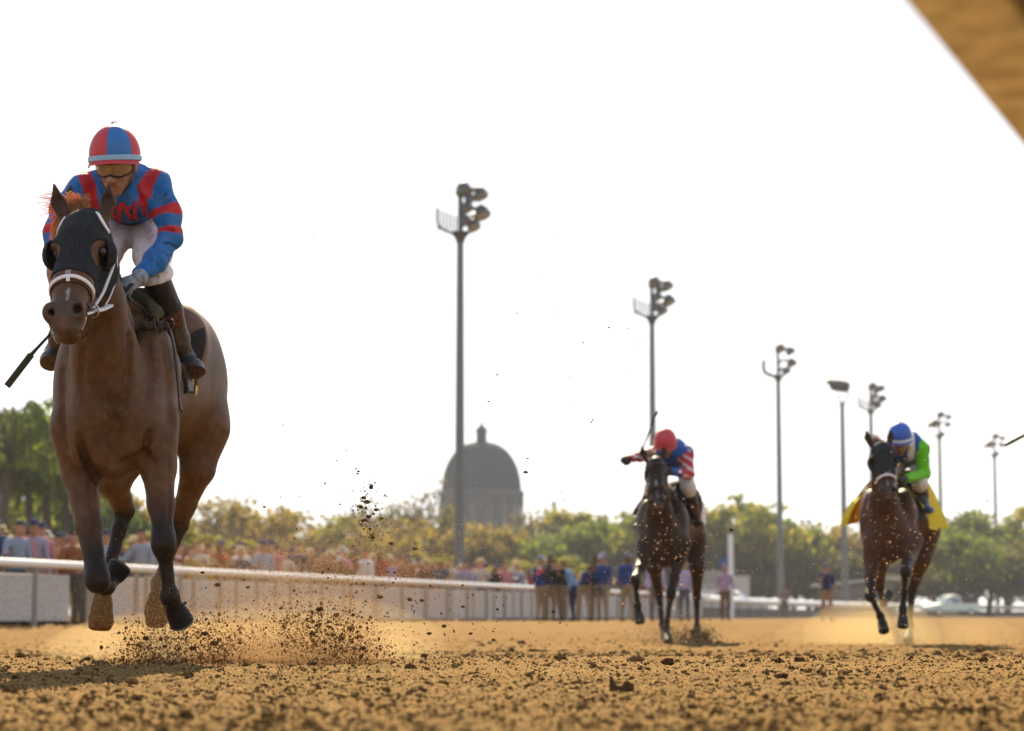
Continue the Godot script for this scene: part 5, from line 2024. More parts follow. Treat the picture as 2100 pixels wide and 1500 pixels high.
	# mane and forelock, lit from behind
	hair(root, "mane", func(r: RandomNumberGenerator) -> Array:
		var t := r.randf()
		var base := P(lerpf(160, 245, t) + r.randf_range(-6, 4), lerpf(436, 560, t), lerpf(9.86, 10.2, t))
		var fall := Vector3(-0.09 - 0.10 * r.randf(), 0.035 + 0.05 * r.randf() - 0.02 * t, r.randf_range(-0.05, 0.03))
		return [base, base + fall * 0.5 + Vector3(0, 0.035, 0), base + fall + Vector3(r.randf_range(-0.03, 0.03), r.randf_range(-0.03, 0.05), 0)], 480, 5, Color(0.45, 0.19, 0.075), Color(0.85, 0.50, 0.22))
	hair(root, "mane", func(r: RandomNumberGenerator) -> Array:
		var base := P(150 + r.randf_range(-12, 14), 462, 9.92)
		var end := P(106 + r.randf_range(-6, 16), 470 + r.randf_range(-30, 24), 9.98)
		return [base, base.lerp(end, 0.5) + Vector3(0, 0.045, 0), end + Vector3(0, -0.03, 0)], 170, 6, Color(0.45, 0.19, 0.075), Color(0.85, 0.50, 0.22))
	hair(root, "forelock", func(r: RandomNumberGenerator) -> Array:
		var base := P(150 + r.randf_range(-12, 36), 438, 9.84)
		var end := P(160 + r.randf_range(-28, 26), 402 + r.randf_range(-8, 24), 9.86 + r.randf_range(-0.05, 0.05))
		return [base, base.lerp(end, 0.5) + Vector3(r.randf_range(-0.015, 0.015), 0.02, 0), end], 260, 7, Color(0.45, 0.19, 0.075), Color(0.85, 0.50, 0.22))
	# tail, carried behind the quarters
	hair(root, "tail", func(r: RandomNumberGenerator) -> Array:
		var base := P(350 + r.randf_range(-8, 8), 690, 11.95)
		return [base, base + Vector3(r.randf_range(-0.05, 0.05), 0.02, -0.2), base + Vector3(r.randf_range(-0.1, 0.1), -0.25, -0.4), base + Vector3(r.randf_range(-0.12, 0.12), -0.6, -0.5)], 160, 8, Color(0.02, 0.012, 0.01), Color(0.05, 0.02, 0.012))
	return [root, f]


# ---------------------------------------------------------------- jockeys

const BLUE := Color(0.016, 0.135, 0.38)
const RED := Color(0.47, 0.022, 0.034)

## A closed fist in a glove: palm, four curled fingers of different lengths and a thumb, in axes x across the knuckles, y along the hand, z out of the palm.
func fist(at: Vector3, b: Basis, thumb_side: float) -> Field:
	var f := Field.new()
	var q := func(x, y, z): return at + b * Vector3(x * thumb_side, y, z)
	f.cone(q.call(0, -0.05, 0), q.call(0, 0.0, 0), 0.030, 0.034, 0.03)
	f.ell(at + b * Vector3(0, 0.015, 0), Vector3(0.043, 0.045, 0.022), 0.02, b)
	var x := [-0.031, -0.0105, 0.0105, 0.030]
	var l := [0.92, 1.06, 1.0, 0.82]
	for i in 4:
		var k: float = l[i]
		f.chain([q.call(x[i], 0.040, -0.004), q.call(x[i], 0.040 + 0.030 * k, 0.008), q.call(x[i], 0.036 + 0.024 * k, 0.036), q.call(x[i], 0.030, 0.036), q.call(x[i], 0.014, 0.026)], [0.0120, 0.0112, 0.0100, 0.009, 0.008], 0.004)
	f.chain([q.call(-0.030, -0.012, 0.008), q.call(-0.046, 0.020, 0.022), q.call(-0.034, 0.048, 0.040), q.call(-0.012, 0.054, 0.046)], [0.015, 0.013, 0.0115, 0.009], 0.01)
	return f


func from_to(y_axis: Vector3, z_hint: Vector3) -> Basis:
	var y := y_axis.normalized()
	var z := (z_hint - y * z_hint.dot(y)).normalized()
	return Basis(y.cross(z), y, z)


func face_field(c: Vector3, b: Basis, k := 1.0) -> Field:
	# c: middle of the skull; axes x to the person's left, y up, z forward
	var f := Field.new()
	var q := func(x, y, z): return c + b * (Vector3(x, y, z) * k)
	f.ell(c + b * Vector3(0, 0.02, -0.015) * k, Vector3(0.076, 0.10, 0.095) * k, 0.03 * k, b)
	f.ell(q.call(0, -0.045, 0.025), Vector3(0.062, 0.075, 0.068) * k, 0.03 * k, b)
	f.cone(q.call(-0.045, -0.06, 0.0), q.call(0, -0.105, 0.062), 0.022 * k, 0.020 * k, 0.03 * k)
	f.cone(q.call(0.045, -0.06, 0.0), q.call(0, -0.105, 0.062), 0.022 * k, 0.020 * k, 0.03 * k)
	f.cone(q.call(0, -0.004, 0.088), q.call(0, -0.046, 0.110), 0.009 * k, 0.014 * k, 0.015 * k)
	f.ell(q.call(-0.013, -0.049, 0.098), Vector3(0.010, 0.009, 0.011) * k, 0.008 * k, b)
	f.ell(q.call(0.013, -0.049, 0.098), Vector3(0.010, 0.009, 0.011) * k, 0.008 * k, b)
	f.ell(q.call(-0.034, -0.035, 0.070), Vector3(0.022, 0.018, 0.018) * k, 0.02 * k, b)
	f.ell(q.call(0.034, -0.035, 0.070), Vector3(0.022, 0.018, 0.018) * k, 0.02 * k, b)
	f.cone(q.call(-0.022, -0.075, 0.083), q.call(0.022, -0.075, 0.083), 0.008 * k, 0.008 * k, 0.012 * k)
	f.cone(q.call(-0.018, -0.086, 0.082), q.call(0.018, -0.086, 0.082), 0.008 * k, 0.008 * k, 0.012 * k)
	f.carve(q.call(-0.024, -0.080, 0.092), q.call(0.024, -0.080, 0.092), 0.003 * k, 0.003 * k, 0.006 * k)
	f.ell(q.call(0, -0.108, 0.070), Vector3(0.022, 0.018, 0.018) * k, 0.02 * k, b)
	for s in [-1.0, 1.0]:
		f.ell(q.call(0.078 * s, -0.015, -0.01), Vector3(0.012, 0.032, 0.020) * k, 0.008 * k, b)
		f.carve(q.call(0.030 * s, 0.002, 0.098), q.call(0.032 * s, 0.002, 0.09), 0.014 * k, 0.012 * k, 0.02 * k)
	return f


## Helmet: four cloth panels on a dome, a band, a short peak, a tuft.
func helmet(root: Node3D, c: Vector3, b: Basis, rx: float, ry: float, rz: float, tones: Array, band: Color, peak: Color, seam: float, m: Material):
	var hel := Node3D.new()
	hel.name = "helmet"
	root.add_child(hel)
	var n: int = tones.size()
	for s in n:
		var bb := Builder.new()
		bb.off = root.position
		bb.color = tones[s]
		var a0 := seam + TAU * s / n
		var a1 := seam + TAU * (s + 1) / n
		var steps := maxi(3, 24 / n)
		for i in 13:
			var e := lerpf(-0.16, PI / 2, i / 12.0)
			for k in steps + 1:
				var a := lerpf(a0, a1, float(k) / steps)
				var edge := minf(absf(a - a0), absf(a - a1)) * cos(e)
				var r := 1.0 - 0.018 * exp(-edge * edge * 900.0)      # the seam pulls in
				var d := Vector3(sin(a) * cos(e), sin(e), cos(a) * cos(e))
				bb.point(c + b * (d * Vector3(rx, ry, rz) * r), b * (d / Vector3(rx, ry, rz)).normalized())
		for i in 12:
			for k in steps:
				var p := i * (steps + 1) + k
				bb.tri(p, p + steps + 1, p + 1)
				bb.tri(p + 1, p + steps + 1, p + steps + 2)
		obj("cloth_panel", bb.mesh(), m, hel)
	var ring := Builder.new()
	ring.off = root.position
	ring.color = band
	var path := PackedVector3Array()
	var ups := PackedVector3Array()
	for k in 33:
		var a := TAU * k / 32
		var d := Vector3(sin(a), 0, cos(a))
		path.append(c + b * (d * Vector3(rx, ry, rz) * 1.005 + Vector3(0, -0.016 - 0.006 * cos(a), 0)))
		ups.append(b * d)
	ring.strap(path, ups, 0.024, 0.004)
	obj("band", ring.mesh(), m, hel)
	var rim := Builder.new()
	rim.off = root.position
	rim.color = peak
	for i in 4:
		for k in 17:
			var a := lerpf(-1.5, 1.5, k / 16.0)
			var t := i / 3.0
			var out := 1.0 + 0.10 * t * cos(a * 0.9)
			var d := Vector3(sin(a), 0, cos(a))
			rim.point(c + b * (d * Vector3(rx, ry, rz) * out + Vector3(0, -0.030 - 0.022 * t, 0)), b * Vector3(sin(a), 0.6, cos(a)).normalized())
	for i in 3:
		for k in 16:
			var p := i * 17 + k
			rim.tri(p, p + 1, p + 17)
			rim.tri(p + 1, p + 18, p + 17)
	obj("peak", rim.mesh(), m, hel)
	var tuft := Builder.new()
	tuft.off = root.position
	tuft.color = Color(0.06, 0.02, 0.02)
	var top := c + b * Vector3(0, ry, 0)
	tuft.tube(smooth_path([top - b.y * 0.004, top + b * Vector3(-0.008, 0.008, 0), top + b * Vector3(0.004, 0.010, 0.004), top + b * Vector3(0.014, 0.011, 0)], 4), even(13, 0.003), 6)
	obj("tuft", tuft.mesh(), m, hel)
	return hel


func along(p: Vector3, pts: Array) -> Array:
	# [distance to the line through pts, length along it]
	var best := 1e9
	var at := 0.0
	var run := 0.0
	for i in pts.size() - 1:
		var q := Geometry3D.get_closest_point_to_segment(p, pts[i], pts[i + 1])
		var d := p.distance_to(q)
		if d < best:
			best = d
			at = run + q.distance_to(pts[i])
		run += Vector3(pts[i]).distance_to(pts[i + 1])
	return [best, at]


func flat_along(p: Vector3, pts: Array) -> float:
	var best := 1e9
	var q := Vector2(p.x, p.y)
	for i in pts.size() - 1:
		var s := Geometry2D.get_closest_point_to_segment(q, Vector2(pts[i].x, pts[i].y), Vector2(pts[i + 1].x, pts[i + 1].y))
		best = minf(best, q.distance_to(s))
	return best


func first_jockey(horse: Node3D, hfield: Field):
	var root := thing("person", "jockey in blue and red silks with a red W on the chest, leading the race", "person", horse.position + Vector3(0, 1.6, -0.3), "jockeys riding in the race")
	var arm_r := [P(318, 378, 10.46), P(343, 440, 10.44), P(350, 488, 10.42), P(318, 536, 10.33), P(286, 567, 10.24)]
	var arm_l := [P(172, 386, 10.42), P(132, 430, 10.42), P(113, 478, 10.40), P(114, 560, 10.35), P(116, 640, 10.31)]
	var leg_r := [P(303, 446, 10.9), P(312, 520, 10.62), P(318, 568, 10.42), P(349, 637, 10.55), P(366, 695, 10.66), P(379, 735, 10.78)]
	var leg_l := [P(252, 446, 10.9), P(212, 515, 10.62), P(176, 585, 10.42), P(142, 645, 10.52), P(122, 690, 10.62), P(112, 725, 10.72)]
	# --- the body under the clothes, with the face
	var body := Field.new()
	body.chain([P(281, 425, 10.95), P(268, 405, 10.75), P(258, 380, 10.52)], [0.10, 0.10, 0.09], 0.05)
	body.cone(P(256, 378, 10.5), P(243, 362, 10.36), 0.062, 0.052, 0.05)
	body.cone(P(165, 382, 10.42), P(326, 374, 10.46), 0.045, 0.045, 0.05)
	body.chain(arm_r, [0.045, 0.042, 0.035, 0.036, 0.026], 0.03)
	body.chain(arm_l, [0.045, 0.042, 0.035, 0.036, 0.026], 0.03)
	body.chain(leg_r, [0.075, 0.066, 0.05, 0.045, 0.036, 0.03], 0.03)
	body.chain(leg_l, [0.075, 0.066, 0.05, 0.045, 0.036, 0.03], 0.03)
	var bb := Builder.new()
	bb.off = root.position
	var tan := Color(0.33, 0.155, 0.09)
	body.fill(bb, 0.016, func(_p, _n): return tan)
	var look := Basis.from_euler(Vector3(0.46, -0.16, -0.03))      # head bowed, turned a little to his right
	var hc := P(239, 337, 10.26)
	var ff := face_field(hc, look)
	var lips := hc + look * Vector3(0, -0.08, 0.09)
	var sn := FastNoiseLite.new()
	sn.frequency = 40.0
	ff.fill(bb, 0.0045, func(p: Vector3, _n) -> Color:
		var w := sn.get_noise_3dv(p)
		var c := tan * (1.0 + 0.3 * w)
		c = c.lerp(Color(0.16, 0.09, 0.055), clampf(w * 0.9, 0.0, 0.5))           # flecks of dirt
		if p.distance_to(lips) < 0.022:
			c = c.lerp(Color(0.30, 0.10, 0.075), 0.6)
		c.a = 1.0
		return c)
	obj("body", bb.mesh(), M.skin, root)
	# --- goggles
	var gog := Builder.new()
	gog.off = root.position
	for layer in 2:
		for i in 7:
			for k in 21:
				var a := lerpf(-1.25, 1.25, k / 20.0)
				var v := i / 6.0
				var notch := 0.016 * exp(-a * a * 14.0)                # room for the nose
				var low := -0.036 + notch + 0.010 * absf(a)
				var y := lerpf(low, 0.030, v)
				var r := 0.108 + 0.006 * sin(v * PI) - 0.003 * layer
				gog.point(hc + look * Vector3(sin(a) * r * 0.80, y, cos(a) * r * 1.02), look * Vector3(sin(a), (v - 0.5) * 0.4, cos(a)).normalized())
	for layer in 2:
		for i in 6:
			for k in 20:
				var p := layer * 147 + i * 21 + k
				gog.tri(p, p + 21, p + 1)
				gog.tri(p + 1, p + 21, p + 22)
	obj("goggles", gog.mesh(), M.goggle_lens, root)
	var fr := []
	for k in 41:
		var t := k / 40.0 * TAU
		var a := 1.25 * cos(t)
		var up := sin(t) > 0
		var notch := 0.016 * exp(-a * a * 14.0)
		var y := 0.030 * minf(1.0, absf(sin(t)) * 2.2) if up else lerpf(-0.002, -0.036 + notch + 0.010 * absf(a), minf(1.0, absf(sin(t)) * 2.2))
		fr.append(hc + look * Vector3(sin(a) * 0.088, y, cos(a) * 0.112))
	var gf := Builder.new()
	gf.off = root.position
	var gp := PackedVector3Array(fr)
	gf.tube(gp, even(gp.size(), 0.0042), 6, false)
	obj("goggle_frame", gf.mesh(), M.black_plastic, root)
	cord(root, "goggle_strap", [hc + look * Vector3(0.083, 0.004, 0.04), hc + look * Vector3(0.088, 0.006, -0.02), hc + look * Vector3(0.075, 0.008, -0.08)], 0.008, M.black_plastic, 0.3)
	cord(root, "chin_strap", [hc + look * Vector3(0.083, 0.0, 0.01), hc + look * Vector3(0.074, -0.06, 0.03), hc + look * Vector3(0.045, -0.105, 0.05), hc + look * Vector3(0, -0.13, 0.06), hc + look * Vector3(-0.045, -0.105, 0.05), hc + look * Vector3(-0.083, 0.0, 0.01)], 0.007, M.black_plastic, 0.35)
	# --- helmet
	helmet(root, P(235, 319, 10.27), Basis.from_euler(Vector3(0.10, -0.14, 0.03)), 0.1135, 0.139, 0.128, [BLUE, RED, BLUE, RED, BLUE, RED], Color(0.24, 0.42, 0.55), RED, 0.02, M.helmet_cloth)
	# --- silk jacket
	var jk := Field.new()
	jk.ell(P(262, 396, 10.56), Vector3(0.172, 0.122, 0.21), 0.05)
	jk.ell(P(262, 376, 10.66), Vector3(0.15, 0.10, 0.2), 0.05)
	jk.cone(P(268, 408, 10.7), P(279, 418, 10.92), 0.125, 0.130, 0.05)
	jk.cone(P(172, 386, 10.43), P(255, 364, 10.52), 0.060, 0.08, 0.05)
	jk.cone(P(255, 364, 10.52), P(317, 376, 10.47), 0.08, 0.062, 0.05)
	jk.cone(P(253, 384, 10.50), P(249, 372, 10.45), 0.075, 0.058, 0.03)
	jk.ell(P(256, 414, 10.47), Vector3(0.150, 0.084, 0.125), 0.05)
	jk.chain(arm_r, [0.066, 0.060, 0.048, 0.048, 0.040], 0.035)
	jk.chain(arm_l, [0.066, 0.060, 0.050, 0.046, 0.040], 0.035)
	# folds that run from the armpit and across the elbow
	for s in [[318, 420, 345, 385, 10.36], [322, 428, 352, 400, 10.36], [312, 404, 330, 372, 10.36], [340, 470, 372, 478, 10.36], [334, 500, 362, 507, 10.36], [318, 512, 345, 528, 10.30], [285, 395, 300, 430, 10.33], [300, 530, 325, 548, 10.26], [206, 385, 214, 425, 10.33], [278, 380, 290, 425, 10.34]]:
		var p0 := jk.hit(P(s[0], s[1], s[4]) + Vector3(0, 0, 0.2), Vector3(0, 0, -1), 0.002)
		var p1 := jk.hit(P(s[2], s[3], s[4]) + Vector3(0, 0, 0.2), Vector3(0, 0, -1), 0.002)
		if p0.z > -10.9 and p1.z > -10.9:
			jk.carve(p0, p1, 0.005, 0.003, 0.012)
	jk.ripple = FastNoiseLite.new()
	jk.ripple.frequency = 9.0
	jk.ripple.fractal_octaves = 2
	jk.ripple_by = 0.007
	jk.planes.append(Plane(Vector3(0, -0.25, -1).normalized(), P(280, 455, 10.92)))
	jk.planes.append(Plane((arm_r[4] - arm_r[3]).normalized(), arm_r[4]))
	var bars := [[P(168, 345, 10.4), P(176, 362, 10.4), P(187, 388, 10.4), P(191, 430, 10.4)], [P(322, 338, 10.4), P(312, 358, 10.4), P(299, 384, 10.4), P(299, 410, 10.4), P(306, 442, 10.4)]]
	var dn := FastNoiseLite.new()
	dn.seed = 12
	dn.frequency = 12.0
	dn.fractal_octaves = 4
	var jb := Builder.new()
	jb.off = root.position
	jk.fill(jb, 0.007, func(p: Vector3, _n) -> Color:
		var c := BLUE
		var onto_r := along(p, arm_r)
		var onto_l := along(p, arm_l)
		var arm: Array = onto_r if onto_r[0] < onto_l[0] else onto_l
		if arm[0] < 0.085 and arm[1] > 0.075:
			if absf(arm[1] - 0.150) < 0.023 or absf(arm[1] - 0.247) < 0.018:
				c = RED
		elif p.z > -10.75 and minf(flat_along(p, bars[0]), flat_along(p, bars[1])) < 0.029:
			c = RED
		var w := dn.get_noise_3dv(p)
		c = c * (1.0 + 0.25 * w)
		c = c.lerp(Color(0.20, 0.13, 0.08), clampf(0.06 + w * 0.35, 0.0, 0.3))
		c.a = 1.0
		return c)
	var jacket := obj("silk_jacket", jb.mesh(), M.silk, root)
	var fwd := Vector3(0, 0, -1)
	var red_mat := grained(mat("red_felt", lin(0.50, 0.018, 0.03), 0.9), M.t_fine, 3.0)
	for s in [[217, 411, 230, 448], [230, 448, 246, 412], [246, 412, 263, 449], [263, 449, 275, 409]]:
		var a := P(s[0], s[1], 10.3)
		var e := P(s[2], s[3], 10.3)
		var letter := strap_on(root, "letter_stroke", jk, [a, a.lerp(e, 0.35), a.lerp(e, 0.7), e], 0.019, 0.004, red_mat, 0.004, fwd)
		root.remove_child(letter)
		jacket.add_child(letter, true)
	# number badge on the far sleeve
	var bd := Builder.new()
	bd.off = root.position
	var bc := P(148, 396, 10.37)
	var bprof := []
	for k in 9:
		bprof.append(Vector2(0.030 * sin(PI * k / 8.0), -0.040 * cos(PI * k / 8.0)))
	bd.lathe(bc, bprof, 14, Basis.from_euler(Vector3(0, 0, -0.25)), Vector2(1.0, 0.55))
	obj("arm_badge", bd.mesh(), M.black_plastic, root)
	cord(root, "badge_mark", [bc + Vector3(-0.022, -0.026, 0.017), bc + Vector3(-0.005, 0.004, 0.021), bc + Vector3(0.012, -0.014, 0.02), bc + Vector3(0.006, -0.024, 0.018)], 0.006, M.gold_thread, 0.4)
	# --- breeches
	var br := Field.new()
	br.ell(P(281, 430, 10.97), Vector3(0.155, 0.112, 0.14), 0.05)
	br.chain([leg_r[0], leg_r[1], leg_r[2], P(328, 590, 10.45)], [0.100, 0.082, 0.074, 0.068], 0.045)
	br.chain([leg_l[0], leg_l[1], leg_l[2], P(166, 603, 10.45)], [0.100, 0.082, 0.072, 0.068], 0.045)
	br.ripple = jk.ripple
	br.ripple_by = 0.006
	for s in [[272, 462, 300, 470], [283, 500, 300, 480], [285, 540, 310, 560], [290, 550, 330, 566]]:
		var p0 := br.hit(P(s[0], s[1], 10.2), fwd, 0.002)
		var p1 := br.hit(P(s[2], s[3], 10.2), fwd, 0.002)
		if p0.z > -11.2 and p1.z > -11.2:
			br.carve(p0, p1, 0.004, 0.003, 0.012)
	br.planes.append(Plane((leg_r[3] - leg_r[2] + Vector3(0, -0.1, 0)).normalized(), P(318, 575, 10.42)))
	var brb := Builder.new()
	brb.off = root.position
	var thigh := P(300, 520, 10.5)
	br.fill(brb, 0.0085, func(p: Vector3, _n) -> Color:
		var w := dn.get_noise_3dv(p * 1.6)
		var c := Color(0.70, 0.66, 0.66)
		var near_knee := clampf(1.2 - p.distance_to(thigh) / 0.16, 0.0, 1.0)
		c = c.lerp(Color(0.22, 0.15, 0.10), clampf(w * 1.2 - 0.22 + 0.2 * near_knee, 0.0, 0.6))
		c.a = 1.0
		return c)
	var breeches := obj("breeches", brb.mesh(), M.breeches_cloth, root)
	# sponsor lettering down the thigh: I F F, turned on its side
	var ink := mat("black_print", lin(0.01, 0.01, 0.012), 0.8)
	for s in [[308, 501, 324, 505], [310, 494, 325, 498], [311, 492, 313, 484], [318, 493, 319, 488], [312, 482, 326, 485], [313, 480, 315, 472], [320, 481, 321, 476]]:
		var a := P(s[0], s[1], 10.3)
		var e := P(s[2], s[3], 10.3)
		var letter := strap_on(root, "letter_stroke", br, [a, a.lerp(e, 0.5), e], 0.0075, 0.002, ink, 0.003, fwd)
		root.remove_child(letter)
		breeches.add_child(letter, true)
	# --- boots: stocking, brown cuff, black leather, dusty sole
	var feet := [[leg_r, P(372, 746, 10.80), P(396, 757, 10.68), P(413, 768, 10.60), Vector3(-0.30, -0.80, 0.52)], [leg_l, P(116, 735, 10.74), P(104, 740, 10.64), P(92, 748, 10.56), Vector3(0.18, -0.80, 0.55)]]
	for s in feet:
		var leg: Array = s[0]
		var bt := Field.new()
		bt.chain([leg[2], leg[3]], [0.064, 0.056], 0.03)
		bt.chain([leg[3], leg[4], leg[5]], [0.055, 0.049, 0.041], 0.02)
		bt.cone(leg[5], s[1], 0.041, 0.040, 0.03)
		bt.chain([s[1], s[2], s[3]], [0.040, 0.042, 0.030], 0.025)
		bt.cone(leg[5], s[2], 0.038, 0.040, 0.03)
		# creases at the ankle
		for t in [0.55, 0.75, 0.95]:
			var mid: Vector3 = leg[4].lerp(leg[5], t)
			bt.carve(mid + Vector3(-0.06, 0.004, 0.02), mid + Vector3(0.06, -0.012, 0.02), 0.0, 0.0, 0.012)
		var sole_n: Vector3 = s[4].normalized()
		bt.planes.append(Plane(sole_n, s[2] + sole_n * 0.026))
		var btb := Builder.new()
		btb.off = root.position
		var heel: Vector3 = s[1]
		var line := [leg[2], leg[3], leg[4], leg[5]]
		bt.fill(btb, 0.0075, func(p: Vector3, nn: Vector3) -> Color:
			var w := dn.get_noise_3dv(p * 2.0)
			var t: float = along(p, line)[1]
			var c := Color(0.055, 0.052, 0.050)
			if t < 0.185:
				c = Color(0.018, 0.018, 0.020)
			elif t < 0.262:
				c = Color(0.085, 0.030, 0.022) * (1.0 + 0.6 * w)
			c = c.lerp(Color(0.20, 0.15, 0.10), clampf(w * 0.7 + 0.02, 0.0, 0.5) * (1.0 if t > 0.185 else 0.08))
			if nn.dot(sole_n) > 0.75 and p.distance_to(heel) < 0.3 and t > 0.3:
				c = Color(0.13, 0.085, 0.05) * (1.0 + 0.5 * w)
			c.a = 1.0
			return c)
		obj("boot", btb.mesh(), M.boot_leather, root)
	# --- gloved hands
	var hr := P(264, 582, 10.19)
	var hand_r := fist(hr, from_to(Vector3(-0.80, -0.45, 0.40), Vector3(-0.15, -0.75, -0.65)), 1.0)
	hand_r.cone(arm_r[4] + (arm_r[4] - arm_r[3]) * -0.1, hr + Vector3(0.042, 0.030, -0.025), 0.038, 0.033, 0.02)
	var hl := P(117, 668, 10.27)
	var hand_l := fist(hl, from_to(Vector3(-0.05, -0.8, 0.5), Vector3(0.9, 0.0, 0.1)), 1.0)
	hand_l.cone(arm_l[4], hl + Vector3(0, 0.03, -0.02), 0.036, 0.036, 0.03)
	for h in [[hand_r, hr], [hand_l, hl]]:
		var gb := Builder.new()
		gb.off = root.position
		(h[0] as Field).fill(gb, 0.004, func(p: Vector3, _n) -> Color:
			var w := dn.get_noise_3dv(p * 3.0)
			var c := Color(0.34, 0.38, 0.42)
			c = c.lerp(Color(0.15, 0.10, 0.07), clampf(0.22 + w * 1.1, 0.0, 0.8))
			c.a = 1.0
			return c)
		obj("glove", gb.mesh(), M.glove_cloth, root)
	# --- the whip in his far hand
	var whip := thing("riding_whip", "olive riding whip with a broad flap, held low beside the leading horse", "whip", P(60, 735, 10.3))
	var wb := Builder.new()
	wb.off = whip.position
	var w0 := P(124, 664, 10.26)
	var w1 := P(104, 684, 10.28)
	var w2 := P(64, 727, 10.30)
	var w3 := P(14, 792, 10.33)
	wb.tube(PackedVector3Array([w0, w1]), PackedFloat32Array([0.011, 0.010]), 8)
	obj("grip", wb.mesh(), M.black_strap, whip)
	var ws := Builder.new()
	ws.off = whip.position
	ws.tube(PackedVector3Array([w1, w1.lerp(w2, 0.7), w2]), PackedFloat32Array([0.0065, 0.0075, 0.010]), 8)
	obj("shaft", ws.mesh(), M.whip_leather, whip)
	var wf := Builder.new()
	wf.off = whip.position
	wf.strap(PackedVector3Array([w2, w2.lerp(w3, 0.5), w3]), PackedVector3Array([Vector3(0.2, 0.1, 1), Vector3(0.2, 0.1, 1), Vector3(0.2, 0.1, 1)]), 0.030, 0.009)
	obj("flap", wf.mesh(), M.whip_leather, whip)

	first_saddle(hfield)


## A cloth laid over the back: a grid in depth and angle, pressed onto the horse, with thickness.
func draped(parent: Node3D, called: String, f: Field, z0: float, z1: float, a0: float, a1: float, lift: float, thick: float, m: Material, flare := 0.0) -> MeshInstance3D:
	var b := Builder.new()
	b.off = parent.position
	var nz := 14
	var na := 44
	var outer := []
	var inner := []
	for i in nz + 1:
		var t := float(i) / nz
		var ro := []
		var ri := []
		var z := lerpf(z0, z1, t)
		var mid := P(lerpf(252, 322, clampf((z - 10.6) / 0.55, -0.3, 1.3)), 790, z)
		for k in na + 1:
			var a := lerpf(a0, a1, float(k) / na)
			var dirn := Vector3(sin(a), cos(a), 0)
			var p := f.hit(mid + dirn * 0.9, -dirn, lift)
			p += dirn * flare * maxf(0.0, absf(a) - 1.1)
			ro.append(p + dirn * thick)
			ri.append(p)
		outer.append(ro)
		inner.append(ri)
	for i in nz:
		for k in na:
			b.face([outer[i][k], outer[i][k + 1], outer[i + 1][k + 1], outer[i + 1][k]])
			b.face([inner[i][k], inner[i + 1][k], inner[i + 1][k + 1], inner[i][k + 1]])
	for i in nz:
		b.face([outer[i][0], outer[i + 1][0], inner[i + 1][0], inner[i][0]])
		b.face([outer[i][na], inner[i][na], inner[i + 1][na], outer[i + 1][na]])
	for k in na:
		b.face([outer[0][k], inner[0][k], inner[0][k + 1], outer[0][k + 1]])
		b.face([outer[nz][k], outer[nz][k + 1], inner[nz][k + 1], inner[nz][k]])
	return obj(called, b.mesh(), m, parent)


func sight(f: Field, px: float, py: float, lift: float) -> Vector3:
	var from := P(px, py, 9.3)
	return f.hit(from, (from - Vector3(0, EYE, 0)).normalized(), lift)


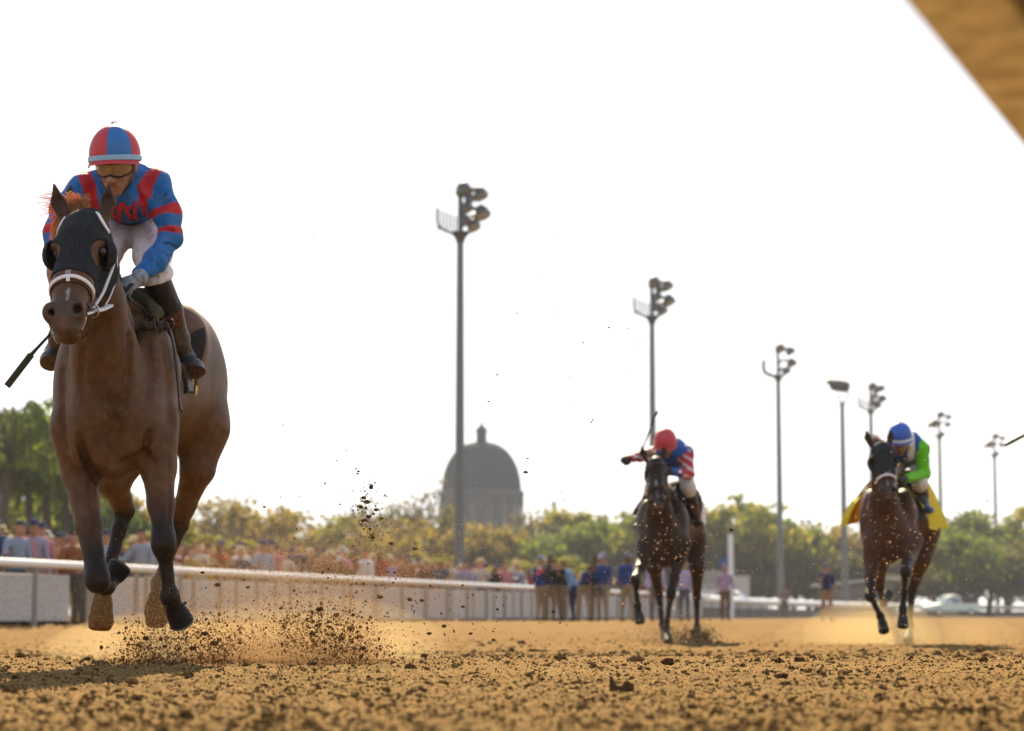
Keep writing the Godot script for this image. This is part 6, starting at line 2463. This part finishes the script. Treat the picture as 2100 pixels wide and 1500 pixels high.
func first_saddle(f: Field):
	var root := thing("racing_saddle", "small black racing saddle with a dusty black cloth on the leading horse", "saddle", P(285, 620, 10.75), "racing saddles")
	var cloth := draped(root, "saddle_cloth", f, 10.68, 10.83, 0.85, 1.72, 0.004, 0.006, M.saddle_cloth, 0.0)
	draped(root, "saddle_cloth", f, 10.68, 10.83, -1.75, -0.85, 0.004, 0.006, M.saddle_cloth, 0.0)
	draped(root, "flap", f, 10.56, 10.66, 1.22, 1.66, 0.006, 0.010, M.brown_strap, 0.06)
	draped(root, "flap", f, 10.56, 10.72, -1.66, -1.0, 0.006, 0.010, M.brown_strap, 0.02)
	draped(root, "seat", f, 10.58, 10.76, -0.45, 0.45, 0.012, 0.02, M.black_strap)
	# folded towel over the pommel
	var pad := Field.new()
	pad.ell(P(304, 614, 10.50), Vector3(0.085, 0.040, 0.055), 0.02, Basis.from_euler(Vector3(0, 0, -0.62)))
	pad.ell(P(318, 634, 10.49), Vector3(0.042, 0.050, 0.045), 0.02)
	pad.ell(P(272, 604, 10.54), Vector3(0.05, 0.03, 0.05), 0.02)
	pad.ripple = FastNoiseLite.new()
	pad.ripple.frequency = 12.0
	pad.ripple_by = 0.012
	var pb := Builder.new()
	pb.off = root.position
	pad.fill(pb, 0.008, func(_p, _n): return Color.WHITE)
	obj("pommel_towel", pb.mesh(), M.olive_cloth, root)
	# yoke strap, its coiled end and the knot below the towel
	strap_on(root, "yoke_strap", f, [P(272, 604, 10.3), P(284, 630, 10.3), P(298, 645, 10.3), P(312, 655, 10.3)], 0.018, 0.006, M.black_strap, 0.016, Vector3(0, 0, -1))
	for s in [[306, 661, 0.034, 0.0], [310, 664, 0.027, 0.6], [343, 664, 0.026, 1.2], [334, 668, 0.018, 2.0]]:
		var ring := []
		var c := sight(f, s[0], s[1], 0.022)
		for k in 17:
			var a := TAU * k / 16.0
			ring.append(c + Vector3(cos(a) * s[2], sin(a) * s[2] * 0.8, 0.010 * sin(a * 2.0 + s[3])))
		cord(root, "strap_coil", ring, 0.0095, M.brown_strap, 0.7)
	var kn := sight(f, 320, 670, 0.024)
	cord(root, "strap_end", [kn + Vector3(-0.012, 0.03, 0.01), kn + Vector3(-0.004, 0.0, 0.016), kn + Vector3(0.002, -0.03, 0.01)], 0.012, M.brown_strap, 0.5)
	cord(root, "strap_end", [kn + Vector3(0.0, -0.015, 0.014), kn + Vector3(0.03, -0.01, 0.012), kn + Vector3(0.012, -0.035, 0.008)], 0.005, M.brown_strap)
	# girth and stirrup leathers down the near side
	strap_on(root, "girth", f, [P(340, 660, 10.3), P(350, 710, 10.3), P(356, 760, 10.3), P(361, 810, 10.3), P(362, 850, 10.3)], 0.022, 0.006, M.brown_strap, 0.016, Vector3(-0.25, 0, -1).normalized())
	cord(root, "stirrup_leather", [P(331, 640, 10.5), P(343, 690, 10.52), P(352, 730, 10.56), P(360, 752, 10.62)], 0.010, M.brown_strap, 0.35)
	var iron := []
	var ic := P(372, 762, 10.70)
	for k in 17:
		var a := TAU * k / 16.0
		iron.append(ic + Vector3(cos(a) * 0.032, sin(a) * 0.045 + 0.012, -sin(a) * 0.02 + cos(a) * 0.03))
	cord(root, "stirrup_iron", iron, 0.006, M.steel)
	# gold letters on the cloth
	var toward := Vector3(-0.75, 0, -0.66).normalized()
	for s in [[377, 782, 377, 794], [374, 781, 381, 781], [402, 792, 402, 811], [402, 792, 407, 793], [407, 793, 407, 800], [402, 801, 408, 799], [406, 801, 411, 795], [407, 800, 411, 806]]:
		var letter := strap_on(root, "letter_stroke", f, [P(s[0], s[1], 10.8), P((s[0] + s[2]) / 2.0, (s[1] + s[3]) / 2.0, 10.8), P(s[2], s[3], 10.8)], 0.006, 0.003, M.gold_thread, 0.016, toward)
		root.remove_child(letter)
		cloth.add_child(letter, true)


# ---------------------------------------------------------------- the two horses behind

func other_horse(label: String, O: Vector3, L: Dictionary, brown: Color, hood_on: bool, straps: Material, bend: float) -> Array:
	var O1 := P(235, 1370, 10.0)
	var T := func(px: float, py: float, d: float) -> Vector3:
		var v := P(px, py, d) - O1
		return O + v + Vector3(bend * maxf(0.0, -v.z), 0, 0)      # the quarters follow round the turn
	var root := thing("racehorse", label, "horse", Vector3(O.x, 0, O.z - 0.4), "galloping racehorses")
	var f := horse_field(T, L)
	var hf := head_field(T)
	var b := Builder.new()
	b.off = root.position
	f.fill(b, 0.023, coat_paint(L, brown, DARK, false))
	hf.fill(b, 0.011, head_paint(T, brown * 0.7))
	obj("body", b.mesh(), M.coat, root)
	for key in ["fl", "fr", "hl", "hr"]:
		hoof(root, L[key][4], L[key][5], Vector3(0, 0.1, 1), Color(0.03, 0.024, 0.02), Color(0.12, 0.09, 0.06))
	if hood_on:
		var hood := head_field(T, false)
		hood.grow = 0.008
		hood.carve(T.call(152, 590, 9.53), T.call(136, 700, 9.46), 0.083, 0.12, 0.006)
		hood.carve(T.call(152, 590, 9.40), T.call(136, 700, 9.30), 0.083, 0.12, 0.006)
		hood.carve(T.call(206, 519, 9.66), T.call(212, 520, 9.60), 0.043, 0.043, 0.008)
		hood.carve(T.call(110, 522, 9.64), T.call(102, 522, 9.58), 0.040, 0.040, 0.008)
		hood.carve(T.call(134, 440, 9.8), T.call(130, 420, 9.8), 0.036, 0.045, 0.008)
		hood.carve(T.call(215, 438, 9.8), T.call(218, 415, 9.8), 0.036, 0.045, 0.008)
		hood.planes.append(Plane(Vector3(0, -1, 0.5).normalized(), T.call(170, 628, 9.7)))
		hood.planes.append(Plane(Vector3(0, 0.15, -1).normalized(), T.call(180, 500, 9.88)))
		var hb := Builder.new()
		hb.off = root.position
		hood.fill(hb, 0.011, func(_p, _n): return Color.WHITE)
		obj("blinker_hood", hb.mesh(), M.hood_cloth, root)
		cup(root, T.call(209, 519, 9.66), 1.0, 0.050, M.hood_cloth)
		cup(root, T.call(108, 522, 9.64), -1.0, 0.050, M.hood_cloth)
	else:
		for e in [T.call(209, 517, 9.645), T.call(114, 520, 9.64)]:
			var eb := Builder.new()
			eb.off = root.position
			eb.lathe(e, [Vector2(0, -0.022), Vector2(0.016, -0.015), Vector2(0.022, 0), Vector2(0.016, 0.015), Vector2(0, 0.022)], 10)
			obj("eye", eb.mesh(), M.eye, root)
		strap_on(root, "browband", hf, [T.call(112, 490, 9.64), T.call(140, 478, 9.62), T.call(172, 472, 9.63), T.call(212, 484, 9.68)], 0.018, 0.005, straps, 0.006)
	strap_on(root, "noseband", hf, [T.call(105, 606, 9.52), T.call(113, 586, 9.48), T.call(130, 571, 9.45), T.call(150, 566, 9.44), T.call(172, 575, 9.46), T.call(188, 592, 9.5), T.call(198, 612, 9.56)], 0.018, 0.007, straps, 0.007)
	cord(root, "cheek_strap", [T.call(228, 520, 9.72), T.call(222, 570, 9.67), T.call(206, 610, 9.6), T.call(191, 634, 9.53)], 0.009, straps, 0.5)
	cord(root, "rein", [T.call(194, 640, 9.55), T.call(225, 660, 9.8), T.call(250, 640, 10.05), T.call(262, 600, 10.2)], 0.009, M.black_strap, 0.5)
	cord(root, "rein", [T.call(97, 645, 9.54), T.call(120, 690, 9.8), T.call(190, 700, 9.86), T.call(245, 640, 10.1)], 0.008, M.black_strap, 0.5)
	hair(root, "forelock", func(r: RandomNumberGenerator) -> Array:
		var base: Vector3 = T.call(150 + r.randf_range(-12, 40), 440, 9.84)
		var end: Vector3 = T.call(165 + r.randf_range(-30, 30), 408 + r.randf_range(-8, 24), 9.88)
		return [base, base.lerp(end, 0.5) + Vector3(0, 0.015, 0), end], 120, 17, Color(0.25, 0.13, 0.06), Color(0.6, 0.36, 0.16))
	hair(root, "tail", func(r: RandomNumberGenerator) -> Array:
		var base: Vector3 = T.call(350 + r.randf_range(-8, 8), 690, 11.95)
		return [base, base + Vector3(r.randf_range(-0.05, 0.05), 0.02, -0.2), base + Vector3(r.randf_range(-0.1, 0.1), -0.25, -0.4), base + Vector3(r.randf_range(-0.12, 0.12), -0.6, -0.5)], 80, 18, Color(0.02, 0.012, 0.01), Color(0.05, 0.02, 0.012))
	return [root, f, T]


func rider(label: String, c: Dictionary):
	var root := thing("person", label, "person", c.hip, "jockeys riding in the race")
	var J := Builder.new()
	var add := func(called: String, f: Field, cell: float, paint: Callable, m: Material):
		var b := Builder.new()
		b.off = root.position
		f.fill(b, cell, paint)
		obj(called, b.mesh(), m, root)
	var look: Basis = c.look
	var body := Field.new()
	body.chain([c.hip, c.hip.lerp(c.chest, 0.5), c.chest, c.neck], [0.10, 0.09, 0.09, 0.055], 0.05)
	for s in ["l", "r"]:
		body.chain([c["sh_" + s], c["el_" + s], c["wr_" + s]], [0.045, 0.036, 0.026], 0.03)
		body.chain([c["hip_" + s], c["kn_" + s], c["an_" + s]], [0.075, 0.05, 0.032], 0.03)
	var bb := Builder.new()
	bb.off = root.position
	var tan := Color(0.26, 0.12, 0.07)
	body.fill(bb, 0.022, func(_p, _n): return tan)
	face_field(c.head, look).fill(bb, 0.011, func(_p, _n): return tan)
	obj("body", bb.mesh(), M.skin, root)
	helmet(root, c.head + look * Vector3(0, 0.045, -0.005), look * Basis.from_euler(Vector3(-0.25, 0, 0)), 0.116, 0.135, 0.13, [c.cap, c.cap, c.cap, c.cap], c.band, c.cap, 0.02, M.helmet_cloth)
	var gog := Builder.new()
	gog.off = root.position
	for i in 2:
		for k in 13:
			var a := lerpf(-1.2, 1.2, k / 12.0)
			gog.point(c.head + look * Vector3(sin(a) * 0.088, -0.034 + 0.064 * i, cos(a) * 0.112), look * Vector3(sin(a), 0, cos(a)))
	for k in 12:
		gog.tri(k, k + 13, k + 1)
		gog.tri(k + 1, k + 13, k + 14)
	obj("goggles", gog.mesh(), M.goggle_lens, root)
	var jk := Field.new()
	jk.cone(c.hip + (c.chest - c.hip) * 0.12, c.chest, 0.135, 0.15, 0.06)
	jk.cone(c.sh_l, c.sh_r, 0.08, 0.08, 0.07)
	jk.cone(c.chest, c.neck, 0.12, 0.07, 0.05)
	for s in ["l", "r"]:
		jk.chain([c["sh_" + s], c["el_" + s], c["wr_" + s]], [0.074, 0.056, 0.042], 0.035)
	jk.ripple = FastNoiseLite.new()
	jk.ripple.frequency = 9.0
	jk.ripple_by = 0.012
	add.call("silk_jacket", jk, 0.014, c.silk, M.silk)
	var br := Field.new()
	br.ell(c.hip, Vector3(0.16, 0.12, 0.15), 0.05)
	for s in ["l", "r"]:
		br.chain([c["hip_" + s], c["kn_" + s], c["kn_" + s].lerp(c["an_" + s], 0.15)], [0.10, 0.074, 0.068], 0.04)
	add.call("breeches", br, 0.018, func(_p, _n): return Color(0.62, 0.58, 0.54), M.breeches_cloth)
	for s in ["l", "r"]:
		var bt := Field.new()
		var kn: Vector3 = c["kn_" + s]
		var an: Vector3 = c["an_" + s]
		bt.chain([kn.lerp(an, 0.2), kn.lerp(an, 0.6), an], [0.064, 0.055, 0.042], 0.03)
		bt.chain([an, an + Vector3(0, -0.045, 0.02), an + Vector3(0.03 if s == "r" else -0.03, -0.06, 0.17)], [0.042, 0.044, 0.032], 0.03)
		add.call("boot", bt, 0.014, func(p: Vector3, _n) -> Color: return c.boot if p.y < kn.lerp(an, 0.62).y else Color(0.03, 0.018, 0.014), M.boot_leather)
		var hand: Vector3 = c["wr_" + s] + (c["wr_" + s] - c["el_" + s]).normalized() * 0.05
		var g := fist(hand, from_to(c["wr_" + s] - c["el_" + s], Vector3(-0.1, -0.7, -0.6)), 1.0 if s == "r" else -1.0)
		add.call("glove", g, 0.008, func(_p, _n) -> Color: return c.glove, M.glove_cloth)
	return root


func second_horse():
	var O := P(1367, 1262, 24.0)
	O.y = -0.09
	var L := {
		"fl": [P(1325, 1120, 24.1), P(1318, 1150, 24.0), P(1303, 1188, 23.62), P(1308, 1243, 23.72), P(1309, 1256, 23.72), P(1313, 1279, 23.68)],
		"fr": [P(1398, 1115, 24.1), P(1390, 1150, 24.05), P(1377, 1215, 23.85), P(1367, 1288, 23.9), P(1368, 1303, 23.82), P(1371, 1322, 23.72)],
		"hl": [P(1356, 1120, 25.35), P(1342, 1165, 25.25), P(1351, 1218, 25.5), P(1359, 1282, 25.3), P(1363, 1296, 25.25), P(1365, 1310, 25.2)],
		"hr": [P(1424, 1115, 25.3), P(1430, 1165, 25.2), P(1429, 1222, 25.45), P(1430, 1288, 25.3), P(1431, 1304, 25.25), P(1432, 1324, 25.2)],
	}
	var h := other_horse("very dark bay racehorse spattered with flying dirt, ridden by a jockey in a red helmet", O, L, Color(0.042, 0.020, 0.011), false, M.brown_strap, 0.16)
	var saddle := thing("racing_saddle", "small saddle with a white-edged dark cloth on the very dark horse", "saddle", O + Vector3(0, 1.45, -0.75), "racing saddles")
	other_cloth(saddle, h[1], h[2], -1.3, 1.55, M.saddle_cloth, 0.03, 10.62, 10.98)
	other_cloth(saddle, h[1], h[2], 1.05, 1.62, M.white_strap, 0.05, 10.80, 11.0)
	var stripes := func(p: Vector3, _n) -> Color:
		var white := fmod(absf(p.x * 0.6 + p.y + p.z * 0.3), 0.085) < 0.024
		return Color(0.62, 0.58, 0.58) if white and p.z > -24.75 else Color(0.46, 0.03, 0.035)
	var c := {
		"hip": P(1383, 940, 24.95), "chest": P(1379, 925, 24.5), "neck": P(1370, 915, 24.28), "head": P(1365, 912, 24.12), "look": Basis.from_euler(Vector3(0.75, -0.12, 0.0)),
		"sh_l": P(1345, 930, 24.42), "el_l": P(1313, 936, 24.25), "wr_l": P(1291, 941, 24.05), "sh_r": P(1408, 932, 24.42), "el_r": P(1413, 972, 24.3), "wr_r": P(1378, 968, 24.0),
		"hip_l": P(1368, 945, 24.9), "hip_r": P(1398, 945, 24.9), "kn_l": P(1338, 1000, 24.35), "kn_r": P(1412, 1000, 24.4), "an_l": P(1310, 1070, 24.6), "an_r": P(1430, 1065, 24.7),
		"cap": Color(0.48, 0.035, 0.045), "band": Color(0.44, 0.03, 0.04), "boot": Color(0.10, 0.055, 0.03), "glove": Color(0.06, 0.035, 0.03),
		"silk": func(p: Vector3, n) -> Color: return stripes.call(p, n) if p.distance_to(Geometry3D.get_closest_point_to_segment(p, P(1408, 932, 24.42), P(1413, 972, 24.3))) < 0.085 or p.distance_to(P(1413, 972, 24.3)) < 0.2 or p.x < P(1340, 930, 24.4).x else Color(0.02, 0.09, 0.32)}
	rider("jockey in a red helmet with striped sleeves, one arm out, raising a whip", c)
	var w0 := P(1312, 932, 24.05)
	var w1 := P(1349, 844, 24.0)
	var whip := thing("riding_whip", "thin dark whip raised upright by the jockey in the red helmet", "whip", w0)
	var wb := Builder.new()
	wb.off = whip.position
	wb.tube(smooth_path([P(1300, 942, 24.0), w0, P(1325, 903, 24.02), P(1338, 868, 24.0)], 5), even(16, 0.008), 6)
	obj("shaft", wb.mesh(), M.whip_leather, whip)
	var fb := Builder.new()
	fb.off = whip.position
	fb.strap(PackedVector3Array([P(1336, 873, 24.0), P(1342, 856, 24.0), w1]), PackedVector3Array([Vector3.BACK, Vector3.BACK, Vector3.BACK]), 0.026, 0.008)
	obj("flap", fb.mesh(), M.whip_leather, whip)


func other_cloth(parent: Node3D, f: Field, T: Callable, a0: float, a1: float, m: Material, lift: float, d0: float, d1: float, flare := 0.03) -> MeshInstance3D:
	var b := Builder.new()
	b.off = parent.position
	var nz := 8
	var na := 18
	var rows := [[], []]
	for i in nz + 1:
		var z := lerpf(d0, d1, float(i) / nz)
		var mid: Vector3 = T.call(lerpf(252, 322, clampf((z - 10.6) / 0.55, -0.3, 1.3)), 790, z)
		var ro := []
		var ri := []
		for k in na + 1:
			var a := lerpf(a0, a1, float(k) / na)
			var dirn := Vector3(sin(a), cos(a), 0)
			var p := f.hit(mid + dirn * 0.9, -dirn, lift)
			p += dirn * flare * maxf(0.0, absf(a) - 0.8) * (1.0 + 0.6 * sin(i * 1.3)) + Vector3(0, 0, 0.06 * sin(a * 4.0 + i) * maxf(0.0, absf(a) - 0.9) * flare * 6.0)
			ro.append(p + dirn * 0.01)
			ri.append(p)
		rows[0].append(ro)
		rows[1].append(ri)
	for i in nz:
		for k in na:
			b.face([rows[0][i][k], rows[0][i + 1][k], rows[0][i + 1][k + 1], rows[0][i][k + 1]])
			b.face([rows[1][i][k], rows[1][i][k + 1], rows[1][i + 1][k + 1], rows[1][i + 1][k]])
	for i in nz:
		for k in [0, na]:
			b.face([rows[0][i][k], rows[1][i][k], rows[1][i + 1][k], rows[0][i + 1][k]])
	for k in na:
		for i in [0, nz]:
			b.face([rows[0][i][k], rows[0][i][k + 1], rows[1][i][k + 1], rows[1][i][k]])
	return obj("saddle_cloth", b.mesh(), m, parent)


func third_horse():
	var O := P(1832, 1262, 22.0)
	O.y = -0.09
	var L := {
		"fl": [P(1792, 1115, 22.1), P(1788, 1150, 22.1), P(1785, 1222, 21.8), P(1806, 1264, 22.0), P(1809, 1274, 21.98), P(1813, 1298, 21.9)],
		"fr": [P(1872, 1110, 22.1), P(1866, 1138, 22.0), P(1858, 1172, 21.55), P(1852, 1250, 21.62), P(1852, 1264, 21.6), P(1851, 1288, 21.56)],
		"hl": [P(1822, 1110, 23.3), P(1806, 1155, 23.2), P(1804, 1205, 23.4), P(1812, 1238, 23.75), P(1815, 1232, 23.85), P(1819, 1222, 23.95)],
		"hr": [P(1902, 1090, 23.3), P(1892, 1150, 23.2), P(1871, 1210, 23.4), P(1866, 1284, 23.2), P(1864, 1298, 23.1), P(1862, 1318, 23.0)],
	}
	var h := other_horse("bay racehorse in a dark hood carrying a yellow saddle cloth", O, L, Color(0.085, 0.034, 0.015), true, M.white_strap, 0.27)
	var saddle := thing("racing_saddle", "saddle with a large bright yellow cloth flapping on both sides", "saddle", O + Vector3(0, 1.45, -0.75), "racing saddles")
	other_cloth(saddle, h[1], h[2], -1.78, 1.86, M.yellow_cloth, 0.02, 10.52, 11.08, 0.11)
	other_cloth(saddle, h[1], h[2], -1.2, 1.3, M.black_strap, 0.045, 10.56, 10.72)
	var c := {
		"hip": P(1868, 930, 22.95), "chest": P(1862, 915, 22.5), "neck": P(1853, 905, 22.28), "head": P(1846, 903, 22.1), "look": Basis.from_euler(Vector3(0.62, -0.18, 0.0)),
		"sh_l": P(1823, 925, 22.42), "el_l": P(1802, 960, 22.4), "wr_l": P(1805, 995, 22.2), "sh_r": P(1890, 922, 22.44), "el_r": P(1896, 972, 22.4), "wr_r": P(1860, 982, 22.05),
		"hip_l": P(1850, 940, 22.9), "hip_r": P(1884, 940, 22.9), "kn_l": P(1806, 1000, 22.4), "kn_r": P(1886, 990, 22.38), "an_l": P(1775, 1050, 22.6), "an_r": P(1897, 1036, 22.62),
		"cap": Color(0.025, 0.10, 0.42), "band": Color(0.65, 0.65, 0.62), "boot": Color(0.10, 0.19, 0.33), "glove": Color(0.08, 0.10, 0.05),
		"silk": func(p: Vector3, _n) -> Color:
			if p.distance_to(Geometry3D.get_closest_point_to_segment(p, P(1890, 922, 22.44), P(1896, 972, 22.4))) < 0.10 and p.x > P(1877, 930, 22.4).x or p.distance_to(Geometry3D.get_closest_point_to_segment(p, P(1896, 972, 22.4), P(1860, 982, 22.05))) < 0.075:
				return Color(0.13, 0.50, 0.015)
			if p.distance_to(Geometry3D.get_closest_point_to_segment(p, P(1823, 925, 22.42), P(1802, 960, 22.4))) < 0.085:
				return Color(0.13, 0.50, 0.015)
			if absf(p.x - P(1866, 925, 22.4).x) < 0.035 or absf(p.y - P(1866, 955, 22.4).y) < 0.03 and p.z > -22.5:
				return Color(0.62, 0.60, 0.58)
			return Color(0.018, 0.065, 0.25)}
	rider("jockey in a blue helmet with bright green sleeves", c)


# ---------------------------------------------------------------- flying dirt and dust

func crumbs(called: String, label: String, count: int, sd: int, where: Callable, size: Callable, tone: Color, kind := 0):
	var rng := RandomNumberGenerator.new()
	rng.seed = sd
	var mm := MultiMesh.new()
	mm.transform_format = MultiMesh.TRANSFORM_3D
	mm.use_colors = true
	mm.mesh = M.clod_kinds[kind] if kind >= 0 else M.grain
	mm.instance_count = count
	for i in count:
		var p: Vector3 = where.call(rng)
		var r: float = size.call(rng)
		mm.set_instance_transform(i, Transform3D(Basis.from_euler(Vector3(rng.randf() * TAU, rng.randf() * TAU, 0)).scaled(Vector3.ONE * r), p))
		var k := rng.randf_range(0.7, 1.3)
		mm.set_instance_color(i, Color(tone.r * k, tone.g * k, tone.b * k))
	var o := MultiMeshInstance3D.new()
	o.name = numbered(called)
	o.multimesh = mm
	o.material_override = M.clod if kind >= 0 else M.sand_grain
	add_child(o)
	tag(o, label, "dirt", "", "stuff")


func debris():
	var g := Builder.new()
	var v := [Vector3(1, 1, 1), Vector3(1, -1, -1), Vector3(-1, 1, -1), Vector3(-1, -1, 1)]
	for f in [[0, 1, 2], [0, 3, 1], [0, 2, 3], [1, 3, 2]]:
		g.face([v[f[0]] * 0.7, v[f[2]] * 0.7, v[f[1]] * 0.7])
	M["grain"] = g.mesh()
	var tan := Color(0.56, 0.41, 0.19)
	# sand thrown up behind the leading horse: a low sheet, thinning upwards
	crumbs("sand_spray", "fine sand hanging in the air around the leading horse's hooves", 90000, 1, func(r: RandomNumberGenerator) -> Vector3:
		var px := 250.0 + 520.0 * pow(r.randf(), 0.9)
		return P(px + r.randfn() * 25.0, 1372.0 - absf(r.randfn()) * (40.0 + 70.0 * r.randf()), r.randf_range(10.2, 12.2)), func(r: RandomNumberGenerator) -> float: return 0.0010 * exp(0.45 * absf(r.randfn())), tan, -1)
	crumbs("sand_spray", "fine sand drifting in front of the fence behind the leading horse", 24000, 2, func(r: RandomNumberGenerator) -> Vector3:
		return P(660.0 + r.randfn() * 190.0, 1230.0 - absf(r.randfn()) * 95.0 + 60.0 * r.randf(), r.randf_range(9.8, 13.0)), func(r: RandomNumberGenerator) -> float: return 0.0009 * exp(0.45 * absf(r.randfn())), tan, -1)
	crumbs("sand_spray", "fine sand flung up around the dark horse's legs", 9000, 3, func(r: RandomNumberGenerator) -> Vector3:
		return P(1395.0 + r.randfn() * 50.0, 1330.0 - absf(r.randfn()) * 30.0, r.randf_range(22.5, 26.0)), func(r: RandomNumberGenerator) -> float: return 0.002 * exp(0.5 * absf(r.randfn())), tan * 0.6, -1)
	crumbs("sand_spray", "sunlit grains in the air in front of the dark horse", 170, 4, func(r: RandomNumberGenerator) -> Vector3:
		return P(1370.0 + r.randfn() * 60.0, 1130.0 + r.randfn() * 95.0, r.randf_range(13.0, 20.0)), func(r: RandomNumberGenerator) -> float: return 0.003 * exp(0.5 * absf(r.randfn())), Color(0.62, 0.54, 0.42), -1)
	crumbs("sand_spray", "sunlit grains in the air in front of the horse with the yellow cloth", 160, 5, func(r: RandomNumberGenerator) -> Vector3:
		return P(1840.0 + r.randfn() * 60.0, 1120.0 + r.randfn() * 90.0, r.randf_range(13.0, 19.0)), func(r: RandomNumberGenerator) -> float: return 0.003 * exp(0.5 * absf(r.randfn())), Color(0.62, 0.54, 0.42), -1)
	crumbs("sand_spray", "grains of sand scattered over the whole straight", 1500, 6, func(r: RandomNumberGenerator) -> Vector3:
		return P(r.randf_range(450, 2000), 1250.0 - absf(r.randfn()) * 150.0, r.randf_range(9.0, 16.0)), func(r: RandomNumberGenerator) -> float: return 0.0012 * exp(0.5 * absf(r.randfn())), tan, -1)
	# crumbs of dirt in clusters
	var damp := Color(0.15, 0.094, 0.040)
	var spots := [[300, 1335, 40, 26, 10.9, 900], [400, 1325, 45, 40, 10.8, 1100], [455, 1345, 25, 26, 10.6, 500], [340, 1365, 70, 10, 10.4, 900], [620, 1280, 35, 30, 10.9, 420], [660, 1320, 50, 35, 10.8, 700], [700, 1300, 35, 30, 10.6, 420], [720, 1345, 60, 18, 10.6, 600], [750, 1035, 16, 24, 10.4, 130], [765, 1090, 16, 20, 10.4, 70], [570, 1300, 60, 40, 11.2, 500], [850, 1290, 120, 55, 10.8, 200], [1430, 1312, 22, 12, 24.4, 500], [700, 1200, 110, 70, 10.7, 300]]
	var n := 0
	for s in spots:
		crumbs("flying_crumbs", "damp crumbs of dirt kicked up by the horses", s[5], 20 + n, func(r: RandomNumberGenerator) -> Vector3:
			var a: float = s[4] + r.randf_range(-0.35, 0.35) * (1.0 if s[4] < 20 else 3.0)
			return P(s[0] + r.randfn() * s[2], s[1] + r.randfn() * s[3], a), func(r: RandomNumberGenerator) -> float: return (0.0016 if s[4] < 20 else 0.004) * exp(0.55 * absf(r.randfn())), damp, n % 5)
		n += 1
	# single clods in the air
	var rng := RandomNumberGenerator.new()
	rng.seed = 404
	var clods_seen := [[1136, 484, 2], [1101, 564, 2], [1113, 587, 1.5], [1060, 643, 2.5], [1143, 640, 2], [1249, 672, 3], [1288, 674, 2.2], [1309, 706, 2.2], [1313, 696, 2], [1196, 703, 2.5], [1020, 769, 3], [1002, 824, 3], [1216, 862, 3], [1213, 866, 3], [1169, 774, 2], [1170, 823, 2], [1281, 761, 2], [641, 487, 2], [1078, 969, 6], [1082, 941, 3], [735, 967, 4], [733, 972, 3.5], [730, 962, 3], [745, 1022, 7], [752, 1030, 8], [740, 1040, 7], [772, 1046, 6], [756, 1060, 7], [745, 1068, 6], [764, 1103, 6], [802, 1115, 6], [851, 1126, 6], [782, 1064, 5], [690, 945, 2.5], [710, 925, 2.5], [580, 872, 2.5], [542, 1040, 4], [1500, 1087, 5], [508, 1205, 5], [445, 1200, 8], [415, 1175, 5], [640, 1300, 8], [655, 1250, 9], [690, 1262, 8], [720, 1290, 9], [700, 1310, 8], [745, 1330, 8], [870, 1345, 9], [880, 1300, 6], [910, 1285, 6], [965, 1300, 5], [1012, 1313, 5], [840, 1230, 7], [865, 1232, 6], [780, 1225, 7], [1340, 895, 2], [395, 1330, 9], [420, 1300, 9], [440, 1320, 10], [410, 1350, 10], [470, 1360, 9], [300, 1310, 8], [1135, 1255, 5], [950, 1245, 5], [1440, 1150, 3]]
	for s in clods_seen:
		var d := rng.randf_range(9.9, 10.9)
		var o := obj("flying_clod", M.clod_kinds[rng.randi() % 5], M["clod_%d" % (rng.randi() % 3)])
		o.position = P(s[0], s[1], d)
		var r: float = 0.62 * s[2] / FOCAL * d
		o.basis = Basis.from_euler(Vector3(rng.randf() * TAU, rng.randf() * TAU, rng.randf() * TAU)).scaled(Vector3(1.25, 0.8, 0.9) * r)
		tag(o, "dark clod of dirt flying through the air", "clod", "clods in the air")
	# dust
	var puffs := [[330, 1335, 11.75, Vector3(0.75, 0.26, 0.8), 1.1], [480, 1335, 11.8, Vector3(1.3, 0.28, 1.0), 0.9], [640, 1325, 11.8, Vector3(0.9, 0.34, 1.0), 0.8], [560, 1240, 11.6, Vector3(1.4, 0.55, 1.0), 0.12], [1790, 1300, 22.8, Vector3(0.9, 0.45, 1.2), 0.75], [1840, 1305, 22.8, Vector3(1.6, 0.35, 1.4), 0.35], [1420, 1320, 25.0, Vector3(0.9, 0.25, 0.9), 0.25]]
	for s in puffs:
		for layer in 3:
			var fog := FogVolume.new()
			fog.name = numbered("dust")
			fog.shape = RenderingServer.FOG_VOLUME_SHAPE_ELLIPSOID
			fog.size = s[3] * [1.5, 1.05, 0.65][layer]
			fog.position = P(s[0] + 12.0 * layer, s[1], s[2] + 0.1 * layer)
			var fm := FogMaterial.new()
			fm.albedo = Color(0.98, 0.86, 0.62)
			fm.density = s[4] * 0.28
			fog.material = fm
			add_child(fog)
			tag(fog, "pale dust hanging over the track at the hooves", "dust", "", "stuff")

func build_scene():
	noises()
	track()
	outer_rail()
	inner_rail()
	masts()
	dome()
	trees()
	behind_the_rail()
	crowd()
	staff()
	var h: Array = first_horse()
	first_jockey(h[0], h[1])
	second_horse()
	third_horse()
	clods()
	debris()
